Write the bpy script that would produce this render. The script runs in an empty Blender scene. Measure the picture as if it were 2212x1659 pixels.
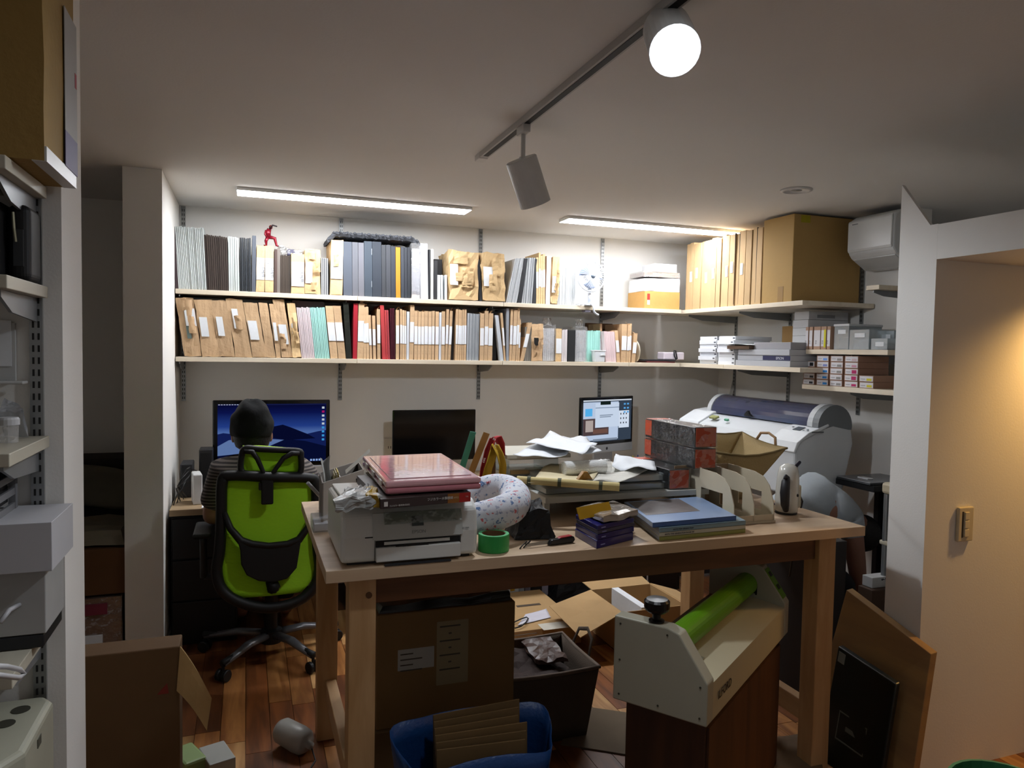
import bpy, bmesh, math, random
from mathutils import Vector, Matrix, noise
random.seed(7)
SC = bpy.context.scene
COL = SC.collection
# ---------------------------------------------------------------- camera
EYE = 1.5; F = 1580.0; CX, CY = 1106.0, 829.5
yaw, pit, rol = math.radians(19.96), math.radians(2.6), math.radians(-1.03)
_f = Vector((math.sin(yaw), math.cos(yaw), 0)); _r = Vector((math.cos(yaw), -math.sin(yaw), 0)); _d = Vector((0, 0, -1))
FW = _f*math.cos(pit) + _d*math.sin(pit); _d2 = _d*math.cos(pit) - _f*math.sin(pit)
RT = _r*math.cos(rol) + _d2*math.sin(rol); DN = _d2*math.cos(rol) - _r*math.sin(rol)
cd = bpy.data.cameras.new('camera'); cam = bpy.data.objects.new('camera', cd); COL.objects.link(cam)
cd.sensor_fit = 'HORIZONTAL'; cd.sensor_width = 36; cd.lens = 36*F/2212; cd.clip_start = .02
cam.matrix_world = Matrix(((RT.x, -DN.x, -FW.x, 0), (RT.y, -DN.y, -FW.y, 0), (RT.z, -DN.z, -FW.z, EYE), (0, 0, 0, 1)))
SC.camera = cam
# ---------------------------------------------------------------- world, exposure
w = bpy.data.worlds.new('world'); SC.world = w; w.use_nodes = True
w.node_tree.nodes['Background'].inputs[0].default_value = (.75, .85, 1, 1)
w.node_tree.nodes['Background'].inputs[1].default_value = .02
SC.view_settings.view_transform = 'Standard'; SC.view_settings.look = 'None'
SC.view_settings.gamma = 1; SC.view_settings.use_curve_mapping = False
SC.view_settings.exposure = 0.0
LED = 48.0          # strength of the two ceiling LED panels
SPOT = (64.0, 27.0)  # watts of the track spot facing the camera, and of the one aimed to the right
WARM = 52.0         # watts of the corridor downlight
def light(name, kind, loc, energy, color, target=None, size=.05, cone=1.2, blend=.5):
    l = bpy.data.lights.new(name, kind); l.energy = energy; l.color = color
    if kind == 'SPOT': l.spot_size = cone; l.spot_blend = blend; l.shadow_soft_size = size
    elif kind == 'POINT': l.shadow_soft_size = size
    else: l.size = size
    o = bpy.data.objects.new(name, l); COL.objects.link(o); o.location = loc
    if target: o.rotation_euler = (Vector(target)-Vector(loc)).to_track_quat('-Z', 'Y').to_euler()
    return o
light('corridor_downlight_beam', 'SPOT', (2.93, 1.665, 1.835), WARM, (1, .56, .17), (2.93, 1.69, 0), .04, 2.5, .9)
# ---------------------------------------------------------------- pixel -> world on a known plane
def ray(px, py): return RT*((px-CX)/F) + DN*((py-CY)/F) + FW
def az(px, py, z): v = ray(px, py); t = (z-EYE)/v.z; return Vector((v.x*t, v.y*t, z))
def ay(px, py, y): v = ray(px, py); t = y/v.y; return Vector((v.x*t, y, EYE+v.z*t))
def ax(px, py, x): v = ray(px, py); t = x/v.x; return Vector((x, v.y*t, EYE+v.z*t))
# ---------------------------------------------------------------- materials
def lin(h):
    h = h.lstrip('#'); o = []
    for i in (0, 2, 4):
        c = int(h[i:i+2], 16)/255; o.append(c/12.92 if c <= .04045 else ((c+.055)/1.055)**2.4)
    return (*o, 1)
MC = {}
def mat(hx, rough=.6, metal=0, var=.10, sc=14, bump=0., bsc=60, stretch=(1, 1, 1), rnd=.0, coat=0, trans=0, ior=1.45, sheen=0, key=''):
    k = ('m', hx, rough, metal, var, sc, bump, bsc, stretch, rnd, coat, trans, key)
    if k in MC: return MC[k]
    m = bpy.data.materials.new('mat_'+hx.lstrip('#')); m.use_nodes = True; n = m.node_tree; N = n.nodes; L = n.links
    b = N['Principled BSDF']; c = lin(hx)
    b.inputs['Roughness'].default_value = rough; b.inputs['Metallic'].default_value = metal; b.inputs['IOR'].default_value = ior
    if coat: b.inputs['Coat Weight'].default_value = coat; b.inputs['Coat Roughness'].default_value = .08
    if trans: b.inputs['Transmission Weight'].default_value = trans
    if sheen: b.inputs['Sheen Weight'].default_value = sheen
    tc = N.new('ShaderNodeTexCoord'); mp = N.new('ShaderNodeMapping'); mp.inputs['Scale'].default_value = stretch
    L.new(tc.outputs['Object'], mp.inputs['Vector'])
    nz = N.new('ShaderNodeTexNoise'); nz.inputs['Scale'].default_value = sc; nz.inputs['Detail'].default_value = 4
    L.new(mp.outputs[0], nz.inputs['Vector'])
    mx = N.new('ShaderNodeMix'); mx.data_type = 'RGBA'
    mx.inputs['A'].default_value = (*[x*(1-var) for x in c[:3]], 1); mx.inputs['B'].default_value = (*[min(1, x*(1+var)) for x in c[:3]], 1)
    L.new(nz.outputs['Fac'], mx.inputs['Factor']); out = mx.outputs['Result']
    if rnd:
        oi = N.new('ShaderNodeObjectInfo'); hs = N.new('ShaderNodeHueSaturation'); mr = N.new('ShaderNodeMapRange')
        mr.inputs['To Min'].default_value = 1-rnd; mr.inputs['To Max'].default_value = 1+rnd
        L.new(oi.outputs['Random'], mr.inputs['Value']); L.new(mr.outputs[0], hs.inputs['Value']); L.new(out, hs.inputs['Color']); out = hs.outputs[0]
    L.new(out, b.inputs['Base Color'])
    if bump:
        n2 = N.new('ShaderNodeTexNoise'); n2.inputs['Scale'].default_value = bsc; n2.inputs['Detail'].default_value = 5
        L.new(mp.outputs[0], n2.inputs['Vector'])
        bp = N.new('ShaderNodeBump'); bp.inputs['Strength'].default_value = bump; bp.inputs['Distance'].default_value = .01
        L.new(n2.outputs['Fac'], bp.inputs['Height']); L.new(bp.outputs[0], b.inputs['Normal'])
    MC[k] = m; return m
def emis(hx, s):
    k = ('e', hx, s)
    if k in MC: return MC[k]
    m = bpy.data.materials.new('emission_'+hx.lstrip('#')); m.use_nodes = True; N = m.node_tree.nodes; L = m.node_tree.links
    N.remove(N['Principled BSDF']); e = N.new('ShaderNodeEmission'); e.inputs[0].default_value = lin(hx); e.inputs[1].default_value = s
    L.new(e.outputs[0], N['Material Output'].inputs[0]); MC[k] = m; return m
def film(hx='#ffffff', gloss=.16, rough=.08, haze=0., bsc=30, bump=.5):
    k = ('f', hx, gloss, rough, haze, bsc, bump)
    if k in MC: return MC[k]
    m = bpy.data.materials.new('clear_film'); m.use_nodes = True; N = m.node_tree.nodes; L = m.node_tree.links
    N.remove(N['Principled BSDF'])
    t = N.new('ShaderNodeBsdfTransparent'); t.inputs[0].default_value = lin(hx)
    g = N.new('ShaderNodeBsdfGlossy'); g.inputs['Roughness'].default_value = rough
    d = N.new('ShaderNodeBsdfDiffuse'); d.inputs[0].default_value = lin(hx)
    nz = N.new('ShaderNodeTexNoise'); nz.inputs['Scale'].default_value = bsc; tc = N.new('ShaderNodeTexCoord'); L.new(tc.outputs['Object'], nz.inputs['Vector'])
    bp = N.new('ShaderNodeBump'); bp.inputs['Strength'].default_value = bump; bp.inputs['Distance'].default_value = .02; L.new(nz.outputs['Fac'], bp.inputs['Height']); L.new(bp.outputs[0], g.inputs['Normal'])
    m1 = N.new('ShaderNodeMixShader'); m1.inputs[0].default_value = haze; L.new(t.outputs[0], m1.inputs[1]); L.new(d.outputs[0], m1.inputs[2])
    m2 = N.new('ShaderNodeMixShader'); m2.inputs[0].default_value = gloss; L.new(m1.outputs[0], m2.inputs[1]); L.new(g.outputs[0], m2.inputs[2])
    L.new(m2.outputs[0], N['Material Output'].inputs[0]); MC[k] = m; return m
def striped(a, b_, scale, axis='Z', rough=.8, width=.5, bump=0):
    k = ('s', a, b_, scale, axis, rough, width)
    if k in MC: return MC[k]
    m = bpy.data.materials.new('striped'); m.use_nodes = True; N = m.node_tree.nodes; L = m.node_tree.links; b = N['Principled BSDF']
    b.inputs['Roughness'].default_value = rough
    tc = N.new('ShaderNodeTexCoord'); wv = N.new('ShaderNodeTexWave'); wv.bands_direction = axis; wv.inputs['Scale'].default_value = scale; wv.inputs['Distortion'].default_value = .6
    L.new(tc.outputs['Object'], wv.inputs['Vector']); cr = N.new('ShaderNodeValToRGB'); cr.color_ramp.elements[0].color = lin(a); cr.color_ramp.elements[1].color = lin(b_)
    cr.color_ramp.elements[0].position = width-.08; cr.color_ramp.elements[1].position = width+.08
    L.new(wv.outputs['Fac'], cr.inputs[0]); L.new(cr.outputs[0], b.inputs['Base Color'])
    if bump:
        bp = N.new('ShaderNodeBump'); bp.inputs['Strength'].default_value = bump; bp.inputs['Distance'].default_value = .004; L.new(wv.outputs['Fac'], bp.inputs['Height']); L.new(bp.outputs[0], b.inputs['Normal'])
    MC[k] = m; return m
def wood(a, b_, axis=0, rough=.55, sc=9, rnd=0.):
    k = ('w', a, b_, axis, rough, sc, rnd)
    if k in MC: return MC[k]
    m = bpy.data.materials.new('wood'); m.use_nodes = True; N = m.node_tree.nodes; L = m.node_tree.links; b = N['Principled BSDF']
    b.inputs['Roughness'].default_value = rough
    tc = N.new('ShaderNodeTexCoord'); mp = N.new('ShaderNodeMapping'); s = [sc, sc, sc]; s[axis] = sc*.12; mp.inputs['Scale'].default_value = s
    oi = N.new('ShaderNodeObjectInfo'); ad = N.new('ShaderNodeVectorMath'); ad.operation = 'ADD'
    cm = N.new('ShaderNodeCombineXYZ'); mu = N.new('ShaderNodeMath'); mu.operation = 'MULTIPLY'; mu.inputs[1].default_value = 40
    L.new(oi.outputs['Random'], mu.inputs[0]); [L.new(mu.outputs[0], cm.inputs[i]) for i in range(3)]
    L.new(tc.outputs['Object'], ad.inputs[0]); L.new(cm.outputs[0], ad.inputs[1]); L.new(ad.outputs[0], mp.inputs['Vector'])
    nz = N.new('ShaderNodeTexNoise'); nz.inputs['Scale'].default_value = 3; nz.inputs['Detail'].default_value = 7; nz.inputs['Distortion'].default_value = .6
    L.new(mp.outputs[0], nz.inputs['Vector']); cr = N.new('ShaderNodeValToRGB'); cr.color_ramp.elements[0].position = .35; cr.color_ramp.elements[1].position = .68
    cr.color_ramp.elements[0].color = lin(a); cr.color_ramp.elements[1].color = lin(b_); L.new(nz.outputs['Fac'], cr.inputs[0]); out = cr.outputs[0]
    if rnd:
        hs = N.new('ShaderNodeHueSaturation'); mr = N.new('ShaderNodeMapRange'); mr.inputs['To Min'].default_value = 1-rnd; mr.inputs['To Max'].default_value = 1+rnd
        L.new(oi.outputs['Random'], mr.inputs['Value']); L.new(mr.outputs[0], hs.inputs['Value']); L.new(out, hs.inputs['Color']); out = hs.outputs[0]
    L.new(out, b.inputs['Base Color'])
    bp = N.new('ShaderNodeBump'); bp.inputs['Strength'].default_value = .15; bp.inputs['Distance'].default_value = .003; L.new(nz.outputs['Fac'], bp.inputs['Height']); L.new(bp.outputs[0], b.inputs['Normal'])
    MC[k] = m; return m
# ---------------------------------------------------------------- geometry collector (world coordinates)
class G:
    def __init__(s, T=None): s.v = []; s.f = []; s.mi = []; s.m = 0; s.T = T
    def add(s, vs, fs):
        o = len(s.v)
        for p in vs:
            p = Vector(p); s.v.append(s.T @ p if s.T else p)
        for f in fs: s.f.append([i+o for i in f]); s.mi.append(s.m)
        return s
    def box(s, x0, x1, y0, y1, z0, z1):
        return s.add([(x0, y0, z0), (x1, y0, z0), (x1, y1, z0), (x0, y1, z0), (x0, y0, z1), (x1, y0, z1), (x1, y1, z1), (x0, y1, z1)],
                     [(3, 2, 1, 0), (4, 5, 6, 7), (0, 1, 5, 4), (1, 2, 6, 5), (2, 3, 7, 6), (3, 0, 4, 7)])
    def hexa(s, b, t):
        return s.add(list(b)+list(t), [(3, 2, 1, 0), (4, 5, 6, 7), (0, 1, 5, 4), (1, 2, 6, 5), (2, 3, 7, 6), (3, 0, 4, 7)])
    def para(s, A, B, C, z0, z1):        # slab over the parallelogram A (front left) B (front right) C (back left)
        A, B, C = Vector(A), Vector(B), Vector(C); D = B+C-A; q = [A, B, D, C]
        return s.hexa([(p.x, p.y, z0) for p in q], [(p.x, p.y, z1) for p in q])
    def prism(s, poly, ax_, a, b):
        def P(u, v, w_): return {'x': (w_, u, v), 'y': (u, w_, v), 'z': (u, v, w_)}[ax_]
        n = len(poly); vs = [P(u, v, a) for u, v in poly]+[P(u, v, b) for u, v in poly]
        return s.add(vs, [tuple(range(n))[::-1], tuple(range(n, 2*n))]+[(i, (i+1) % n, n+(i+1) % n, n+i) for i in range(n)])
    def cyl(s, p0, p1, r0, r1=None, n=16):
        r1 = r0 if r1 is None else r1
        return s.sweep([p0, p1], [r0, r1], n)
    def sweep(s, pts, rad, n=8, closed=False, flat=None):
        pts = [Vector(p) for p in pts]; k = len(pts)
        if not isinstance(rad, (list, tuple)): rad = [rad]*k
        vs = []; up = None
        for i, p in enumerate(pts):
            if closed: t = (pts[(i+1) % k]-pts[i-1])
            else: t = pts[min(i+1, k-1)]-pts[max(i-1, 0)]
            t = t.normalized() if t.length > 1e-9 else Vector((0, 0, 1))
            if up is None:
                up = Vector((0, 0, 1)) if abs(t.z) < .9 else Vector((1, 0, 0))
            a = t.cross(up)
            if a.length < 1e-6: a = t.orthogonal()
            a.normalize(); b = a.cross(t).normalized(); up = b
            for j in range(n):
                th = 2*math.pi*j/n; ca, sb = math.cos(th), math.sin(th)
                if flat: ca *= flat[0]; sb *= flat[1]
                vs.append(p+a*(rad[i]*ca)+b*(rad[i]*sb))
        fs = []
        for i in range(k if closed else k-1):
            q = (i+1) % k
            for j in range(n): fs.append((i*n+j, i*n+(j+1) % n, q*n+(j+1) % n, q*n+j))
        if not closed: fs += [tuple(range(n))[::-1], tuple(range((k-1)*n, k*n))]
        return s.add(vs, fs)
    def lathe(s, prof, c, n=24, axis=None):
        c = Vector(c); R_ = Matrix.Identity(3)
        if axis: R_ = Vector((0, 0, 1)).rotation_difference(Vector(axis)).to_matrix()
        vs = []; fs = []
        for r, z in prof:
            for j in range(n):
                th = 2*math.pi*j/n; vs.append(c+R_ @ Vector((r*math.cos(th), r*math.sin(th), z)))
        k = len(prof)
        for i in range(k-1):
            for j in range(n): fs.append((i*n+j, i*n+(j+1) % n, (i+1)*n+(j+1) % n, (i+1)*n+j))
        ring = prof[0] == prof[-1]
        if prof[0][0] > 1e-6 and not ring: fs.append(tuple(range(n))[::-1])
        if prof[-1][0] > 1e-6 and not ring: fs.append(tuple(range((k-1)*n, k*n)))
        return s.add(vs, fs)
    def ball(s, c, rx, ry=None, rz=None, n=12, m=8):
        ry = rx if ry is None else ry; rz = rx if rz is None else rz; c = Vector(c); vs = []; fs = []
        for i in range(m+1):
            ph = math.pi*i/m
            for j in range(n):
                th = 2*math.pi*j/n; vs.append(c+Vector((rx*math.sin(ph)*math.cos(th), ry*math.sin(ph)*math.sin(th), -rz*math.cos(ph))))
        for i in range(m):
            for j in range(n): fs.append((i*n+j, i*n+(j+1) % n, (i+1)*n+(j+1) % n, (i+1)*n+j))
        return s.add(vs, fs)
    def sheet(s, fn, nu, nv, th=.0008):  # fn(u,v)->point; a thin two sided sheet with real thickness
        P = [[Vector(fn(i/nu, j/nv)) for j in range(nv+1)] for i in range(nu+1)]; vs = []; W = nv+1
        nr = []
        for i in range(nu+1):
            for j in range(nv+1):
                a = P[min(i+1, nu)][j]-P[max(i-1, 0)][j]; b = P[i][min(j+1, nv)]-P[i][max(j-1, 0)]; q = a.cross(b)
                nr.append(q.normalized() if q.length > 1e-12 else Vector((0, 0, 1)))
        fl = [p for r in P for p in r]; vs = fl+[p-n_*th for p, n_ in zip(fl, nr)]; o = len(fl); fs = []
        for i in range(nu):
            for j in range(nv):
                a, b, c, d = i*W+j, (i+1)*W+j, (i+1)*W+j+1, i*W+j+1; fs += [(a, b, c, d), (o+d, o+c, o+b, o+a)]
        for i in range(nu): fs += [(i*W, o+i*W, o+(i+1)*W, (i+1)*W), ((i+1)*W+nv, o+(i+1)*W+nv, o+i*W+nv, i*W+nv)]
        for j in range(nv): fs += [(j+1, o+j+1, o+j, j), (nu*W+j, o+nu*W+j, o+nu*W+j+1, nu*W+j+1)]
        return s.add(vs, fs)
    def crumple(s, b, t, n=4, amp=.004, seed=0, fr=14, pow_=1):   # hexahedron from bottom quad b and top quad t, its faces subdivided and creased
        b = [Vector(p) for p in b]; t = [Vector(p) for p in t]; off = Vector((seed*3.7, seed*1.3, seed*2.1)); cen = sum(b+t, Vector())/8
        def D(p):
            q = noise.noise_vector(p*fr+off); q2 = noise.noise_vector(p*fr*2.6+off)
            return p+(q+q2*.5)*amp
        def face(a, c, d, e):
            def fn(u, v): return D((a*(1-u)+c*u)*(1-v)+(e*(1-u)+d*u)*v)
            vs = [fn(i/n, j/n) for i in range(n+1) for j in range(n+1)]; W = n+1
            s.add(vs, [(i*W+j, (i+1)*W+j, (i+1)*W+j+1, i*W+j+1) for i in range(n) for j in range(n)])
        face(b[0], b[1], t[1], t[0]); face(b[1], b[2], t[2], t[1]); face(b[2], b[3], t[3], t[2]); face(b[3], b[0], t[0], t[3]); face(t[0], t[1], t[2], t[3]); face(b[3], b[2], b[1], b[0])
        return s
    def mesh(s, name, mats, org):
        me = bpy.data.meshes.new(name); me.from_pydata([p-org for p in s.v], [], s.f)
        for m_ in (mats if isinstance(mats, (list, tuple)) else [mats]): me.materials.append(m_)
        me.polygons.foreach_set('material_index', s.mi); me.update(); return me
    def build(s, name, mats, parent=None, bev=0, smooth=False, seg=2, label=None, cat=None, group=None, kind=None, weld=False, fixn=False, solid=0):
        if parent is None:
            xs = [p.x for p in s.v]; ys = [p.y for p in s.v]; zs = [p.z for p in s.v]
            org = Vector(((min(xs)+max(xs))/2, (min(ys)+max(ys))/2, min(zs)))
        else: org = Vector(parent['_o'])
        me = s.mesh(name, mats, org)
        if weld or fixn:
            bm = bmesh.new(); bm.from_mesh(me)
            if weld: bmesh.ops.remove_doubles(bm, verts=bm.verts, dist=.0004)
            bmesh.ops.recalc_face_normals(bm, faces=bm.faces); bm.to_mesh(me); bm.free()
        o = bpy.data.objects.new(name, me); COL.objects.link(o)
        if parent is None: o.location = org
        else: o.parent = parent
        o['_o'] = tuple(org)
        if smooth: me.polygons.foreach_set('use_smooth', [True]*len(me.polygons))
        if solid: md = o.modifiers.new('solid', 'SOLIDIFY'); md.thickness = solid
        if bev:
            md = o.modifiers.new('bevel', 'BEVEL'); md.width = bev; md.segments = seg; md.limit_method = 'ANGLE'; md.angle_limit = .6
        tag(o, label, cat, group, kind); return o
def tag(o, label=None, cat=None, group=None, kind=None):
    if label: o['label'] = label
    if cat: o['category'] = cat
    if group: o['group'] = group
    if kind: o['kind'] = kind
    return o
def thing(name, label, cat, loc, group=None):
    o = bpy.data.objects.new(name, None); COL.objects.link(o); o.empty_display_size = .05; o.location = loc; o['_o'] = tuple(loc)
    return tag(o, label, cat, group)
def text(body, size, T, m, parent, name='lettering', depth=.0004, align='LEFT', sx=1.0):
    cu = bpy.data.curves.new('t', 'FONT'); cu.body = body; cu.size = size; cu.align_x = align; cu.extrude = depth
    to = bpy.data.objects.new('t', cu); COL.objects.link(to)
    me = bpy.data.meshes.new_from_object(to.evaluated_get(bpy.context.evaluated_depsgraph_get())); bpy.data.objects.remove(to); bpy.data.curves.remove(cu)
    org = Vector(parent['_o']); me.transform(Matrix.Translation(-org) @ T @ Matrix.Diagonal((sx, 1, 1, 1))); me.materials.clear(); me.materials.append(m); me.name = name
    o = bpy.data.objects.new(name, me); COL.objects.link(o); o.parent = parent; o['_o'] = tuple(org); return o
def frame(o, xdir, ydir):
    x = Vector(xdir).normalized(); y = Vector(ydir); y = (y-x*y.dot(x)).normalized(); z = x.cross(y)
    return Matrix(((x.x, y.x, z.x, o[0]), (x.y, y.y, z.y, o[1]), (x.z, y.z, z.z, o[2]), (0, 0, 0, 1)))
def smooth_path(P_, n, closed=False):
    P_ = [Vector(p) for p in P_]; k = len(P_); o = []
    for i in range(k if closed else k-1):
        g_ = (lambda j: P_[j % k]) if closed else (lambda j: P_[min(max(j, 0), k-1)])
        a_, b_, c_, d_ = g_(i-1), g_(i), g_(i+1), g_(i+2)
        for q in range(n): s_ = q/n; o.append(.5*((2*b_)+(c_-a_)*s_+(2*a_-5*b_+4*c_-d_)*s_*s_+(3*b_-a_-3*c_+d_)*s_**3))
    return o if closed else o+[P_[-1]]
def RZ(loc, deg): return Matrix.Translation(Vector(loc)) @ Matrix.Rotation(math.radians(deg), 4, 'Z')
ORD = 'zeroth first second third fourth fifth sixth seventh eighth ninth tenth eleventh twelfth thirteenth fourteenth fifteenth sixteenth seventeenth eighteenth nineteenth twentieth'.split()
def st(name, g, m, parent=None, **k): return g.build(name, m, parent, kind=None if parent else 'structure', **k)
# ================================================================ structure
CEIL = 2.31; BW = 4.70; RW = 3.38
WALL = mat('#e7e5e0', .85, var=.03, sc=3, bump=.05, bsc=160)
CEM = mat('#e0deda', .9, var=.03, sc=2, bump=.08, bsc=120)
st('wall_back', G().box(-2.3, RW+.02, BW, BW+.1, -.02, CEIL), WALL)
st('wall_left', G().box(-.534, -.37, 3.78, BW-.001, 0, CEIL-.001), WALL)                       # stub wall beside the shelves
st('wall_left_near', G().box(-2.3, -.37, 1.80, 2.0, 0, CEIL-.001), WALL)                       # stub wall that carries the near shelves
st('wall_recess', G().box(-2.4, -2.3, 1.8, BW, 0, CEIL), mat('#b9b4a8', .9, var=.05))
st('wall_right', G().box(RW, 3.5, 3.0, 4.8, 0, CEIL-.001), WALL)
st('wall_far', G().box(3.5, 4.7, 4.7, 4.8, 0, CEIL-.001).box(4.6, 4.7, 1.894, 4.7, 0, CEIL-.001), WALL)
WARMW = mat('#e0d8c4', .85, var=.03, sc=3, bump=.05, bsc=160)
st('wall_stub', G().box(2.24, 4.7, 1.894, 2.05, 0, 1.964).prism([(1.925, 1.964), (2.05, 1.964), (2.05, 2.127)], 'x', 2.24, 2.255), WALL, fixn=True)   # wall end beside the table, its front carries the switch
st('ceiling_low', G().box(2.24, 4.7, .4, 1.8935, 1.842, 1.962), WALL)                # low platform over the corridor
st('wall_corridor_far', G().box(4.7, 4.8, .3, 1.894, 0, CEIL), WALL)
st('wall_right_near', G().box(2.24, 4.8, .3, .4, 0, CEIL-.001).box(2.24, 2.4, -2.0, .3, 0, CEIL-.001), WALL)
st('wall_rear', G().box(-2.3, 4.1, -2.1, -2.0, 0, CEIL), WALL)
st('wall_left_rear', G().box(-2.4, -2.3, -2.1, 1.8, 0, CEIL), WALL)
st('ceiling', G().box(-2.4, 4.8, -2.1, 4.8, CEIL, CEIL+.1), CEM)
floor = st('floor', G().box(-2.4, 6.7, -2.1, 4.8, -.1, -.004), wood('#3a2414', '#7a4a26', 1, .45, 7))
# floor planks: staggered solid-wood pieces, each its own board
PW = .092; PL = [.36, .5, .64, .8]; PM = {}
plm = [wood('#7d4a24', '#b07a44', 1, .38, 8, .25), wood('#5a331a', '#844e28', 1, .36, 8, .2), wood('#9c6a3a', '#cda068', 1, .4, 8, .15)]
for li, l in enumerate(PL):
    for mi, m_ in enumerate(plm):
        PM[li, mi] = G().box(-PW/2+.0012, PW/2-.0012, .0012, l-.0012, -.004, 0).mesh('plank', m_, Vector())
x = -.60; npl = 0
while x < 3.35:
    y = 1.62-random.random()*.5
    while y < 4.69 and npl < 300:
        li = random.randrange(4); l = PL[li]; e = min(y+l, 4.699)
        if l <= e-y+.001 and y+l > 1.7:
            o = bpy.data.objects.new('plank', PM[li, random.choice((0, 0, 1, 1, 2))]); COL.objects.link(o); o.parent = floor
            fo = Vector(floor['_o']); o.location = Vector((x, y, 0))-fo; npl += 1
        y += l
    x += PW
st('baseboard_left', G().box(-.3685, -.36, 3.79, BW, 0, .05), mat('#e4e2dc', .6))
# light switch on the corridor wall
YS = 1.8935; c = ay(2080, 1131, YS); t = thing('light_switch', 'cream wall switch plate with three rockers on the warm lit wall', 'switch', c)
G().box(c.x-.037, c.x+.037, YS-.013, YS, c.z-.062, c.z+.062).build('plate', mat('#cfc4a8', .4), t, bev=.004)
for k in range(3): G().box(c.x-.011, c.x+.011, YS-.018, YS-.012, c.z-.045+k*.031, c.z-.045+k*.031+.028).build('rocker', mat('#d8cdb0', .35), t, bev=.002)
G().box(c.x-.021, c.x-.014, YS-.0138, YS-.0125, c.z-.047, c.z+.047).build('groove', mat('#3a352c', .6), t)
c = ay(841, 966, BW); t = thing('wall_outlet', 'small white wall socket plate beside the dark monitor', 'outlet', c-Vector((0, .005, 0)))
G().box(c.x-.036, c.x+.036, BW-.008, BW, c.z-.06, c.z+.06).build('plate', mat('#dedbd3', .4), t, bev=.003)
for k in (-1, 1): G().box(c.x+k*.008-.002, c.x+k*.008+.002, BW-.009, BW-.0075, c.z-.008, c.z+.008).build('slot', mat('#222222', .5), t)
# ---------------------------------------------------------------- ceiling LED panels
HOUS = mat('#e9e9e6', .5)
for k, (xa, xb, lb) in enumerate(((-.04, 1.19, 'long glowing LED batten on the ceiling above the sitting person'), (1.81, 3.02, 'long glowing LED batten on the ceiling ending above the cardboard folders'))):
    t = thing('ceiling_light', lb, 'light', (xa/2+xb/2, 4.09, CEIL), 'LED battens on the ceiling')
    G().box(xa-.012, xb+.012, 4.015, 4.165, CEIL-.018, CEIL).build('housing', HOUS, t, bev=.004)
    G().box(xa-.006, xb+.006, 4.018, 4.162, CEIL-.0192, CEIL-.0185).build('diffuser', emis('#f6f9ff', LED), t)
c = az(1720, 410, CEIL); t = thing('downlight', 'round unlit recessed downlight in the ceiling near the air conditioner', 'light', c)
G().lathe([(.075, 0), (.075, -.006), (.058, -.009), (.055, -.004), (.0, -.003)], c, 28).build('trim_ring', mat('#c9c7c3', .5), t, smooth=True)
G().lathe([(.054, -.0035), (.03, -.0015), (0, -.001)], c, 24).build('lens', mat('#a9a9a6', .3), t, smooth=True)
# ---------------------------------------------------------------- track with two spots
TX = .912
t = thing('lighting_track', 'white ceiling track rail with dark slot running toward the camera', 'track', (TX, 2.95, CEIL))
G().box(TX-.018, TX+.018, -.6, 2.95, CEIL-.022, CEIL).build('rail', mat('#b8b6b2', .5), t)
G().box(TX-.010, TX+.010, -.6, 2.87, CEIL-.0235, CEIL-.0215).build('slot', mat('#161616', .6), t)
G().box(TX-.019, TX+.019, 2.90, 2.965, CEIL-.026, CEIL).build('end_cap', mat('#d2d0cc', .5), t, bev=.003)
def spot(lb, y, aim, lit, stem=.085, disc=None):
    t = thing('track_spotlight', lb, 'light', (TX, y, CEIL-.022), 'spotlights on the ceiling track')
    wm = mat('#c9cac8', .45)
    G().box(TX-.014, TX+.014, y-.035, y+.035, CEIL-.05, CEIL-.022).build('adapter', wm, t, bev=.003)
    top = Vector((TX, y, CEIL-.05)); d = Vector(aim).normalized(); r = .056; L_ = .165
    G().cyl(top, top+Vector((0, 0, -stem)), .008, n=10).build('stem', wm, t)
    p = top+Vector((0, 0, -stem-.005)); a = p-d*.02+Vector((0, 0, -.015))
    if disc: a = Vector(disc)-d*L_
    G().lathe([(0, 0), (r-.004, 0), (r, .004), (r, L_), (r-.003, L_), (r-.005, L_-.045), (0, L_-.047)], a, 28, d).build('lamp_head', wm, t)
    ld = L_ if lit else L_-.030
    G().lathe([(0, ld-.012), (r-.006, ld-.012), (r-.006, ld+.002), (r*.7, ld+.010), (0, ld+.014)], a, 28, d).build('lit_lens', emis('#e8f1ff', 60 if lit else 20), t)
    G().cyl(p+Vector((-.012, 0, 0)), p+Vector((.012, 0, 0)), .011, n=12).build('pivot', wm, t)
    light('spot_beam', 'SPOT', a+d*(L_+.03), SPOT[0 if lit else 1], (.88, .93, 1), a+d*2, .045, 2.95 if lit else 2.7, .8 if lit else .4)
spot('white cylinder track spotlight seen from its side, aimed away to the right', 2.44, (.42, .18, -.88), False)
spot('brightly lit track spotlight shining at the camera', 1.53, (-.30, -.72, -.62), True, .02, ax(1458, 110, .885))
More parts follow.
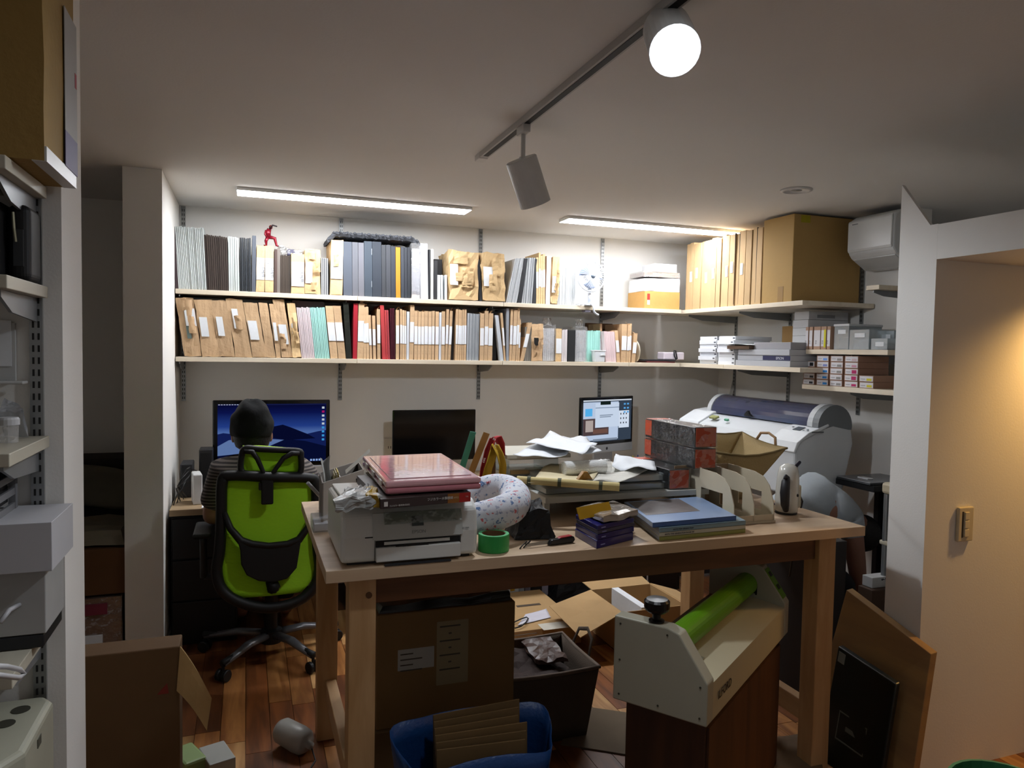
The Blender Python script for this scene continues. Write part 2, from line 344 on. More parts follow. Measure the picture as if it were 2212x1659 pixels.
# ---------------------------------------------------------------- air conditioner
t = thing('air_conditioner', 'white wall air conditioner half hidden behind the right hand wall', 'air conditioner', (3.27, 3.1, 2.03))
prof = [(3.36, 2.275), (3.20, 2.275), (3.165, 2.255), (3.155, 2.2), (3.16, 2.07), (3.18, 2.045), (3.28, 1.985), (3.36, 1.985)]
AC = mat('#c9cbca', .35, var=.02)
G().prism(prof, 'y', 2.93, 3.235).build('body', AC, t, bev=.01, fixn=True)
G().prism([(3.154, 2.075), (3.147, 2.09), (3.147, 2.24), (3.156, 2.252), (3.162, 2.2), (3.165, 2.08)], 'y', 2.935, 3.23).build('front_panel', mat('#d2d4d3', .3, var=.02), t, fixn=True, bev=.004)
G().hexa([(3.185, 2.94, 2.037), (3.27, 2.94, 1.987), (3.27, 3.22, 1.987), (3.185, 3.22, 2.037)], [(3.185, 2.94, 2.046), (3.27, 2.94, 1.996), (3.27, 3.22, 1.996), (3.185, 3.22, 2.046)]).build('air_flap', mat('#b9bbba', .4), t)
G().box(3.1465, 3.1475, 3.16, 3.20, 2.226, 2.231).build('maker_mark', mat('#777b80', .4), t)
G().box(3.22, 3.34, 2.96, 3.2, 2.275, 2.279).build('intake_grille', mat('#555758', .5), t)
# ---------------------------------------------------------------- wall standards (slotted uprights) and brackets
STD = mat('#9a9c9c', .35, .8, var=.15, sc=30); SLOT = mat('#1c1c1c', .7); BRK = mat('#8a8d8f', .4, .5)
def upright(lb, x, y, z0, z1, axis, grp):
    # axis 'y': on the back wall, faces -y ; 'x': on the right wall, faces -x ; 'n': near wall
    t = thing('shelf_upright', lb, 'shelf upright', (x, y, z0), grp)
    h = .012
    if axis == 'x': G().box(x-.009, x, y-h, y+h, z0, z1).build('rail', STD, t)
    else: G().box(x-h, x+h, y-.009, y, z0, z1).build('rail', STD, t)
    g = G(); z = z0+.012
    while z < z1-.02:
        for s_ in (-.005, .005):
            if axis == 'x': g.box(x-.0098, x-.0088, y+s_-.002, y+s_+.002, z, z+.014)
            else: g.box(x+s_-.002, x+s_+.002, y-.0098, y-.0088, z, z+.014)
        z += .0254
    g.build('slots', SLOT, t, kind='stuff'); return t
def bracket(par, x, y, z, L_, axis, h=.055):
    pr = [(0, 0), (L_, 0), (L_, -.012), (L_*.72, -h*.75), (0, -h)]
    if axis == 'x': G().prism([(x-u, z+v) for u, v in pr], 'y', y-.003, y+.003).build('bracket', BRK, par, fixn=True)
    else: G().prism([(y-u, z+v) for u, v in pr], 'x', x-.003, x+.003).build('bracket', BRK, par, fixn=True)
ZU, ZL = 1.805, 1.435; TH = .026; SF = 4.38   # shelf tops, thickness, front edge
ups = []
for k, x in enumerate((-.348, .553, 1.465, 2.37)):
    t = upright(f'{ORD[k+1]} slotted metal upright from the left on the back wall', x, BW, 1.17, CEIL-.005, 'y', 'slotted uprights on the back wall')
    for z in (ZU-TH, ZL-TH): bracket(t, x, BW-.0098, z-.0005, .27, 'y')
for k, (y, lo, hi) in enumerate(((4.50, 1.16, 1.78), (3.93, 1.16, 1.78), (3.335, 1.16, 2.27))):
    t = upright(f'{ORD[k+1]} slotted upright from the back corner on the right wall', RW, y, lo, hi, 'x', 'slotted uprights on the right wall')
    for z in ((ZU-TH,) if k < 1 else (ZU-TH, ZL-TH) if k < 2 else ()): bracket(t, RW-.0098, y, z-.0005, .40, 'x', .05)
# ---------------------------------------------------------------- shelves
SHM = wood('#cdbfa8', '#ddd2be', 0, .5, 6); SHMY = wood('#cdbfa8', '#ddd2be', 1, .5, 6)
xs = [-.366, .553+.06, 1.465+.06, 2.37+.06, 2.83]
for z, nm in ((ZU, 'upper'), (ZL, 'lower')):
    for k in range(4):
        G().box(xs[k]+.001, xs[k+1]-.001, SF, BW-.0105, z-TH, z).build('wall_shelf', SHM, bev=.0015, label=f'{ORD[k+1]} pale wood board from the left of the {nm} back wall shelf', cat='shelf', group='boards of the back wall shelves')
for z, y0, y1, x0, lb in ((ZU, 3.24, 3.98, 2.86, 'pale board of the right wall shelf under the tall brown carton'), (ZU, 3.982, 4.69, 2.86, 'pale board of the right wall shelf under the cardboard folders'),
                          (ZL, 3.24, 3.93, 2.86, 'pale right wall shelf board under the grey paper boxes'), (ZL, 3.932, 4.69, 2.86, 'pale right wall shelf board under the white box stacks'),
                          (1.538, 2.79, 3.36, 3.0, 'pale short shelf carrying the clear bins and upright cartons'), (1.338, 2.74, 3.38, 3.0, 'pale lowest right wall shelf carrying the ink cartons')):
    G().box(x0, RW-.0105, y0, y1, z-TH, z).build('wall_shelf', SHMY, bev=.0015, label=lb, cat='shelf', group='boards of the right wall shelves')
t = upright('slotted upright beside the clear bins near the right wall corner', RW, 3.06, 1.16, 1.9, 'x', 'slotted uprights on the right wall')
for z in (1.538-TH, 1.338-TH): bracket(t, RW-.0098, 3.06, z-.0005, .33, 'x', .05)
c = ax(1918, 613, 3.1)
t = thing('wall_shelf', 'small pale shelf end poking out below the air conditioner', 'shelf', (3.24, 2.99, c.z))
G().box(3.1, RW-.0105, 2.955, 3.04, c.z-.024, c.z).build('board', SHMY, t, bev=.0015); bracket(t, RW-.0105, 3.0, c.z-.0245, .26, 'x', .04)
# ================================================================ contents of the back wall shelves
FY = 4.395; thing_last = [None]
KR = lambda: mat('#bf9f7a', .8, var=.14, sc=9, bump=.35, bsc=40, rnd=.10)
KR2 = lambda: mat('#cfb082', .8, var=.10, sc=9, bump=.35, bsc=40, rnd=.06)
PAPW = mat('#dcdfe2', .7, var=.05, sc=60)
INK = mat('#26262a', .7)
def slot(x0, x1, yt, sh, z, dep, fy=FY):
    zb = z
    a = ay(x0, 640 if z > 1.6 else 780, fy).x; b = ay(x1, 640 if z > 1.6 else 780, fy).x
    top = ay((x0+x1)/2+sh, yt, fy); h = top.z-z
    dx = (ay((x0+x1)/2+sh, yt, fy).x-ay((x0+x1)/2, yt, fy).x)+.0
    return a, b, h, dx
def hexq(a, b, h, dx, z, y0, y1): return ([(a, y0, z), (b, y0, z), (b, y1, z), (a, y1, z)], [(a+dx, y0, z+h), (b+dx, y0, z+h), (b+dx, y1, z+h), (a+dx, y1, z+h)])
def boards(z, x0, x1, yt0, yt1, sh, n, m, name, label, cat, group, dep=.24, gap=.08, jit=.004, m2=None, sh1=None):
    for i in range(n):
        p0 = x0+(x1-x0)*i/n; p1 = x0+(x1-x0)*(i+1-gap)/n; s_ = sh if sh1 is None else sh+(sh1-sh)*i/max(1, n-1)
        a, b, h, dx = slot(p0, p1, yt0+(yt1-yt0)*i/max(1, n-1), s_, z, dep); j = random.uniform(0, jit)
        h += random.uniform(-jit, jit)*.6
        q = hexq(a, b, h, dx, z, FY+j, FY+dep+j)
        G().hexa(*q).build(name, m2 if (m2 and i % 2) else m, label=label, cat=cat, group=group)
def book(z, x0, x1, yt, sh, m, name, label, cat, group=None, dep=.24, off=0, bev=.0015):
    a, b, h, dx = slot(x0, x1, yt, sh, z, dep); q = hexq(a, b, h, dx, z, FY+off, FY+off+dep)
    return G().hexa(*q).build(name, m, label=label, cat=cat, group=group, bev=bev)
def parcel(z, x0, x1, yt, sh, label, lab=(.32, .69), m=None, dep=.25, amp=.0025, n=4, group='kraft paper parcels on the shelves', name='kraft_parcel', lx=(0, 1), writing=None, fold=True, off=0, tear=0, cap=True):
    m = m or KR(); a, b, h, dx = slot(x0, x1, yt, sh, z, dep); y0 = FY+off
    t = thing(name, label, 'parcel', ((a+b)/2, y0+dep/2, z), group); thing_last[0] = t; q = hexq(a+.0004, b-.0004, h, dx, z+amp*.6, y0, y0+dep)
    G().crumple(*q, n=n, amp=amp, seed=int(x0), fr=22).build('wrapper', m, t, weld=True)
    w_ = b-a
    def P(u, v, o): return Vector((a+w_*u+dx*v, y0-o, z+h*v))
    e = amp*.9+.0012
    if lab:
        f0, f1 = lab
        G().hexa([P(lx[0]+.03, f0, e), P(lx[1]-.03, f0, e), P(lx[1]-.03, f0, e-.001), P(lx[0]+.03, f0, e-.001)], [P(lx[0]+.03, f1, e), P(lx[1]-.03, f1, e), P(lx[1]-.03, f1, e-.001), P(lx[0]+.03, f1, e-.001)]).build('paper_label', PAPW, t)
    if writing:
        text(writing, .021, frame(P(.72, f1-.42*(f1-f0), e+.0004), (0, 0, -1), (1, 0, 0)), INK, t, 'handwriting')
        text('C-k', .015, frame(P(.30, f1-.1*(f1-f0), e+.0004), (0, 0, -1), (1, 0, 0)), INK, t, 'handwriting')
    if fold:
        pts = [P(.06, .02, e-.0005), P(.5, .13, e-.0005), P(.94, .02, e-.0005)]
        G().hexa([pts[0], pts[2], pts[2]+Vector((0, .002, 0)), pts[0]+Vector((0, .002, 0))], [pts[1]+Vector((-.001, -.0012, 0)), pts[1]+Vector((.001, -.0012, 0)), pts[1]+Vector((.001, .001, 0)), pts[1]+Vector((-.001, .001, 0))]).build('folded_flap', m, t)
    for k in range(tear):
        rr = random.Random(int(x0)*7+k); u = rr.uniform(.1, .6); v = rr.uniform(.1, .8); su = rr.uniform(.3, .5); sv = rr.uniform(.15, .3); tw = rr.uniform(.01, .026)
        def fn(s_, r_, u=u, v=v, su=su, sv=sv, tw=tw, k=k):
            p = P(min(1.02, u+su*s_), min(1.0, v+sv*r_), e+tw*math.sin(math.pi*(s_*.7+.15))*(.4+.6*r_)); return p+noise.noise_vector(p*40+Vector((k, 0, 0)))*.006
        G().sheet(fn, 5, 5, .001).build('torn_flap', m, t)
    return t
# ---- upper shelf, left to right
book(ZU, 378.5, 386, 489, -8, mat('#3a2c30', .7), 'backing_board', 'dark maroon backing board leaning at the far left of the upper shelf', 'board', dep=.26)
boards(ZU, 386, 447, 487, 493, -12, 17, mat('#bcc2c0', .6, var=.03, rnd=.06), 'mat_board', 'tall white mat board in the leaning stack at the left end of the upper shelf', 'board', 'tall white mat boards at the left end', sh1=-7, gap=.2, jit=.007)
boards(ZU, 447.5, 494, 506, 512, -7, 11, mat('#3b302a', .8, var=.1, rnd=.25), 'mat_board', 'dark brown mat board between the two white board stacks', 'board', 'dark brown mat boards', sh1=-3, gap=.14)
boards(ZU, 494.5, 518, 510, 513, -2, 5, mat('#b8bebb', .6, var=.03, rnd=.06), 'mat_board', 'white mat board in the small stack beside the black boards', 'board', 'small stack of white mat boards', gap=.14)
boards(ZU, 518.5, 543, 514, 515, -1, 6, mat('#1d2024', .6, rnd=.4), 'mat_board', 'black mat board left of the slate album on the upper shelf', 'board', 'black mat boards', gap=.16, m2=mat('#2a2e34', .6))
book(ZU, 543.5, 552, 509, 1, mat('#50555e', .6), 'album', 'slate grey album left of the two lettered kraft parcels', 'album')
parcel(ZU, 553, 571, 531, 1, 'left one of two narrow kraft parcels with handwritten labels under the red figure', (.27, .74), KR2(), writing='CHJ用')
parcel(ZU, 572, 591, 532, 0, 'right one of two narrow kraft parcels with handwritten labels under the red figure', (.27, .74), KR2(), writing='CHJ用')
book(ZU, 591.5, 598, 538, 1, mat('#4b3a34', .7), 'album', 'dark brown album right of the lettered kraft parcels', 'album')
book(ZU, 598.3, 605, 537, 0, mat('#736a63', .7), 'album', 'taupe album beside the dark brown boards', 'album')
boards(ZU, 605.5, 628, 551, 552, 0, 9, mat('#40362d', .8, rnd=.25), 'mat_board', 'dark brown mat board under the clear bag with a blue part', 'board', 'short dark brown mat boards', gap=.14)
parcel(ZU, 628.5, 657.5, 549, 0, 'wide flat kraft parcel with a large white label beside the crumpled one', (.19, .80), KR2(), writing='CHJ用')
parcel(ZU, 658.5, 692, 541, 0, 'crumpled kraft parcel with torn paper left of the black boards with white cores', (.25, .72), KR2(), amp=.008, n=6, lx=(0, .5), tear=3)
boards(ZU, 693, 710, 557, 558, -1, 9, mat('#33353a', .7), 'mat_board', 'thin black and white cored mat board beside the foam topped albums', 'board', 'black boards with white cores', m2=mat('#c9cac8', .6), gap=.04)
parcel(ZU, 713, 740, 519, 1, 'tall kraft parcel with a big white label at the left end of the foam sheet', (.30, .74), KR2(), amp=.004, tear=1, writing='CHJ')
for i, (a, b, yt, hx, nm) in enumerate(((742, 761, 522, '#4d535d', 'wide slate blue album'), (761.5, 774, 523, '#5f6066', 'mid grey album'), (774.5, 787, 524, '#66666c', 'pale grey album'), (787.5, 804.5, 521, '#39424c', 'blue slate album with silver spine marks'), (805, 824.5, 522, '#2c323b', 'wide dark slate album'),
        (825, 834, 529, '#36383c', 'dark grey album'), (834.5, 844.5, 529, '#3a3c41', 'charcoal album'), (845, 855, 532, '#2c3038', 'narrow charcoal album'), (855.5, 865.5, 534, '#b97a1e', 'orange album'), (866.5, 873.5, 533, '#32363d', 'thin slate album right of the orange one'), (874, 880, 534, '#2a2d34', 'thin dark slate album'), (880.5, 887, 534, '#24272d', 'thin black album next to the clear sleeve'))):
    o = book(ZU, a, b, yt, -2, mat(hx, .65, var=.05), 'album', f'{nm} standing under the grey foam sheet', 'album', 'albums under the foam sheet')
    if i == 3:
        for v in (.2, .78):
            p = ay(804, 520+v*120, FY-.0012); G().box(p.x-.0035, p.x-.001, FY-.0012, FY-.0002, p.z-.018, p.z+.018).build('spine_mark', mat('#d5dade', .3, .6), o)
# grey egg crate foam lying over the albums
fa = ay(706, 520, 4.42); fb = ay(906, 526, 4.42); zf = ay(800, 512, 4.42).z
def foam(u, v):
    x = fa.x+(fb.x-fa.x)*u; y = 4.40+.24*v; zz = zf+.010*math.sin(x*150)*math.cos(y*150)-.045*max(0, .07-u)/.07-.03*max(0, u-.92)/.08
    return (x, y, zz+.012)
G().sheet(foam, 60, 16, .02).build('foam_sheet', mat('#4a4c51', .95, var=.1), label='dark grey egg crate foam sheet draped over the albums', cat='foam', fixn=True)
t = thing('print_sleeve', 'glossy clear plastic sleeve with white prints right of the albums', 'sleeve', (ay(902, 645, FY).x, FY+.12, ZU))
a, b, h, dx = slot(889, 909, 526, 0, ZU, .2); G().hexa(*hexq(a+.004, b-.003, h-.03, dx, ZU+.002, FY+.02, FY+.2)).build('prints', mat('#c7c8d2', .5), t)
G().crumple(*hexq(a, b, h, dx-.004, ZU+.002, FY+.002, FY+.21), n=6, amp=.006, seed=5, fr=18).build('clear_sleeve', film(gloss=.35, rough=.1, haze=.18, bsc=20), t, weld=True, smooth=True)
book(ZU, 910, 925, 526, -3, mat('#dcdce2', .6), 'foam_board', 'thick white board standing right of the clear sleeve', 'board', dep=.22)
book(ZU, 925.5, 930, 539, -1, mat('#202124', .6), 'mat_board', 'thin black board between white boards by the clear sleeve', 'board')
boards(ZU, 930.5, 936.5, 538, 538, -1, 2, mat('#d8d6cc', .6), 'mat_board', 'cream board right of the thin black board by the sleeve', 'board', 'pair of cream boards')
book(ZU, 937, 944.5, 563, 0, mat('#2a2a2c', .6), 'storage_case', 'narrow black case in front of the black box', 'case')
book(ZU, 945, 963, 556, 0, mat('#1b1c1f', .5), 'storage_case', 'black box behind the three small white boards', 'box', dep=.15, off=.1)
for k, (a, b) in enumerate(((945, 951.5), (953, 957), (961.5, 966))): book(ZU, a, b, 594, -1, mat('#cfd3d4', .6), 'mat_board', f'{ORD[k+1]} small white board in front of the black box', 'board', 'small white boards before the black box', dep=.09)
parcel(ZU, 970, 1034, 546, -2, 'bulky crumpled kraft parcel with a white wedge label on the upper shelf', (.32, .75), KR2(), amp=.012, n=7, lx=(0, .32), tear=5)
book(ZU, 1036, 1042, 560, -7, mat('#1f2024', .6), 'mat_board', 'black board leaning between the two bulky crumpled parcels', 'board')
parcel(ZU, 1043, 1092, 548, -5, 'bulky crumpled kraft parcel right of the leaning black board', (.32, .72), KR2(), amp=.012, n=7, lx=(.02, .48), tear=5)
boards(ZU, 1094, 1117, 558, 558, 18, 8, mat('#b4b7b9', .6, rnd=.1), 'mat_board', 'light grey board fanned to the right beside the crumpled parcel', 'board', 'fanned light grey boards', gap=.2)
book(ZU, 1118, 1127, 558, 12, mat('#1d1e22', .6), 'mat_board', 'black board leaning right among the grey boards', 'board')
boards(ZU, 1127.5, 1150, 557, 557, 6, 9, mat('#b9bcbd', .6, rnd=.15), 'mat_board', 'light grey board with dark edges left of the kraft envelopes', 'board', 'upright light grey boards', gap=.2, m2=mat('#8d9092', .6))
book(ZU, 1150.5, 1158, 559, 4, mat('#26282c', .6), 'mat_board', 'black board touching the kraft envelopes on the upper shelf', 'board')
for k, (a, b, yt) in enumerate(((1158.5, 1163.5, 556), (1164, 1168, 546), (1168.5, 1172.5, 552), (1173, 1177.5, 549))):
    parcel(ZU, a, b, yt, -2, f'{ORD[k+1]} thin kraft envelope from the left with a white band on the upper shelf', (.34, .69), KR2(), amp=.001, n=2, fold=False, group='thin kraft envelopes on the upper shelf')
parcel(ZU, 1178.5, 1188, 553, 1, 'pale pinkish wrapped parcel beside the last crumpled parcel', None, mat('#ddccc4', .6), amp=.003, fold=False, name='wrapped_parcel')
parcel(ZU, 1189, 1204, 556, 4, 'crumpled kraft parcel with loose flaps left of the desk fan', (.25, .6), KR2(), amp=.010, n=6, lx=(0, .6), tear=4, dep=.12)
boards(ZU, 1205, 1243, 580, 581, 1, 12, mat('#bfc2c3', .6, rnd=.08), 'mat_board', 'light grey board left of the desk fan', 'board', 'light grey boards by the fan', gap=.1)
# red action figure crouching on the parcels: a plain generic toy
hz = slot(572, 591, 531, 0, ZU, .2)[2]+ZU+.004; p = ay(580, 531, FY+.05); fx, fz = p.x, hz
rm = mat('#7d1526', .25, .3); t = thing('toy_figure', 'small glossy dark red toy figure crouching on two kraft parcels', 'figure', (fx, FY+.05, fz))
yv = FY+.05
g = G().sweep([(fx+.000, yv, fz+.052), (fx-.004, yv, fz+.075), (fx+.004, yv, fz+.098)], [.013, .017, .012], 10); g.ball((fx+.012, yv-.004, fz+.108), .010, .010, .012)
g.build('torso_and_head', rm, t, smooth=True)
G().sweep([(fx-.004, yv, fz+.052), (fx-.014, yv-.004, fz+.028), (fx-.012, yv, fz+.004), (fx-.026, yv, fz+.004)], [.011, .009, .006, .005], 8).build('bent_leg', rm, t, smooth=True)
G().sweep([(fx+.004, yv, fz+.052), (fx+.034, yv-.006, fz+.046), (fx+.044, yv, fz+.006), (fx+.054, yv-.004, fz+.003)], [.011, .010, .006, .005], 8).build('stretched_leg', rm, t, smooth=True)
G().sweep([(fx+.006, yv-.01, fz+.098), (fx+.022, yv-.02, fz+.118), (fx+.046, yv-.02, fz+.112)], [.006, .005, .004], 8).build('raised_arm', mat('#2a2024', .3, .4), t, smooth=True)
G().sweep([(fx-.014, yv-.008, fz+.088), (fx-.020, yv-.012, fz+.066), (fx-.012, yv-.016, fz+.05)], [.006, .005, .004], 8).build('lowered_arm', rm, t, smooth=True)
G().ball((fx+.012, yv-.013, fz+.108), .005, .003, .006, 8, 6).build('face_plate', mat('#b98a2c', .3, .5), t, smooth=True)
# clear bag with a blue part on the boards
p = ay(640, 545, FY+.05); t = thing('clear_bag', 'crinkled clear bag with a dark blue part lying on the brown boards', 'bag', (p.x-.03, FY+.08, p.z-.012))
bx, bz = ay(632, 551, FY).x, ZU+slot(605, 628, 551, 0, ZU, .2)[2]+.004
G().crumple([(bx-.06, FY+.02, bz), (bx+.06, FY+.02, bz), (bx+.06, FY+.16, bz), (bx-.06, FY+.16, bz)], [(bx-.07, FY+.03, bz+.05), (bx+.06, FY+.03, bz+.03), (bx+.06, FY+.14, bz+.03), (bx-.07, FY+.14, bz+.055)], 6, .012, 3, 25).build('film', film(gloss=.3, haze=.08), t, weld=True)
G().crumple([(bx-.022, FY+.05, bz+.006), (bx+.015, FY+.05, bz+.006), (bx+.015, FY+.10, bz+.006), (bx-.022, FY+.10, bz+.006)], [(bx-.026, FY+.05, bz+.032), (bx+.012, FY+.05, bz+.036), (bx+.012, FY+.10, bz+.036), (bx-.026, FY+.10, bz+.032)], 3, .008, 9, 40).build('blue_part', mat('#2b2f6a', .4), t, weld=True)
# clip fan
p = ay(1277, 597, SF-.03); fy = SF-.03; r = .098
t = thing('clip_fan', 'small white clip-on fan clamped to the upper shelf edge', 'fan', (p.x, fy, ZU-.04)); WP = mat('#d5dbe4', .35, var=.02)
g = G()
for k in range(36):
    th = 2*math.pi*k/36; c_, s_ = math.cos(th), math.sin(th)
    g.sweep([(p.x+c_*.018, fy-.028, p.z+s_*.018), (p.x+c_*r*.7, fy-.026, p.z+s_*r*.7), (p.x+c_*r, fy, p.z+s_*r)], .0012, 5)
g.build('front_cage', WP, t, kind='stuff')
g = G()
for k in range(28):
    th = 2*math.pi*(k+.5)/28; c_, s_ = math.cos(th), math.sin(th)
    g.sweep([(p.x+c_*.02, fy+.03, p.z+s_*.02), (p.x+c_*r*.7, fy+.028, p.z+s_*r*.7), (p.x+c_*r, fy+.002, p.z+s_*r)], .0012, 5)
g.build('rear_cage', WP, t, kind='stuff')
G().sweep([(p.x+r*math.cos(k*math.pi/24), fy, p.z+r*math.sin(k*math.pi/24)) for k in range(48)], .005, 8, True).build('cage_rim', WP, t, smooth=True)
G().lathe([(0, 0), (.014, 0), (.016, .004), (.012, .009), (0, .011)], (p.x, fy-.026, p.z), 20, (0, -1, 0)).build('hub_badge', mat('#6e7b8a', .3, .4), t, smooth=True)
for k in range(3):
    th = 2*math.pi*k/3+.4
    def bl(u, v, th=th): rr = .014+u*.066; a_ = th+(v-.5)*1.35*(.5+.5*u); return (p.x+rr*math.cos(a_), fy+.004+(v-.5)*.022, p.z+rr*math.sin(a_))
    G().sheet(bl, 6, 6, .0015).build('blade', mat('#a9b9d6', .25, trans=.3), t, smooth=True)
G().cyl((p.x, fy+.012, p.z), (p.x, fy+.075, p.z), .03, .022, 20).build('motor_housing', WP, t, bev=.004)
G().sweep([(p.x, fy+.03, p.z-.03), (p.x, fy+.02, p.z-r-.02), (p.x, fy+.02, ZU+.012)], .011, 12).build('neck', WP, t, smooth=True)
cl = G().sweep([(p.x-.006, fy+.06, ZU+.008), (p.x+.0, fy-.012, ZU+.012), (p.x+.008, fy-.03, ZU-.005), (p.x+.012, fy-.028, ZU-.04), (p.x+.03, fy-.02, ZU-.052), (p.x+.05, fy-.02, ZU-.062)], .007, 8).build('clamp', WP, t, smooth=True)
G().box(p.x-.03, p.x+.03, fy-.006, fy+.10, ZU+.0005, ZU+.012).build('upper_jaw', WP, t, bev=.003)
G().box(p.x-.022, p.x+.02, fy+.033, fy+.09, ZU-.042, ZU-.028).build('lower_jaw', mat('#8b8696', .4), t, bev=.003)
G().sweep([(p.x-.012, fy+.03, ZU+.008), (p.x-.05, fy+.01, ZU+.016), (p.x-.09, fy+.03, ZU+.006), (p.x-.05, fy+.02, ZU+.012), (p.x-.085, fy+.06, ZU+.006)], .0025, 6).build('power_cord', WP, t, smooth=True)
# box pile at the right end of the upper shelf
X0 = ay(1393, 660, FY).x; X1 = 2.83
zz = lambda y: ay(1430, y, FY).z
G().box(X0, X1-.005, FY+.005, FY+.24, ZU+.0005, zz(630)).build('carton', mat('#b98f52', .75, var=.1, bump=.1), bev=.002, label='brown carton with a red and white sticker under white parcels', cat='box')
o = bpy.data.objects['carton']; zc = zz(645)
G().box(X0+.02, X0+.04, FY+.0035, FY+.0048, zc-.012, zc+.03).build('red_sticker', mat('#b8332c', .5), o); G().box(X0+.02, X0+.04, FY+.0035, FY+.0048, zc-.045, zc-.014).build('white_sticker', PAPW, o)
G().crumple([(X0, FY+.01, zz(629.5)), (X1-.004, FY+.01, zz(629.5)), (X1-.004, FY+.23, zz(629.5)), (X0, FY+.23, zz(629.5))], [(X0-.002, FY+.012, zz(603)), (X1-.006, FY+.012, zz(600)), (X1-.006, FY+.23, zz(600)), (X0, FY+.23, zz(603))], 5, .004, 11, 18).build('wrapped_parcel', mat('#d9dadd', .5, bump=.3, bsc=30), weld=True, label='white wrapped parcel lying on the brown carton', cat='parcel')
t = thing('wrapped_print_bundle', 'dull brown bundle in clear film between the white parcels', 'bundle', ((X0+X1)/2, FY+.12, zz(599)))
G().box(X0, X1-.01, FY+.02, FY+.22, zz(598), zz(589)).build('bundle', mat('#8f807d', .6), t); G().crumple([(X0-.01, FY+.01, zz(599)), (X1-.006, FY+.01, zz(599)), (X1-.006, FY+.23, zz(599)), (X0-.01, FY+.23, zz(599))], [(X0-.012, FY+.012, zz(587)), (X1-.006, FY+.012, zz(587)), (X1-.006, FY+.23, zz(587)), (X0, FY+.23, zz(587))], 4, .003, 2, 30).build('film', film(gloss=.3, haze=.15), t, weld=True)
G().box(ay(1420, 580, FY).x, X1-.012, FY+.04, FY+.21, zz(586), zz(568)).build('white_box', mat('#dfe0e2', .5), bev=.003, label='small white box on top of the parcel pile', cat='box')
# ---- lower shelf, left to right
LK = 'kraft parcels leaning at the left of the lower shelf'
t = parcel(ZL, 398, 436, 645, -19, 'torn open kraft parcel showing its contents at the left end of the lower shelf', None, amp=.006, n=6, tear=3, group=LK, fold=False)
a, b, h, dx = slot(398, 436, 645, -19, ZL, .2)
G().hexa(*[[Vector(p_)+Vector((0, 0, 0)) for p_ in q] for q in hexq(a+.018, b-.05, h*.55, dx*.5, ZL+.10, FY-.009, FY-.006)]).build('exposed_print', mat('#5f6e68', .5), t)
G().hexa(*hexq(a+.012, b-.025, h*.30, dx*.3, ZL+.17, FY-.012, FY-.0095)).build('paper_label', PAPW, t)
for k, (x0, x1, yt, sh, lab, lx, lb) in enumerate(((437, 473.5, 648, -17, (.36, .70), (.1, .62), 'with a white label, next to the torn open one'), (474.5, 508, 650, -19, (.38, .72), (.12, .6), 'third from the side wall on the lower shelf'), (509.5, 545, 647, -22, (.50, .84), (.2, .62), 'with a high skewed label and a big folded flap'),
        (546, 576, 655, -21, (.33, .68), (.05, .75), 'with a large low label, fifth from the side wall'), (576.5, 595.5, 656, -19, None, (0, 1), 'without label, between labelled leaning parcels'), (597, 608, 657, -15, (.32, .66), (.1, .8), 'very thin and leaning, seventh from the side wall'), (609, 633, 648, -20, (.24, .58), (.1, .85), 'with a twisted top and a white label low down'))):
    parcel(ZL, x0, x1, yt, sh, 'kraft parcel '+lb, lab, amp=.005, n=5, lx=lx, group=LK, tear=1 if k in (2, 6) else 0, fold=k in (1, 3))
parcel(ZL, 633.5, 650.5, 658, -14, 'crumpled kraft parcel left of the pale pink boards', (.45, .65), KR2(), amp=.010, n=6, lx=(.2, .7), tear=4, group=LK, fold=False)
boards(ZL, 652, 680.5, 664, 664, -12, 8, mat('#cfc0c2', .7, rnd=.05), 'mat_board', 'pale pink board left of the mint boards at the left of the lower shelf', 'board', 'pale pink boards at the left', gap=.14)
boards(ZL, 681, 713, 664, 664, -12, 9, mat('#9fd0c6', .7, rnd=.06), 'mat_board', 'mint green board under the dark brown lid on the lower shelf', 'board', 'mint boards under the dark lid', gap=.16)
za = ZL+slot(652, 680, 663, -12, ZL, .2)[2]+.002; xa, xb = ay(627, 655, FY).x, ay(703, 655, FY).x
G().prism([(xa, za), (xb, za), (xb-.004, za+.032), (xa+.012, za+.036)], 'y', FY+.02, FY+.22).build('box_lid', mat('#3b2a2c', .6), fixn=True, bev=.003, label='flat dark brown lid lying on the pink and mint boards', cat='lid')
for k, (a, b) in enumerate(((714, 730), (730.5, 747))): parcel(ZL, a, b, 661, -12, ('left' if k == 0 else 'right')+' one of two joined kraft parcels with one wide white band by the mint boards', (.34, .69), amp=.002, fold=False, group='pair of banded kraft parcels')
book(ZL, 748, 760, 654, -8, mat('#22241f', .18, coat=.6, bump=.4, bsc=20), 'black_plastic_bag', 'glossy black plastic wrapped folder left of the red book', 'folder')
RB = mat('#a3212f', .45); RB2 = mat('#b13c3e', .5)
book(ZL, 762, 771, 655, 1, RB, 'red_book', 'tall crimson book standing left of the thick kraft parcel', 'book')
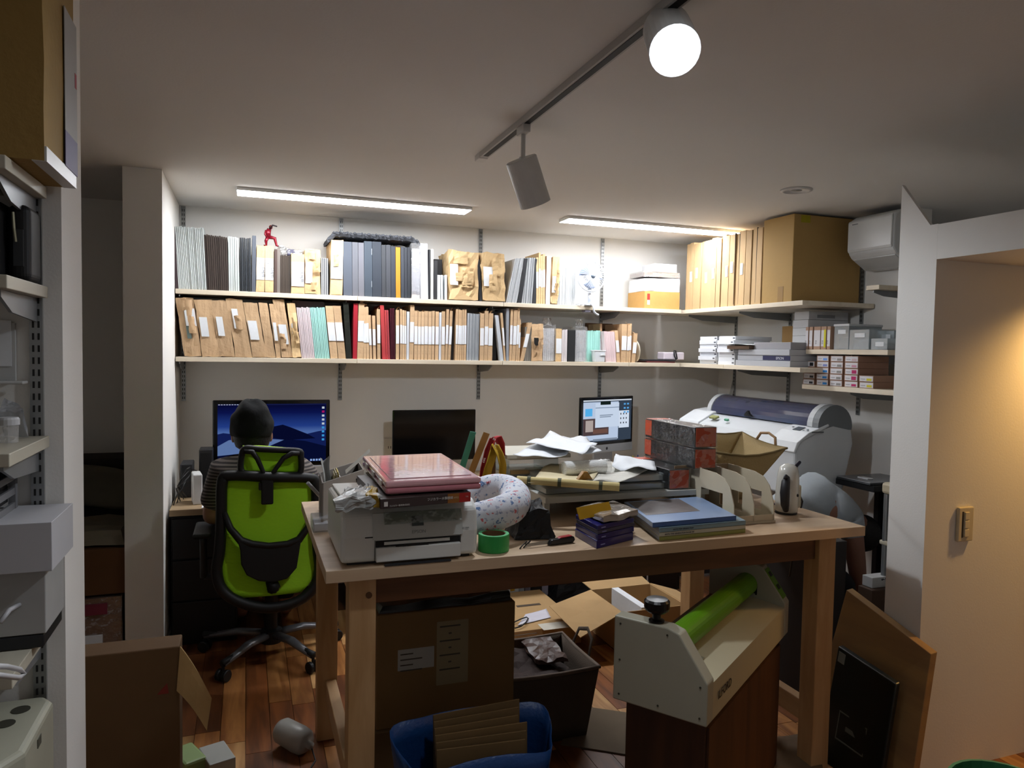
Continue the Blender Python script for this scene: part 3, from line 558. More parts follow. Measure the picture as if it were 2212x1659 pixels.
def thin(lst, grp, seg):
    for i, (a, b, yt, sh) in enumerate(lst):
        w1 = 'thin' if b-a < 6 else 'slim' if b-a < 8.5 else 'thick'
        parcel(ZL, a, b, yt, sh, f'{ORD[i+1]+" " if len(lst) > 1 else ""}{w1} kraft envelope {"from left " if len(lst) > 1 else ""}{seg}', amp=.0012, n=2, fold=False, group=grp)
        if (i*7+int(a)) % 5 < 3:
            a_, b_, h_, dx_ = slot(a, b, yt, sh, ZL, .2); o_ = thing_last[0]; sg = 1 if int(a) % 2 else -1; ln = .010+.014*((int(a)*13) % 7)/7
            G().sheet(lambda u, v: (a_+dx_+(b_-a_)*(.2+.6*u)+sg*.014*v*v, FY+.004+.10*u*.2+.012*v, ZL+h_-.001+ln*v), 3, 4, .001).build('open_flap', KR(), o_)
KG = 'banded kraft envelopes on the lower shelf'
thin([(771.5, 784.5, 656, 2), (785, 791.5, 664, -1), (792, 797.5, 663, -3), (798.5, 804, 681, -4), (806, 812.5, 682, -3), (815, 822, 668, -2)], KG, 'between the crimson book and the red books')
book(ZL, 826, 834, 659, -6, RB2, 'red_book', 'red book, tallest of the three leaning red ones', 'book', 'three leaning red books'); book(ZL, 834.5, 838, 670, -5, RB2, 'red_book', 'red book in the middle of the three leaning red ones', 'book', 'three leaning red books'); book(ZL, 838.5, 843, 670, -5, mat('#9c3a40', .5), 'red_book', 'red book nearest the maroon folder', 'book', 'three leaning red books')
for k in range(3): book(ZL, 844+k*3.4, 847+k*3.4, 666, -3, mat('#3f1420', .25, coat=.4), 'maroon_folder', 'glossy dark maroon folder right of the red books', 'folder', 'maroon folders')
thin([(855, 862, 670, -1), (864, 868.5, 668, -1), (869, 873, 670, -1), (873.5, 877.5, 671, -1)], KG, 'between the maroon folders and the grey board')
book(ZL, 878, 883.5, 673, 0, mat('#c3c6ca', .6), 'mat_board', 'light grey board in the middle of the kraft envelopes', 'board')
thin([(884, 893, 659, 1), (894, 901.5, 672, 0), (902, 908.5, 673, 0), (909, 915.5, 673, 0), (916, 923.5, 672, 0), (924, 931.5, 673, 0), (932, 938, 672, 0), (939.5, 947, 673, 0)], KG, 'between the grey board and the silvery sleeve')
book(ZL, 948, 952.5, 675, 0, mat('#c9cdd2', .4), 'mat_board', 'silvery white sleeve standing between kraft envelopes', 'board')
thin([(953, 960.5, 673, 0), (961, 966.5, 668, 2), (967, 973, 672, 4)], KG, 'between the silvery sleeve and the dark gap')
book(ZL, 973.5, 982, 671, 0, mat('#201a18', .5), 'folder_or_gap_shade', 'black slab standing in for the shaded gap of the kraft row', 'folder', off=.03)  # no folder here: black slab paints the shade in the gap between envelopes
thin([(983, 987.5, 668, 1), (988, 992.3, 669, 1), (992.8, 997, 670, 0), (997.5, 1001.5, 669, 0), (1002, 1006.5, 669, 0)], KG, 'between the dark gap and the grey print folders')
boards(ZL, 1008, 1034, 676, 678, 1, 8, mat('#a9adb1', .5, rnd=.2), 'print_folder', 'grey and white print folder in the middle of the kraft row', 'folder', 'grey print folders', gap=.12, m2=mat('#85898d', .5))
thin([(1036, 1044.5, 677, 0), (1045, 1053, 672, 1), (1053.5, 1063, 677, 1)], KG, 'right of the grey print folders')
book(ZL, 1063.5, 1077, 672, 0, mat('#1e1c1c', .5), 'folder_or_gap_shade', 'wide black slab standing in for shade behind the leaning white board', 'folder', off=.05, dep=.18)  # black slab stands in for the dark background, shade put into its colour
book(ZL, 1081, 1088, 681, -13, mat('#b9bdc2', .4), 'mat_board', 'silvery board leaning left in front of the wide dark gap', 'board', dep=.045)
thin([(1089, 1093, 676, -9)], KG, 'leaning beside the silvery board')
book(ZL, 1093.5, 1099, 666, -1, mat('#8b8e94', .5), 'mat_board', 'tall grey board right of the leaning silvery one', 'board')
thin([(1099.5, 1105, 668, 2), (1105.5, 1113, 670, 3), (1113.5, 1118.5, 667, 3), (1119, 1122, 690, 2)], KG, 'right of the tall grey board')
parcel(ZL, 1123, 1131, 697, 17, 'kraft envelope leaning to the right by itself', (.36, .71), amp=.001, n=2, fold=False, dep=.12, group=KG)
book(ZL, 1124, 1138, 683, 0, mat('#4a382c', .7), 'brown_folder', 'dark brown folder behind the right leaning envelope', 'folder', off=.14, dep=.1)
boards(ZL, 1133, 1147, 706, 708, 1, 3, mat('#6f6a62', .6, rnd=.2), 'mat_board', 'short grey brown board left of the torn kraft envelope', 'board', 'short grey brown boards', dep=.12)
t = parcel(ZL, 1148, 1172, 701, -1, 'torn kraft envelope with a black hole in its front on the lower shelf', None, amp=.008, n=6, tear=3, fold=False)
p = ay(1161, 738, FY-.02); G().prism([(p.x-.02, p.z+.025), (p.x+.018, p.z+.025), (p.x+.02, p.z-.022), (p.x-.008, p.z-.026), (p.x-.018, p.z-.012)], 'y', FY-.012, FY-.009).build('dark_contents', mat('#121212', .6), t, fixn=True)
def wrapped(x0, x1, yt, lb, hx, n):
    t = thing('wrapped_boards', lb, 'boards', (ay((x0+x1)/2, 780, FY).x, FY+.1, ZL))
    for i in range(n):
        a, b, h, dx = slot(x0+1+(x1-x0-2)*i/n, x0+1+(x1-x0-2)*(i+.88)/n, yt, 0, ZL, .2); G().hexa(*hexq(a, b, h, dx, ZL+.003, FY+.012, FY+.2)).build('board', mat(hx, .6, rnd=.1), t)
    a, b, h, dx = slot(x0, x1, yt-4, 0, ZL, .2); G().crumple(*hexq(a-.002, b+.002, h+.012, dx, ZL+.003, FY+.003, FY+.21), n=7, amp=.006, seed=int(x0), fr=26).build('clear_wrap', film(gloss=.22, haze=.10), t, weld=True)
    def tuft(u, v): return Vector((a+(b-a)*(.15+.7*u), FY+.04+.02*math.sin(u*9), ZL+h+.01+v*.05))+noise.noise_vector(Vector((u*7, v*5, x0)))*.014
    G().sheet(tuft, 8, 4, .0004).build('wrap_tuft', film(gloss=.3, haze=.08), t)
wrapped(1173, 1199, 710, 'white boards in crinkled clear wrap right of the torn envelope', '#cfcfd2', 6)
parcel(ZL, 1200, 1212.5, 710, 0, 'kraft envelope with a tall label right of the clear wrapped boards', (.25, .70), KR2(), amp=.001, n=2)
boards(ZL, 1213, 1225, 712, 712, 0, 4, mat('#cfc8c8', .6, rnd=.05), 'mat_board', 'off white board left of the black block', 'board', 'off white boards by the black block', gap=.16)
book(ZL, 1226, 1242, 713, 0, mat('#1a1b1d', .7), 'black_block', 'solid black block of boards in the lower shelf row', 'boards')
wrapped(1243, 1267.5, 714, 'grey white boards in clear wrap right of the black block', '#c2c4c8', 7)
boards(ZL, 1269, 1303, 714, 714, 0, 11, mat('#9fd6ca', .7, rnd=.06), 'mat_board', 'mint green board behind the small white tub', 'board', 'mint boards behind the white tub', gap=.1)
p = ay(1296, 783, FY-.01); t = thing('white_tub', 'small white tapered tub in front of the mint boards', 'tub', (p.x, SF+.03, ZL))

# tub stands before shortened boards
for o_ in [o for o in bpy.data.objects if o.get('group') == 'mint boards behind the white tub']: o_.location.y += .05
G().hexa([(p.x-.036, SF+.004, ZL+.0005), (p.x+.034, SF+.004, ZL+.0005), (p.x+.034, SF+.05, ZL+.0005), (p.x-.036, SF+.05, ZL+.0005)], [(p.x-.045, SF+.001, ZL+.078), (p.x+.038, SF+.001, ZL+.078), (p.x+.038, SF+.055, ZL+.078), (p.x-.045, SF+.055, ZL+.078)]).build('tub', mat('#d4d8db', .4), t, bev=.004)
G().box(p.x-.047, p.x+.04, SF-.0005, SF+.057, ZL+.072, ZL+.079).build('rim', mat('#dde0e2', .4), t, bev=.002)
G().box(p.x+.0, p.x+.037, SF-.0015, SF+.001, ZL+.045, ZL+.052).build('ledge', mat('#e6e8ea', .4), t)
parcel(ZL, 1303.5, 1308, 699, 0, 'single thin kraft envelope between mint and pink boards', (.30, .62), amp=.001, n=2, fold=False, off=.062, dep=.18)
boards(ZL, 1308.5, 1332, 716, 716, -5, 9, mat('#d6bfc0', .7, rnd=.05), 'mat_board', 'pale pink board right of the small white tub', 'board', 'pink boards by the tub', gap=.14)
xa, xb = ay(1275, 700, FY+.2).x, ay(1331, 700, FY+.2).x
G().box(xa, xb, FY+.255, FY+.285, ZL+.002, ay(1300, 698, FY+.2).z).build('brown_carton', mat('#6a4a30', .8), label='flat brown carton standing behind the mint and pink boards', cat='box')
thin([(1333, 1340, 714, -7), (1341, 1352, 700, 1), (1352.5, 1357.5, 702, 2), (1358, 1362, 699, 1), (1364, 1372, 720, 4)], KG, 'at the right end by the cream dish')
c = ay(1366, 779, FY+.1)
G().lathe([(0, 0), (.045, .001), (.070, .006), (.078, .012), (.074, .012), (.045, .004), (0, .003)], (ay(1374, 770, FY+.06).x, FY+.10, ZL+.0785), 32, (1, 0, .06)).build('cream_plate', mat('#cfc6b2', .4), smooth=True, label='cream round dish standing on edge at the end of the kraft row', cat='dish')
xa, xb = ay(1398, 780, FY).x, 2.80
G().box(xa, xb, FY+.0, FY+.2, ZL+.0005, ZL+.011).build('maroon_folder', mat('#5b2a2a', .5), bev=.002, label='maroon folder lying flat at the right end of the lower shelf', cat='folder')
G().para((xa-.02, FY+.01, 0), (xb, FY-.005, 0), (xa, FY+.19, 0), ZL+.012, ZL+.022).build('folder_or_gap_shade', mat('#26242a', .4), bev=.002, label='black folder lying on the maroon folder', cat='folder')
xa, xb = ay(1438, 760, FY).x, ay(1482, 760, FY).x; t = thing('white_case', 'small pinkish white case with a black strap on flat folders', 'case', ((xa+xb)/2, FY+.06, ZL+.0225))
G().box(xa, xb, FY+.02, FY+.11, ZL+.0225, ZL+.075).build('case', mat('#d3c8d0', .4), t, bev=.006)
xm = (xa+xb)/2+.005; G().sweep([(xm-.012, FY+.014, ZL+.078), (xm-.008, FY+.012, ZL+.05), (xm+.004, FY+.01, ZL+.024), (xm+.014, FY+.012, ZL+.03), (xm+.008, FY+.013, ZL+.06), (xm+.002, FY+.016, ZL+.086), (xm-.008, FY+.02, ZL+.086)], .0045, 8, True).build('strap', mat('#1b1b1d', .7), t, smooth=True)
# ================================================================ right wall shelves
XF = 2.872
CB = mat('#b89a70', .8, var=.12, sc=8, bump=.15, rnd=.08)
ed = [1478, 1486.5, 1495, 1511, 1533, 1544, 1554, 1563, 1571.5, 1585, 1593, 1606, 1619, 1630, 1642]
for i in range(len(ed)-1):
    a = ax(ed[i], 660, XF).y; b = ax(ed[i+1], 660, XF).y; hz_ = ax((ed[i]+ed[i+1])/2, 530-(ed[i]-1478)*.256+random.uniform(-3, 3), XF).z
    t = thing('cardboard_folder', f'{ORD[i+1]} upright cardboard folder from the back corner on the right wall shelf', 'folder', (XF+.2, (a+b)/2, ZU), 'upright cardboard folders')
    hz_ = min(hz_, 2.27); ins = .0 if i % 3 else .006
    G().hexa([(XF+ins, b+.002, ZU+.0005), (RW-.03, b+.002, ZU+.0005), (RW-.03, a-.002, ZU+.0005), (XF+ins, a-.002, ZU+.0005)], [(XF+ins+.004, b+.002, hz_), (RW-.03, b+.002, hz_), (RW-.03, a-.002, hz_), (XF+ins+.004, a-.002, hz_)]).build('sleeve', CB, t, bev=.0015)
    if i in (1, 2, 3, 4, 7, 8, 10):
        zc = ZU+.17+.02*(i % 3); yc = (a+b)/2; wv = min(.012, (a-b)*.3); G().box(XF+ins-.0015, XF+ins-.0001, yc-wv, yc+wv, zc, zc+.07).build('paper_label', PAPW, t)
    if i in (8, 9, 12): G().box(XF+ins-.001, XF+ins+.01, b+.0025, b+.006, ZU+.01, hz_+.004).build('open_edge', mat('#3a2c22', .8), t)
# tall carton at the near end of the shelf
t = thing('tall_carton', 'very large brown carton at the near end of the right wall shelf', 'box', (3.12, 3.45, ZU))
yb, ya = 3.60, 3.345; zt = 2.295
G().box(XF+.003, RW-.02, ya, yb, ZU+.0005, zt).build('carton', mat('#a5854f', .8, var=.08, sc=5, bump=.08), t, bev=.003)
G().box(XF+.05, XF+.115, ya-.0012, ya-.0002, zt-.045, zt-.005).build('yellow_sticker', striped('#b7a800', '#6d6a14', 60, 'X'), t)
G().box(XF+.0015, XF+.0028, ya+.07, ya+.115, ZU+.002, ZU+.09).build('tape_strip', mat('#8f6f3e', .35), t)
# shelf with white box stacks and paper boxes
wb = mat('#d3d6db', .5, var=.03, rnd=.04)
for s_, (pa, pb) in enumerate(((1509, 1547), (1549, 1586))):
    ya_ = ax(pb, 785, XF+.02).y; yb_ = ax(pa, 785, XF+.02).y
    for k in range(7):
        z0 = ZL+.0005+k*.0262; j = random.uniform(-.012, .012)
        o = G().box(XF+.02+j, XF+.30+j, ya_+.004+j*.5, yb_-.004+j*.5, z0, z0+.0258).build('white_carton', wb, bev=.001, label=f'flat white carton, {ORD[k+1]} from the bottom of the {"far" if s_ == 0 else "near"} white stack', cat='box', group='flat white cartons on the right wall shelf')
        G().box(XF+.0188+j, XF+.0199+j, ya_+.010+j*.5, ya_+.03+j*.5, z0+.009, z0+.017).build('print_mark', mat('#4a4c52', .6), o)
EP = mat('#a6a8ad', .5, var=.04); NAVY = mat('#2a2c4d', .5)
ya_, yb_ = ax(1706, 785, XF+.01).y, ax(1588, 785, XF+.01).y
zs = [ZL+.0005, ZL+.034, ZL+.066, ZL+.10]
for k in range(3):
    o = G().box(XF+.012+.006*(k % 2), XF+.33, ya_+.004*k, yb_-.012*k, zs[k], zs[k+1]-.0006).build('paper_box', EP, bev=.002, label=f'grey flat paper box, {ORD[k+1]} from the bottom beside the white cartons', cat='box', group='grey paper boxes')
    if k == 1:
        G().box(XF+.0168, XF+.0179, ya_+.006, ya_+.24, zs[k]+.003, zs[k+1]-.003).build('navy_band', NAVY, o)
        text('EPSON', .022, frame((XF+.0165, ya_+.125, zs[k]+.008), (0, -1, 0), (0, 0, 1)), mat('#c9ccd6', .5), o)
G().box(XF+.03, XF+.34, ya_+.02, yb_-.15, zs[3], zs[3]+.042).build('paper_box', mat('#8d8c90', .5), bev=.002, label='dark grey paper box on top of the grey paper box stack', cat='box', group='grey paper boxes')
G().para((XF-.005, yb_-.15, 0), (XF-.01, yb_+.06, 0), (XF+.27, yb_-.15, 0), zs[3]-.012+.013, zs[3]+.022).build('brown_folder', mat('#5a4637', .6), label='brown folder lying across the white stack and the paper boxes', cat='folder', fixn=True)
def lp(u, v): return (XF-.02+.25*v, yb_-.16+.24*u, zs[3]+.026+.006*math.sin(u*3))
G().sheet(lp, 8, 4, .0012).build('loose_paper', PAPW, label='loose white papers lying on the brown folder of the right wall shelf', cat='paper')
# tall column of white paper boxes
for k in range(6):
    z0 = ZL+.0005+k*.046
    G().box(3.055, RW-.03, 3.405+(.004 if k % 2 else 0), 3.535, z0, z0+.0452).build('white_carton', mat('#c6c8ca', .55, var=.03), bev=.0015, label=f'white paper box, {ORD[k+1]} from the bottom of the tall column by the short shelf', cat='box', group='tall column of white boxes')
G().box(3.10, RW-.06, 3.57, 3.68, zs[3]+.0425, zs[3]+.145).build('small_carton', mat('#8a6a3c', .75), label='small brown carton peeking out left of the white box column', cat='box', bev=.002)
# short shelf: upright ink cartons and clear bins
ZS = 1.538; X3 = 3.012
ek = [(1739, 1745.5), (1747, 1754.5), (1757, 1771.5), (1772.5, 1784), (1785.5, 1793)]
for k, (a, b) in enumerate(ek):
    y1 = ax(a, 752, X3).y; y0 = ax(b, 752, X3).y
    t = thing('ink_carton', f'upright ink carton, {ORD[k+1]} from the left on the short shelf', 'box', (X3+.1, (y0+y1)/2, ZS), 'upright ink cartons')
    G().box(X3, X3+.2, y0+.001, y1-.001, ZS+.0005, ZS+.128).build('carton', mat('#a98973', .7), t, bev=.001)
    G().box(X3-.0012, X3-.0002, y0+.002, y1-.002, ZS+.018, ZS+.108).build('label', mat('#cfcdd0', .6), t)
    if k == 3: G().box(X3-.002, X3-.0013, y0+.002, y0+.016, ZS+.012, ZS+.11).build('yellow_stripe', mat('#c9c400', .5), t)
    text('ENE', .012, frame((X3-.0013, (y0+y1)/2+.003, ZS+.03), (0, 0, 1), (0, 1, 0)), mat('#55555c', .6), t)
BIN = film('#e8eef0', .14, .12, .28, 8, .1)
def clearbin(a, b, zt, x0, x1, lb, lid=False, base=ZS):
    y1 = ax(a, 755, x0).y; y0 = ax(b, 755, x0).y; y0 = max(y0, 2.80); t = thing('clear_bin', lb, 'bin', ((x0+x1)/2, (y0+y1)/2, base), 'clear plastic bins on the short shelf'); z0 = base+.0006; e = .003
    g = G().box(x0, x1, y0, y1, z0, z0+e); g.box(x0, x0+e, y0, y1, z0+e, zt); g.box(x1-e, x1, y0, y1, z0+e, zt); g.box(x0+e, x1-e, y0, y0+e, z0+e, zt); g.box(x0+e, x1-e, y1-e, y1, z0+e, zt); g.build('tub', BIN, t)
    G().crumple([(x0+.02, y0+.01, z0+.004), (x1-.02, y0+.01, z0+.004), (x1-.02, y1-.01, z0+.004), (x0+.02, y1-.01, z0+.004)], [(x0+.02, y0+.015, zt*.55+z0*.45), (x1-.02, y0+.015, zt*.6+z0*.4), (x1-.02, y1-.015, zt*.5+z0*.5), (x0+.02, y1-.015, zt*.55+z0*.45)], 3, .008, int(a), 30).build('contents', mat('#84888c', .6), t, weld=True)
    G().box(x0-.0016, x0-.0004, y0+(y1-y0)*.2, y0+(y1-y0)*.72, zt-.04, zt-.018).build('label_strip', PAPW, t)
    text('ンキャリア', .012, frame((x0-.0018, y0+(y1-y0)*.68, zt-.034), (0, -1, 0), (0, 0, 1)), mat('#9a9aa0', .6), t) if False else None
    if lid: G().box(x0-.004, x1+.004, y0-.004, y1+.004, zt+.0004, zt+.014).build('lid', mat('#c9cbcc', .4), t, bev=.003)
clearbin(1801, 1832, ZS+.125, X3+.01, X3+.24, 'clear bin with a white lid right of the upright ink cartons', True)
clearbin(1834, 1876, ZS+.105, X3+.004, X3+.24, 'clear open bin in the middle of the short shelf')
clearbin(1881, 1916, ZS+.058, X3+.006, X3+.10, 'low clear bin at the front near end of the short shelf')
clearbin(1893, 1930, ZS+.10, X3+.12, X3+.30, 'clear bin behind the low one at the near end of the short shelf')
t = thing('long_carton', 'long grey white carton lying on the tall column of white boxes', 'box', (3.2, 3.47, 1.712))
G().box(3.06, RW-.03, 3.41, 3.53, ZL+.0005+6*.046+.0005, ZL+.0005+6*.046+.05).build('carton', mat('#b9babb', .55), t, bev=.002)
G().box(3.12, 3.25, 3.4088, 3.4098, ZL+.0005+6*.046+.012, ZL+.0005+6*.046+.03).build('print_mark', mat('#7b7d80', .6), t)
# ink cartons on the lowest shelf
ZI = 1.338; X4 = 3.012; cw = [(1733, 1758), (1761, 1787.5), (1790.5, 1818.5), (1822, 1852), (1854, 1886)]
rows = [4, 5, 5, 5, 2]; tint = ['#26262a', '#2a7fc4', '#8d8a86', '#b02160', '#c9bf2c']; tint2 = {(1, 3): '#7b86bd', (1, 4): '#6a94d6', (3, 3): '#c08a9c', (3, 4): '#c0a8ac'}
cn = ['black', 'cyan', 'grey', 'magenta', 'yellow']
for c_, (a, b) in enumerate(cw):
    y1 = ax(a, 832, X4).y; y0 = ax(b, 836, X4).y; hh = .0335
    for r_ in range(rows[c_]):
        z0 = ZI+.0005+r_*hh; j = random.uniform(0, .006)
        o = thing('ink_carton', f'{cn[c_]} ink carton, {ORD[r_+1]} from the bottom of its column on the lowest right shelf', 'box', (X4+.1, (y0+y1)/2, z0), 'ink cartons on the lowest right wall shelf')
        G().box(X4+j, X4+.21+j, y0+.0015, y1-.0015, z0, z0+hh-.0008).build('carton', mat('#9a7763', .7), o, bev=.001)
        G().box(X4+j-.0012, X4+j-.0002, y0+.004, y1-.008, z0+.003, z0+hh-.004).build('label', mat('#cdcbce', .6), o)
        w_ = y1-y0; G().box(X4+j-.002, X4+j-.0014, y0+w_*.12, y0+w_*(.45 if c_ != 0 else .42), z0+.006, z0+(.018 if (c_, r_) not in ((0, 3), (3, 1), (3, 2)) else .025)).build('colour_patch', mat(tint2.get((c_, r_), tint[c_]), .5), o)
        G().box(X4+j-.002, X4+j-.0014, y0+w_*.55, y0+w_*.85, z0+.013, z0+.0155).build('print_line', mat('#77777c', .6), o)
# ================================================================ back desk
DZ = .69; DM = wood('#8a7458', '#a58c6a', 0, .5, 6); BLK = mat('#0d0d0e', .4); ALU = mat('#a9abad', .35, .7)
t = thing('long_desk', 'long wood topped desk along the back wall carrying the computers', 'desk', (1.0, 4.3, 0))
G().box(-.355, 2.62, 3.90, BW-.02, DZ-.032, DZ).build('desk_top', DM, t, bev=.002)
for x in (-.34, .62, 1.6, 2.55): G().box(x, x+.05, 3.96, 4.6, 0, DZ-.033).build('desk_leg', mat('#1b1a19', .6), t)
G().box(-.34, 2.6, 4.55, 4.57, .22, DZ-.034).build('modesty_panel', mat('#171615', .7), t)
t = thing('desk_cabinet', 'black low cabinet under the left end of the long desk', 'cabinet', (-.2, 4.2, 0))
G().box(-.352, -.345+.30, 3.93, 4.53, .0, DZ-.04).build('carcass', mat('#0f0f10', .6), t, bev=.003)
for k in range(3): G().box(-.345, -.05, 3.916, 3.929, .02+k*.21, .02+k*.21+.2).build('drawer_front', mat('#121214', .5), t, bev=.003)
# ---- computers
def computer(lb, xl, xr, yl, yr, zt, zb, chin, kind):
    A = Vector((xl, yl, zb)); u = (Vector((xr, yr, zb))-A); W = u.length; ud = u.normalized(); nd = Vector((ud.y, -ud.x, 0)); H = zt-zb
    T = frame(A, ud, (0, 0, 1))   # local x along the screen, y up, z towards the viewer
    mid = A+u/2
    t = thing('desktop_computer', lb, 'computer', (mid.x-nd.x*.06, mid.y-nd.y*.06, DZ), 'all-in-one computers on the desk')
    G(T).box(0, W, 0, H, -.02, 0).build('glass_front', mat('#060607', .12, var=0), t, bev=.006)
    if chin: G(T).box(0, W, -chin, -.0005, -.02, 0).build('chin', ALU, t, bev=.003)
    G(T).lathe([(0, -.03), (min(W, H)*.36, -.022), (min(W, H)*.44, -.0205), (0, -.0203)], (W/2, H*.45, 0), 24).build('rear_bulge', ALU, t, smooth=True)
    G(T).box(W/2-.09, W/2+.09, -zb+DZ+.0, H*.3, -.05, -.032).build('stand_neck', ALU, t, bev=.003)
    G(T).box(W/2-.10, W/2+.10, -zb+DZ+.0005, -zb+DZ+.008, -.16, .06).build('stand_foot', ALU, t, bev=.003)
    return t, T, W, H
t, T, W, H = computer('large all-in-one computer with a blue dune wallpaper behind the sitting person', -.18, .463, 4.42, 4.42, 1.192, .805, .062, 0)
x0, x1, y0, y1 = .026, W-.022, .024, H-.022
scr = G(T).box(x0, x1, y0, y1, .0002, .0012)
m = bpy.data.materials.new('dusk_sky_screen'); m.use_nodes = True; N = m.node_tree.nodes; L = m.node_tree.links; N.remove(N['Principled BSDF'])
e = N.new('ShaderNodeEmission'); tc = N.new('ShaderNodeTexCoord'); sx = N.new('ShaderNodeSeparateXYZ'); mr = N.new('ShaderNodeMapRange'); cr = N.new('ShaderNodeValToRGB')
L.new(tc.outputs['Object'], sx.inputs[0]); L.new(sx.outputs['Z'], mr.inputs['Value']); mr.inputs['From Min'].default_value = .805-DZ+y0; mr.inputs['From Max'].default_value = .805-DZ+y1
cr.color_ramp.elements[0].color = lin('#0a1030'); cr.color_ramp.elements[1].color = lin('#0a0d38')
for p_, h_ in ((.01, '#0a1030'), (.25, '#3b5599'), (.52, '#5d7fc6'), (.62, '#2b4aa0'), (.85, '#101a5c'), (.99, '#0a0d38')):
    el = cr.color_ramp.elements.new(p_); el.color = lin(h_)
L.new(mr.outputs[0], cr.inputs[0]); L.new(cr.outputs[0], e.inputs[0]); e.inputs[1].default_value = .6; L.new(e.outputs[0], N['Material Output'].inputs[0])
sc_ = scr.build('screen', m, t)
def dune(pts, hx, s_, z, nm='dune'): G(T).prism([(x0+(x1-x0)*a, y0+(y1-y0)*b) for a, b in pts], 'z', z, z+.0003).build(nm, emis(hx, s_), sc_, fixn=True)
dune([(0, .26), (0, .50), (.05, .52), (.13, .50), (.3, .56), (.46, .6), (.59, .645), (.66, .60), (.82, .48), (.92, .52), (1, .54), (1, 0), (.0, 0)], '#1b2a6c', .5, .0014)
dune([(0, .30), (.10, .40), (.22, .42), (.5, .40), (.64, .38), (.6, .33), (.4, .24), (.2, .17), (0, .14)], '#6f8cc4', .6, .0018)
dune([(0, .14), (.2, .17), (.42, .25), (.62, .40), (.8, .36), (1, .26), (1, 0), (0, 0)], '#101a4c', .35, .0022)
dune([(.46, .6), (.59, .645), (.66, .60), (.82, .48), (.9, .40), (.62, .38), (.5, .42)], '#0d1440', .4, .0026)
for k in range(9):
    yy = y1-.018-k*.0235; G(T).box(x1-.024, x1-.010, yy-.012, yy, .003, .0034).build('desktop_icon', emis('#b0186a' if k == 1 else '#c9d4e0' if k < 5 else '#3d9be0', .8), sc_)
G(T).box(x0, x1, y1-.007, y1, .0029, .0032).build('menu_bar', emis('#222a66', .4), sc_)
for k in range(9): G(T).box(x0+.004+k*.014, x0+.013+k*.014, y1-.005, y1-.002, .0033, .0035).build('menu_word', emis('#dfe4ff', .8), sc_)
for k in range(4): G(T).box(x1-.09+k*.016, x1-.079+k*.016, y0+.004, y0+.015, .003, .0034).build('dock_icon', emis('#9fc0ff', .7), sc_)
t, T, W, H = computer('dark switched off monitor between the two lit computers', .846, 1.381, 4.47, 4.47, 1.121, .80, .0, 1)
t, T, W, H = computer('small all-in-one computer with open windows on its screen at the right', 2.035, 2.515, 4.29, 4.46, 1.205, .885, .055, 2)
x0, x1, y0, y1 = .022, W-.02, .022, H-.02
sc_ = G(T).box(x0, x1, y0, y1, .0002, .0012).build('screen', emis('#3a4656', .8), t)
def win(a, b, c_, d_, hx, s_, z, nm='window'): G(T).box(x0+(x1-x0)*a, x0+(x1-x0)*b, y0+(y1-y0)*c_, y0+(y1-y0)*d_, z, z+.0003).build(nm, emis(hx, s_), sc_)
win(0, .72, .04, .95, '#b9c9e2', .95, .0014); win(.04, .18, .62, .80, '#58b4f0', .9, .0018, 'blue_tile'); win(.0, .52, .16, .56, '#5b4a4c', .7, .0018, 'photo'); win(.05, .2, .25, .52, '#c7b9b4', .7, .0021, 'photo_detail'); win(.2, .5, .2, .30, '#7d5a50', .7, .0021, 'photo_detail')
win(.24, .73, .34, .92, '#c4d2e6', 1.0, .0024); win(.24, .73, .80, .82, '#8fa0b8', .8, .0028, 'rule'); win(.33, .6, .62, .64, '#8a9ab0', .7, .0028, 'text_line'); win(.33, .56, .58, .60, '#8a9ab0', .7, .0028, 'text_line')
win(.34, .55, .88, .96, '#20302c', .5, .0030, 'toolbar'); win(.73, .95, .30, .72, '#cdd9ea', 1.0, .0024)
for k in range(9): win(.76+.06*(k % 3), .78+.06*(k % 3), .62-.11*(k//3), .66-.11*(k//3), '#38404c', .5, .0028, 'file_icon')
for k in range(6): win(.83+.07*(k % 2), .87+.07*(k % 2), .86-.10*(k//2), .90-.10*(k//2), '#5aa8e8', .9, .0028, 'desktop_icon')
win(0, 1, .97, 1, '#d5deea', .9, .0016, 'menu_bar'); win(.2, .7, .02, .07, '#8a97aa', .8, .0030, 'dock')
G(T).lathe([(0, 0), (.010, 0), (.0, .0004)], (W/2, -.028, 0), 16).build('logo', mat('#1a1a1c', .4), t)
for nm, x, y, w_, lb in (('keyboard', 2.05, 4.08, .40, 'slim white keyboard in front of the small lit computer'), ('keyboard', -.02, 4.16, .43, 'slim keyboard on the desk in front of the sitting person')):
    t = thing(nm, lb, 'keyboard', (x+w_/2, y+.06, DZ)); G().box(x, x+w_, y, y+.12, DZ+.0005, DZ+.010).build('tray', ALU, t, bev=.002); kt = t.children[0]
    for r_ in range(4):
        for k in range(13): G().box(x+.008+k*(w_-.016)/13, x+.006+(k+1)*(w_-.016)/13-.001, y+.008+r_*.027, y+.031+r_*.027, DZ+.0105, DZ+.0135).build('key', mat('#d5d5d3', .5), kt)
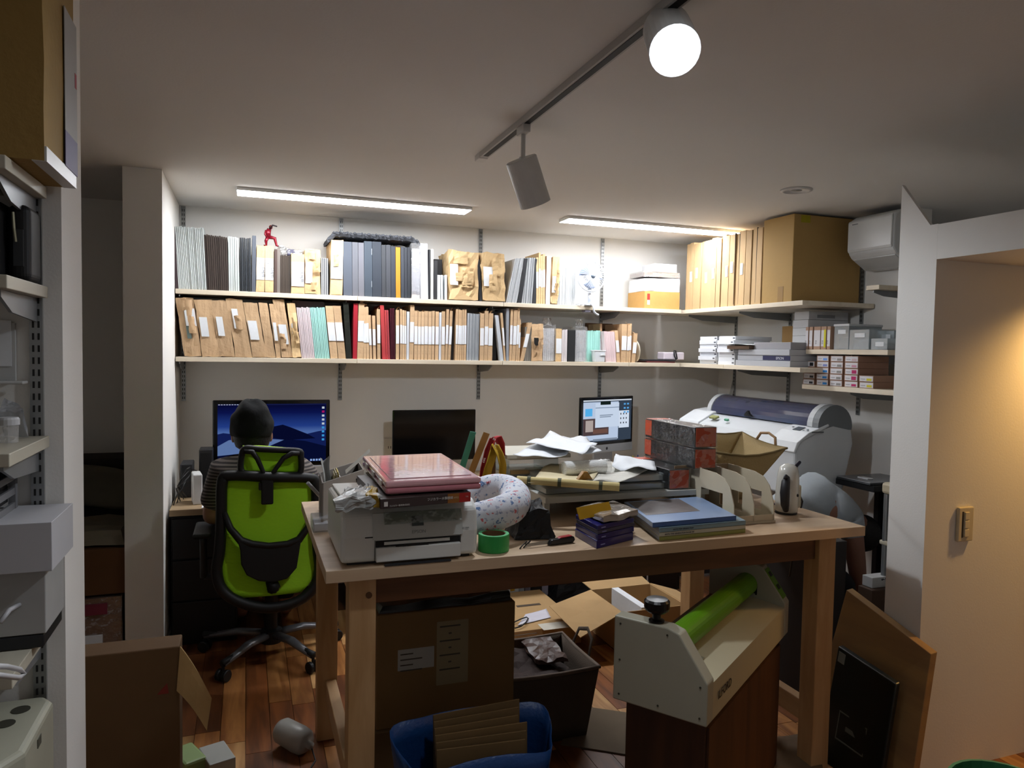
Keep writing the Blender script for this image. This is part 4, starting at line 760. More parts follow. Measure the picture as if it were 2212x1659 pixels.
# ---- small things at the left end of the desk
c = az(416, 1090, DZ); G(RZ((-.235, 4.02, DZ), 8)).box(-.022, .022, -.02, .1, .0005, .155).build('white_router', mat('#cfcfcd', .35), bev=.006, label='white upright router box at the left end of the desk', cat='router')
t = thing('black_speaker', 'narrow black speaker behind the white router', 'speaker', (-.21, 4.38, DZ)); G().box(-.245, -.175, 4.32, 4.44, DZ+.0005, DZ+.24).build('cabinet', mat('#19191b', .5), t, bev=.006); G().box(-.238, -.182, 4.3185, 4.3195, DZ+.02, DZ+.22).build('grille', mat('#0c0c0d', .9), t)
G().box(-.33, -.27, 4.2, 4.36, DZ+.0005, DZ+.18).build('black_drive', mat('#202124', .5), bev=.006, label='black disk drive tangled in cables beside the side wall', cat='drive')
for k in range(5):
    pts = [(-.345+.012*k, 3.99+.05*k, DZ+.006)]
    for i in range(1, 9): q = noise.noise_vector(Vector((k*5.1, i*.6, 2))); pts.append((-.33+.10*(i/8)+q.x*.03, 4.0+.25*i/8+q.y*.05, DZ+.03+.13*math.sin(math.pi*i/8)*(.5+.15*k)+abs(q.z)*.03))
    pts = [(min(max(p_[0], -.355), -.05), p_[1], max(p_[2], DZ+.004)) for p_ in pts]
    G().sweep(pts, .0028, 6).build('cable', BLK, smooth=True, label=f'{ORD[k+1]} black cable in the tangle at the left end of the desk', cat='cable', group='cables at the left end of the desk')
G().box(-.21, -.04, 3.905, 4.03, DZ+.0005, DZ+.004).build('paper_sheet', PAPW, label='white sheet on the desk left of the sitting person', cat='paper')
# pens and cups by the small computer
c = Vector((2.32, 4.02, DZ)); t = thing('pen_cup', 'steel pen cup with pencils in front of the small computer', 'cup', c)
G().lathe([(0, .001), (.034, .001), (.036, .01), (.036, .10), (.034, .10), (.033, .012), (0, .012)], c, 24).build('cup', ALU, t, smooth=False)
for k, hx in enumerate(('#c9782a', '#2a3a7a', '#b8a83a', '#333333', '#c8c8c8')): G().cyl(c+Vector((.01*math.cos(k*1.3), .01*math.sin(k*1.3), .015)), c+Vector((.04*math.cos(k*1.3), .04*math.sin(k*1.3), .165)), .0035, n=7).build('pencil', mat(hx, .4), t)
G(frame((2.14, 4.02, DZ+.001), (1, -.1, 0), (0, 1, 0)) @ Matrix.Rotation(math.radians(-32), 4, 'Y')).box(0, .035, 0, .03, .0, .14).build('white_carton', mat('#d5d5d3', .4), bev=.002, label='narrow white carton tilted in front of the small computer', cat='box')
# ================================================================ green office chair
cx, cy = .115, 3.70; CB_ = mat('#0c0c0d', .55); GRN = striped('#86c800', '#aee812', 95, 'Z', .7, .4, .4); GR2 = mat('#a6d62c', .7)
ch = thing('office_chair', 'high backed office chair with lime green mesh and black frame', 'chair', (cx, cy, 0))
G().lathe([(0, .06), (.05, .06), (.05, .12), (.03, .13), (.03, .40), (0, .40)], (cx, cy, 0), 20).build('gas_lift', CB_, ch, smooth=False)
AL2 = mat('#6d6d70', .35, .5)
for k in range(5):
    th = math.radians(-130+72*k); d_ = Vector((math.cos(th), math.sin(th), 0)); e_ = Vector((cx, cy, 0))+d_*.33
    G().sweep([Vector((cx, cy, .10))+d_*.035, Vector((cx, cy, .105))+d_*.16, e_+Vector((0, 0, .075))], [.026, .024, .016], 10, flat=(1, .7)).build('base_leg', AL2, ch, smooth=True); BLG = [o for o in COL.objects if o.name.startswith('base_leg')][-1]
    G().sweep([e_+Vector((0, 0, .088))-d_*.10, e_+Vector((0, 0, .082))+d_*.005], [.012, .017], 8).build('leg_cap', CB_, BLG, smooth=True)
    s_ = Vector((-d_.y, d_.x, 0)); w_ = G()
    for q in (-1, 1): w_.lathe([(0, -.009), (.024, -.009), (.027, -.006), (.027, .006), (.024, .009), (0, .009)], e_+s_*.018*q+Vector((0, 0, .0275)), 18, s_)
    w_.cyl(e_+Vector((0, 0, .03)), e_+Vector((0, 0, .075)), .007, n=8); w_.build('caster', CB_, BLG)
G().sweep([(cx, cy-.20, .43), (cx, cy-.1, .44), (cx, cy+.08, .445), (cx, cy+.24, .44)], [.20, .245, .25, .20], 20, flat=(1, .18)).build('seat', mat('#151517', .8), ch, smooth=True)
YB = 3.43
def BK(px, py): return ay(px, py, YB)
# back frame: rounded outline following the curved back
def curve_y(p): return Vector((p.x, YB+.10*((p.x-.10)/.25)**2*.35-.02, p.z))
out = [(480, 1040), (478, 1120), (474, 1190), (468, 1235), (480, 1275), (520, 1300), (580, 1310), (640, 1298), (678, 1270), (690, 1230), (686, 1180), (684, 1110), (682, 1045), (665, 1032), (580, 1029), (498, 1027)]
G().sweep(smooth_path([curve_y(BK(*q)) for q in out], 4, True), .024, 8, True).build('back_frame', CB_, ch, smooth=True)
G().sweep([curve_y(BK(x, 1022+(x-490)*.03))+Vector((0, .008, 0)) for x in (486, 520, 580, 640, 678)], .009, 8).build('green_edge', GR2, ch, smooth=True)
tl, tr, bl, br = BK(484, 1034), BK(680, 1038), BK(474, 1296), BK(686, 1296)
def meshp(u, v):
    z = bl.z+(tl.z-bl.z)*v; xl = tl.x*v+bl.x*(1-v); xr = tr.x*v+br.x*(1-v); c_ = .5-.5*max(0, (.28-v)/.28)**1.5*.0
    nar = 1-max(0, (.22-v)/.22)**2*.34; xm = (xl+xr)/2; x = xm+(xr-xl)*(u-.5)*nar; return curve_y(Vector((x, YB, z)))+Vector((0, .012+.03*math.sin(math.pi*v)*(1-(2*u-1)**2), 0))
G().sheet(meshp, 16, 20, .003).build('back_mesh', GRN, ch, smooth=True)
# black lumbar yoke behind the mesh
lum = [(484, 1105), (498, 1140), (520, 1165), (545, 1172), (580, 1175), (620, 1172), (645, 1163), (664, 1138), (678, 1108)]
G().sweep([curve_y(BK(*q))-Vector((0, .012, 0)) for q in lum], [.012, .015, .018, .016, .014, .016, .018, .015, .012], 8).build('lumbar_bar', CB_, ch, smooth=True); LMB = bpy.data.objects['lumbar_bar']
pl = [(512, 1160), (519, 1185), (521, 1215), (533, 1238), (558, 1250), (590, 1253), (620, 1245), (640, 1222), (645, 1190), (650, 1158), (615, 1170), (580, 1174), (542, 1171)]
G().prism([(BK(*q).x, BK(*q).z) for q in pl], 'y', YB-.040, YB-.022).build('lumbar_pad', mat('#121213', .7), LMB, fixn=True, bev=.006)
G().sweep([(BK(580, 1230).x, YB+.03, BK(580, 1245).z), (cx, YB-.03, .42), (cx, YB+.06, .38), (cx, cy, .385)], [.02, .03, .03, .04], 10).build('back_spine', CB_, ch, smooth=True)
# headrest
hr = [(522, 985), (520, 1012), (530, 1022), (560, 1023), (600, 1025), (640, 1025), (650, 1016), (650, 985), (645, 974), (600, 972), (560, 970), (530, 968)]
G().sweep(smooth_path([BK(*q)+Vector((0, -.005, 0)) for q in hr], 4, True), .0135, 8, True).build('headrest_frame', CB_, ch, smooth=True); HRF = bpy.data.objects['headrest_frame']
a_, b_, c_, d_ = BK(524, 972), BK(648, 977), BK(524, 1020), BK(648, 1022)
G().sheet(lambda u, v: (c_.x*(1-u)+d_.x*u, YB+.004+.025*(1-(2*u-1)**2), (c_.z*(1-u)+d_.z*u)*(1-v)+(a_.z*(1-u)+b_.z*u)*v), 10, 8, .003).build('headrest_mesh', GRN, HRF, smooth=True)
G().sweep([BK(x, y)+Vector((0, .004, .004)) for x, y in ((524, 968), (560, 968), (600, 971), (646, 974))], .008, 8).build('headrest_edge', GR2, HRF, smooth=True)
for q in (((527, 974), (545, 975), (556, 990), (566, 1012), (574, 1035)), ((646, 978), (630, 978), (612, 988), (596, 1010), (580, 1035))): G().sweep([BK(*p_)+Vector((0, -.022, 0)) for p_ in q], [.010, .012, .011, .010, .012], 8).build('headrest_arm', CB_, HRF, smooth=True)
p0, p1 = BK(564, 1024), BK(590, 1086)
G().box(p0.x, p1.x, YB-.038, YB-.014, p1.z, p0.z).build('headrest_post', CB_, ch, bev=.006)
G().box(BK(562, 1).x-.002, BK(592, 1).x+.002, YB-.032, YB-.012, BK(575, 1056).z, BK(575, 1040).z).build('post_collar', CB_, ch, bev=.004)
for s_, xx in ((-1, -.19), (1, .42)):
    g = G().sweep([(xx, cy+.02, .40), (xx, cy-.02, .56), (xx, cy-.04, .62)], [.018, .016, .016], 8); g.sweep([(xx, cy+.02, .40), (cx+s_*.1, cy+.02, .39)], .015, 8); g.build('arm_post', mat('#3a3b3d', .4, .4), ch, smooth=True)
    G().box(xx-.04, xx+.04, cy-.14, cy+.12, .62, .645).build('arm_pad', CB_, ch, bev=.01)
# ================================================================ people
def skin(name, J, ED, m, parent, sub=2, root=0, clothes=None):
    me = bpy.data.meshes.new(name); o = bpy.data.objects.new(name, me); COL.objects.link(o)
    ks = list(J); ix = {k: i for i, k in enumerate(ks)}
    org = Vector(parent['_o'])
    me.from_pydata([Vector(J[k][0])-org for k in ks], [(ix[a], ix[b]) for a, b in ED], [])
    md = o.modifiers.new('skin', 'SKIN'); sv = me.skin_vertices[0].data
    for k in ks: r_ = J[k][1]; sv[ix[k]].radius = r_ if isinstance(r_, tuple) else (r_, r_)
    sv[root].use_root = True; md.use_smooth_shade = True
    s2 = o.modifiers.new('sub', 'SUBSURF'); s2.levels = sub; s2.render_levels = sub
    dg = bpy.context.evaluated_depsgraph_get(); m2 = bpy.data.meshes.new_from_object(o.evaluated_get(dg))
    bpy.data.objects.remove(o); m2.name = name; m2.materials.clear(); m2.materials.append(m)
    o = bpy.data.objects.new(name, m2); COL.objects.link(o); o.parent = parent; o['_o'] = tuple(org); return o
SKN = mat('#9c6f58', .6, var=.08); SKD = mat('#7d5645', .6, var=.08)
def hand(J, ED, pre, w, f, side, r=.0085):
    # w wrist, f forward direction of the fingers, side = lateral axis towards the thumb
    w = Vector(w); f = Vector(f).normalized(); s_ = Vector(side).normalized(); dn = Vector((0, 0, -1))
    pa = w+f*.045; J[pre+'palm'] = (pa, (.030, .014)); ED.append((pre+'wrist', pre+'palm'))
    for i, (o_, l_) in enumerate(((.027, .072), (.009, .080), (-.009, .074), (-.026, .058))):
        k0, k1, k2 = [pre+f'f{i}{q}' for q in 'abc']; b_ = pa+f*.035+s_*o_
        J[k0] = (b_, r*1.05); J[k1] = (b_+f*l_*.5+dn*.006, r); J[k2] = (b_+f*l_*.9+dn*.028, r*.8); ED += [(pre+'palm', k0), (k0, k1), (k1, k2)]
    J[pre+'t0'] = (w+f*.030+s_*.034, r*1.1); J[pre+'t1'] = (w+f*.068+s_*.050+dn*.008, r*.9); ED += [(pre+'palm', pre+'t0'), (pre+'t0', pre+'t1')]
# person at the desk, seen from behind
ps = thing('person', 'person in a black cap and striped short sleeved shirt sitting at the desk', 'person', (.07, 3.72, 0))
X, Y = .085, 3.66
J = {}; ED = []
J['pelvis'] = ((X, Y+.02, .53), (.165, .12)); J['waist'] = ((X, Y+.0, .66), (.150, .105)); J['chest'] = ((X-.005, Y+.0, .82), (.165, .11)); J['upper'] = ((X-.02, Y+.02, .92), (.14, .085)); J['neck'] = ((X-.045, Y+.05, .985), .052); J['skull'] = ((X-.055, Y+.075, 1.06), .07); J['crown'] = ((X-.06, Y+.085, 1.15), (.082, .092))
ED += [('pelvis', 'waist'), ('waist', 'chest'), ('chest', 'upper'), ('upper', 'neck'), ('neck', 'skull'), ('skull', 'crown')]
for s_, pre, sh, el, wr in ((-1, 'l', (X-.185, Y+.02, .895), (X-.245, Y+.03, .68), (X-.12, Y+.29, .715)), (1, 'r', (X+.175, Y+.02, .885), (X+.25, Y+.06, .68), (X+.14, Y+.29, .715))):
    J[pre+'sh'] = (sh, .062); J[pre+'elbow'] = (el, .046); J[pre+'fore'] = ((Vector(el)*.5+Vector(wr)*.5), .040); J[pre+'wrist'] = (wr, (.028, .022)); ED += [('upper', pre+'sh'), (pre+'sh', pre+'elbow'), (pre+'elbow', pre+'fore'), (pre+'fore', pre+'wrist')]
    hand(J, ED, pre, wr, (-s_*.25, 1, -.05), (-s_, 0, 0))
    J[pre+'hip'] = ((X+s_*.09, Y+.06, .52), .085); J[pre+'knee'] = ((X+s_*.12, Y+.44, .51), .062); J[pre+'calf'] = ((X+s_*.12, Y+.46, .30), .052); J[pre+'ankle'] = ((X+s_*.11, Y+.42, .09), .038); J[pre+'toe'] = ((X+s_*.13, Y+.58, .035), .034)
    ED += [('pelvis', pre+'hip'), (pre+'hip', pre+'knee'), (pre+'knee', pre+'calf'), (pre+'calf', pre+'ankle'), (pre+'ankle', pre+'toe')]
body = skin('body', J, ED, SKN, ps)
SHT = striped('#2b2626', '#6f6662', 21, 'Z', .9, .52)
K = {k: J[k] for k in ('waist', 'chest', 'upper', 'lsh', 'rsh')}
K = {k: (v[0], tuple(q+.012 for q in v[1]) if isinstance(v[1], tuple) else v[1]+.03) for k, v in K.items()}
K['upper'] = (K['upper'][0], .125)
K['hem'] = ((X, Y+.01, .50), (.185, .135)); K['collar'] = ((X-.04, Y+.04, .975), .066)
for pre in 'lr': a_ = Vector(J[pre+'sh'][0]); b_ = Vector(J[pre+'elbow'][0]); K[pre+'slv'] = (a_.lerp(b_, .5), .078); K[pre+'cuff'] = (a_.lerp(b_, .80), .076)
skin('shirt', K, [('waist', 'hem'), ('waist', 'chest'), ('chest', 'upper'), ('upper', 'collar'), ('upper', 'lsh'), ('upper', 'rsh'), ('lsh', 'lslv'), ('lslv', 'lcuff'), ('rsh', 'rslv'), ('rslv', 'rcuff')], SHT, ps)
TR = mat('#141518', .85)
KJ = {k: (J[k][0], (tuple(q+.012 for q in J[k][1]) if isinstance(J[k][1], tuple) else J[k][1]+.012)) for k in ('pelvis', 'lhip', 'rhip', 'lknee', 'rknee', 'lcalf', 'rcalf')}
for pre in 'lr': KJ[pre+'end'] = (Vector(J[pre+'ankle'][0])+Vector((0, .005, .03)), .052)
skin('trousers', KJ, [('pelvis', 'lhip'), ('pelvis', 'rhip'), ('lhip', 'lknee'), ('lknee', 'lcalf'), ('lcalf', 'lend'), ('rhip', 'rknee'), ('rknee', 'rcalf'), ('rcalf', 'rend')], TR, ps)
hc = Vector((X-.06, Y+.085, 1.115))
def capf(u, v):
    th = 2*math.pi*u; ph = v*math.pi*.62; r_ = math.sin(ph); p_ = hc+Vector((.096*r_*math.cos(th), .108*r_*math.sin(th)-.004, .128*math.cos(ph)))
    return p_+noise.noise_vector(p_*18)*.014
G().sheet(capf, 32, 14, .003).build('cap', mat('#08090a', 1.0, bump=.2), ps, smooth=True)
G().lathe([(.001, -.12), (.05, -.118), (.075, -.10), (.088, -.06), (.086, -.03), (.05, .0), (.001, .01)], hc, 20).build('hair', mat('#0d0b0a', .6, bump=.4, bsc=120), ps, smooth=True)
for s_ in (-1, 1): G().ball(hc+Vector((s_*.086, .02, -.055)), .010, .018, .028, 10, 8).build('ear', SKN, ps, smooth=True)
G().ball(hc+Vector((0, .10, -.06)), .012, .016, .02, 10, 8).build('nose', SKN, ps, smooth=True)
# second person bending over behind the table, head down to the right
p2 = thing('person', 'person in a grey T-shirt bending far down beside the large format printer', 'person', (2.57, 3.05, 0))
J = {}; ED = []
J['pelvis'] = ((2.48, 3.02, .56), .14); J['waist'] = ((2.620, 3.01, .70), .135); J['chest'] = ((2.780, 3.00, .755), .142); J['upper'] = ((2.900, 3.0, .72), .12); J['neck'] = ((2.985, 2.99, .665), .052); J['skull'] = ((3.045, 2.985, .61), .075); J['crown'] = ((3.085, 2.98, .54), .082)
ED += [('pelvis', 'waist'), ('waist', 'chest'), ('chest', 'upper'), ('upper', 'neck'), ('neck', 'skull'), ('skull', 'crown')]
for s_, pre in ((-1, 'l'), (1, 'r')):
    J[pre+'sh'] = ((2.870, 3.0+s_*.15, .67), .058); J[pre+'elbow'] = ((2.885, 3.0+s_*.19, .41), .044); J[pre+'wrist'] = ((2.980, 3.0+s_*.12, .20), (.026, .022)); ED += [('upper', pre+'sh'), (pre+'sh', pre+'elbow'), (pre+'elbow', pre+'wrist')]
    hand(J, ED, pre, (2.980, 3.0+s_*.12, .20), (.5, -s_*.1, -.8), (0, -s_, 0))
    J[pre+'hip'] = ((2.500, 3.02+s_*.10, .50), .09); J[pre+'knee'] = ((2.840, 3.0+s_*.17, .36), .06); J[pre+'calf'] = ((2.740, 3.0+s_*.15, .22), .052); J[pre+'ankle'] = ((2.620, 3.0+s_*.13, .08), .038); J[pre+'toe'] = ((2.800, 3.0+s_*.16, .035), .034)
    ED += [('pelvis', pre+'hip'), (pre+'hip', pre+'knee'), (pre+'knee', pre+'calf'), (pre+'calf', pre+'ankle'), (pre+'ankle', pre+'toe')]
skin('body', J, ED, SKD, p2)
K = {k: J[k] for k in ('waist', 'chest', 'upper', 'lsh', 'rsh')}
K = {k: (v[0], tuple(q+.016 for q in v[1]) if isinstance(v[1], tuple) else v[1]+.016) for k, v in K.items()}
K['hem'] = ((2.520, 3.02, .60), .165); K['collar'] = ((2.960, 2.99, .67), .062)
for pre in 'lr': a_ = Vector(J[pre+'sh'][0]); b_ = Vector(J[pre+'elbow'][0]); K[pre+'cuff'] = (a_.lerp(b_, .45), .066)
skin('shirt', K, [('waist', 'hem'), ('waist', 'chest'), ('chest', 'upper'), ('upper', 'collar'), ('upper', 'lsh'), ('upper', 'rsh'), ('lsh', 'lcuff'), ('rsh', 'rcuff')], mat('#8d9397', .9, bump=.6, bsc=9), p2)
KJ = {k: (J[k][0], (tuple(q+.012 for q in J[k][1]) if isinstance(J[k][1], tuple) else J[k][1]+.012)) for k in ('pelvis', 'lhip', 'rhip', 'lknee', 'rknee', 'lcalf', 'rcalf')}
skin('trousers', KJ, [('pelvis', 'lhip'), ('pelvis', 'rhip'), ('lhip', 'lknee'), ('lknee', 'lcalf'), ('rhip', 'rknee'), ('rknee', 'rcalf')], TR, p2)
G().ball((3.085, 2.98, .565), .088, .09, .098, 16, 12).build('hair', mat('#0e0c0b', .6, bump=.4, bsc=120), p2, smooth=True)
# ================================================================ work table
TZ = .90; TXA, TXB, TYA, TYB = .200, 2.065, 1.985, 2.92
PIN = wood('#b28a5a', '#caa476', 2, .6, 7); PINX = wood('#a98257', '#c39c6e', 0, .6, 7); PINY = wood('#b58f60', '#caa476', 1, .6, 7)
tb = thing('work_table', 'large pale wooden work table covered with clutter in the middle of the room', 'table', (1.13, 2.45, 0))
G().box(TXA, TXB, TYA, TYB, TZ-.034, TZ).build('table_top', wood('#bfa283', '#d2b898', 0, .5, 5), tb, bev=.0015)
LG = .075
for nm, x, y in (('front left', .268, 2.03), ('back left', .253, 2.80), ('front right', 1.905, 2.03), ('back right', 1.895, 2.80)):
    G().box(x, x+LG, y, y+LG, 0, TZ-.0345).build('leg', PIN, tb, bev=.003)
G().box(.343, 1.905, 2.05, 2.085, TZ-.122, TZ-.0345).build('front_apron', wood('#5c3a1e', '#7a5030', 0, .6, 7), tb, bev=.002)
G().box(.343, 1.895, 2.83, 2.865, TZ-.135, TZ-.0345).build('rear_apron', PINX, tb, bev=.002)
for x in (.283, 1.92):
    G().box(x, x+.04, 2.105, 2.80, .16, .235).build('side_stretcher', PINY, tb, bev=.003); G().box(x, x+.04, 2.105, 2.80, TZ-.125, TZ-.0345).build('side_apron', PINY, tb, bev=.003)
p = ay(797, 1286, 2.029); G().lathe([(0, 0), (.009, 0), (.009, .003), (0, .003)], (p.x, 2.0305, p.z), 14, (0, -1, 0)).build('bolt_head', mat('#6b4a2e', .6), tb)
# ---- inkjet printer
PW_ = mat('#dfe0db', .35, var=.03); PG = mat('#c3c6c1', .35, var=.03); x0, x1, y0, y1 = .242, .632, 2.005, 2.36
pr = thing('inkjet_printer', 'white inkjet printer at the left front corner of the table', 'printer', ((x0+x1)/2, 2.18, TZ))
g = G().prism([(y0+.004, TZ+.008), (y1, TZ+.008), (y1, TZ+.160), (y0+.05, TZ+.166), (y0+.012, TZ+.140), (y0, TZ+.08)], 'x', x0, x1); g.build('body', PW_, pr, bev=.012, seg=3, fixn=True)
G().box(x0+.02, x1-.02, y0+.02, y1-.01, TZ+.0005, TZ+.008).build('base', mat('#2a2a2a', .6), pr)
G().prism([(y0+.048, TZ+.1665), (y1-.004, TZ+.161), (y1-.004, TZ+.170), (y0+.052, TZ+.176)], 'x', x0+.012, x1-.012).build('scanner_lid', mat('#cfd0cd', .3), pr, fixn=True, bev=.004)
W = x1-x0
G().prism([(y0-.004, TZ+.072), (y0+.010, TZ+.142), (y0+.013, TZ+.142), (y0+.001, TZ+.072)], 'x', x0+W*.22, x1-W*.12).build('control_panel', PG, pr, fixn=True); CPN = bpy.data.objects['control_panel']
G().prism([(y0-.004, TZ+.104), (y0+.0065, TZ+.130), (y0+.009, TZ+.130), (y0-.001, TZ+.104)], 'x', x0+W*.50, x0+W*.585).build('display', mat('#4c5554', .2), CPN, fixn=True)
G().prism([(y0-.006, TZ+.113), (y0+.0075, TZ+.144), (y0+.0085, TZ+.144), (y0-.005, TZ+.113)], 'x', x0+W*.30, x1-W*.13).build('smoke_tinted_cover', film('#dfe4df', .10, .1, .10), pr, fixn=True)
G().box(x0+W*.24, x0+W*.86, y0-.0012, y0+.02, TZ+.050, TZ+.068).build('paper_slot', mat('#111111', .6), pr)
G().box(x0+W*.30, x0+W*.78, y0-.004, y0+.01, TZ+.056, TZ+.064).build('slot_guide', PW_, pr)
G().box(x0+W*.24, x0+W*.86, y0-.012, y0+.002, TZ+.010, TZ+.050).build('output_tray', PW_, pr, bev=.003); OT = bpy.data.objects['output_tray']
G().prism([(x0+W*.38, TZ+.0505), (x0+W*.62, TZ+.0505), (x0+W*.60, TZ+.055), (x0+W*.42, TZ+.055)], 'y', y0-.011, y0-.004).build('tray_notch', mat('#1c1c1c', .6), OT, fixn=True)
G().box(x0+W*.30, x0+W*.78, y0-.022, y0-.008, TZ+.001, TZ+.0045).build('tray_tab', mat('#2c2d30', .5), OT)
G().box(x0+W*.165, x0+W*.235, y0-.0015, y0+.002, TZ+.0775, TZ+.0805).build('card_slot', mat('#0c0c0c', .5), pr)
for u in (.235, .865): G().box(x0+W*u-.0006, x0+W*u+.0006, y0-.001, y0+.002, TZ+.012, TZ+.07).build('seam', mat('#4a4a48', .6), pr)
text('EPSON', .013, frame((x0+W*.50, y0-.0025, TZ+.083), (1, 0, 0), (0, .15, 1)), mat('#8b8f8b', .4, .3), pr); text('EP-706A', .006, frame((x0+W*.875, y0-.0025, TZ+.087), (1, 0, 0), (0, .15, 1)), mat('#6b6f6b', .4), pr)
# ---- things stacked on the printer
def crumpled(name, lb, cat, quad_b, quad_t, m, amp=.01, n=6, seed=1, fr=25, **k): return G().crumple(quad_b, quad_t, n, amp, seed, fr).build(name, m, weld=True, label=lb, cat=cat, **k)
z = TZ+.178
A, B, C = az(822, 1100, z), az(1016, 1083, z), az(771, 1045, z)
t = thing('frame_box', 'flat dark brown picture frame box with an orange and red end on the printer', 'box', (A+B)/2)
G().para(A, B, C, z, z+.026).build('box', mat('#3c2f2d', .45), t, bev=.001)
ux = (B-A).normalized(); nv = Vector((ux.y, -ux.x, 0)); L_ = (B-A).length
def facing(a, b, z0, z1, m, nm, par, A=A, ux=ux, nv=nv, e=.0012): G().hexa([A+ux*a+nv*e+Vector((0, 0, z0)), A+ux*b+nv*e+Vector((0, 0, z0)), A+ux*b+Vector((0, 0, z0)), A+ux*a+Vector((0, 0, z0))], [A+ux*a+nv*e+Vector((0, 0, z1)), A+ux*b+nv*e+Vector((0, 0, z1)), A+ux*b+Vector((0, 0, z1)), A+ux*a+Vector((0, 0, z1))]).build(nm, m, par)
facing(L_*.735, L_*.868, .0, .026, mat('#8f5a22', .5), 'orange_end', t); facing(L_*.868, L_, 0, .026, mat('#a8231f', .5), 'red_end', t)
TT = lambda a, zz, e=.0016: frame(A+ux*a+nv*e+Vector((0, 0, zz)), ux, (0, 0, 1))
LW = mat('#cfcac4', .5)
text('フジカラー木製額縁', .0085, TT(L_*.50, .012), LW, t); text('フジカラー販売株式会社', .0052, TT(L_*.09, .0045), LW, t); text('AF53', .007, TT(L_*.80, .012), mat('#cdb08a', .5), t); text('S46', .006, TT(L_*.94, .013), mat('#d09a90', .5), t)
facing(L_*.035, L_*.075, .006, .018, LW, 'logo_mark', t, e=.0016)
A2, B2, C2 = az(843, 1068, z+.028), az(1003, 1053, z+.028), az(790, 1022, z+.028)
G().para(A2, B2, C2, z+.0265, z+.0305).build('cardboard_sheet', mat('#8f8a72', .8), label='thin grey brown cardboard sheet under the pink plastic case', cat='cardboard')
zt = z+.066; A3, B3, C3 = az(833, 1041, zt), az(1040, 1030, zt), az(783, 985, zt)
t = thing('pink_case', 'flat glossy pink plastic document case on top of the printer pile', 'case', (A3+B3)/2-Vector((0, 0, .034)))
PK = mat('#e3adb3', .12, coat=.8, var=.12, sc=10); G().para(A3, B3, C3, z+.031, z+.048).build('base_tray', mat('#c47a84', .2, coat=.5), t, bev=.006)
G().para(A3, B3, C3, z+.0485, zt).build('lid', PK, t, bev=.006, seg=3)
ins = (B3-A3)*.07+(C3-A3)*.07; G().para(A3+ins, B3-(B3-A3)*.07+(C3-A3)*.07, C3-(C3-A3)*.07+(B3-A3)*.07, zt+.0004, zt+.002).build('raised_panel', mat('#e8b8bf', .10, coat=1, bump=.25, bsc=9, var=.1), t, bev=.001)
e1 = (C3-A3)
for f_ in (.12, .42, .72):
    q = A3+e1*f_; e2 = -(B3-A3).normalized(); G().hexa([q+e2*.003+Vector((0, 0, -.022)), q+e1*.1+e2*.003+Vector((0, 0, -.022)), q+e1*.1+Vector((0, 0, -.022)), q+Vector((0, 0, -.022))], [q+e2*.003+Vector((0, 0, -.008)), q+e1*.1+e2*.003+Vector((0, 0, -.008)), q+e1*.1+Vector((0, 0, -.008)), q+Vector((0, 0, -.008))]).build('white_clip', mat('#d8cfc9', .4), t, fixn=True)
q = [az(722, 1110, z), az(820, 1096, z), az(800, 1068, z), az(745, 1080, z)]
crumpled('plastic_wrapper', 'crumpled grey white wrapper on the left of the printer top', 'wrapper', q, [p_+Vector((.0, .0, .032)) for p_ in q], mat('#a3a5a3', .3, bump=.5, bsc=30), .016, 6, 4, 30)
q = [az(796, 1096, z), az(822, 1098, z), az(820, 1078, z), az(800, 1076, z)]
crumpled('yellow_pouch', 'bent yellow edged pouch squeezed beside the frame box', 'pouch', q, [p_+Vector((-.01, 0, .034)) for p_ in q], mat('#b8962c', .5), .008, 4, 8, 40)
q = [az(732, 1085, z), az(800, 1075, z), az(790, 1050, z), az(728, 1058, z)]
# ---- left of the printer
def slab_at(px, py, w, d, h, deg, m, name, lb, cat, z=TZ, bev=.003):
    p_ = az(px, py, z); return G(RZ(p_, deg)).box(0, w, 0, d, .0005, h).build(name, m, bev=bev, label=lb, cat=cat)
p = az(676, 1152, TZ); t = thing('clear_box', 'small clear plastic box with white cards at the left edge of the table', 'box', p+Vector((.03, .05, 0)))
G(RZ(p, 0)).box(0, .058, 0, .10, .0005, .045).build('box', film('#f0f2f4', .18, .08, .2, 8, .1), t, bev=.003); G(RZ(p, 0)).box(.006, .05, .01, .09, .004, .026).build('cards', mat('#c9cbd2', .6), t)
p = az(692, 1110, TZ); t = thing('white_stand', 'small white stand with a slanted grey rod behind the printer', 'stand', p+Vector((.04, .03, 0)))
G(RZ(p, 0)).box(0, .085, .02, .07, .0005, .05).build('stand', mat('#b9babb', .4), t, bev=.004); G().cyl(p+Vector((.012, .04, .045)), p+Vector((-.045, .0, .115)), .0065, n=10).build('rod', mat('#a9aaab', .35), t)
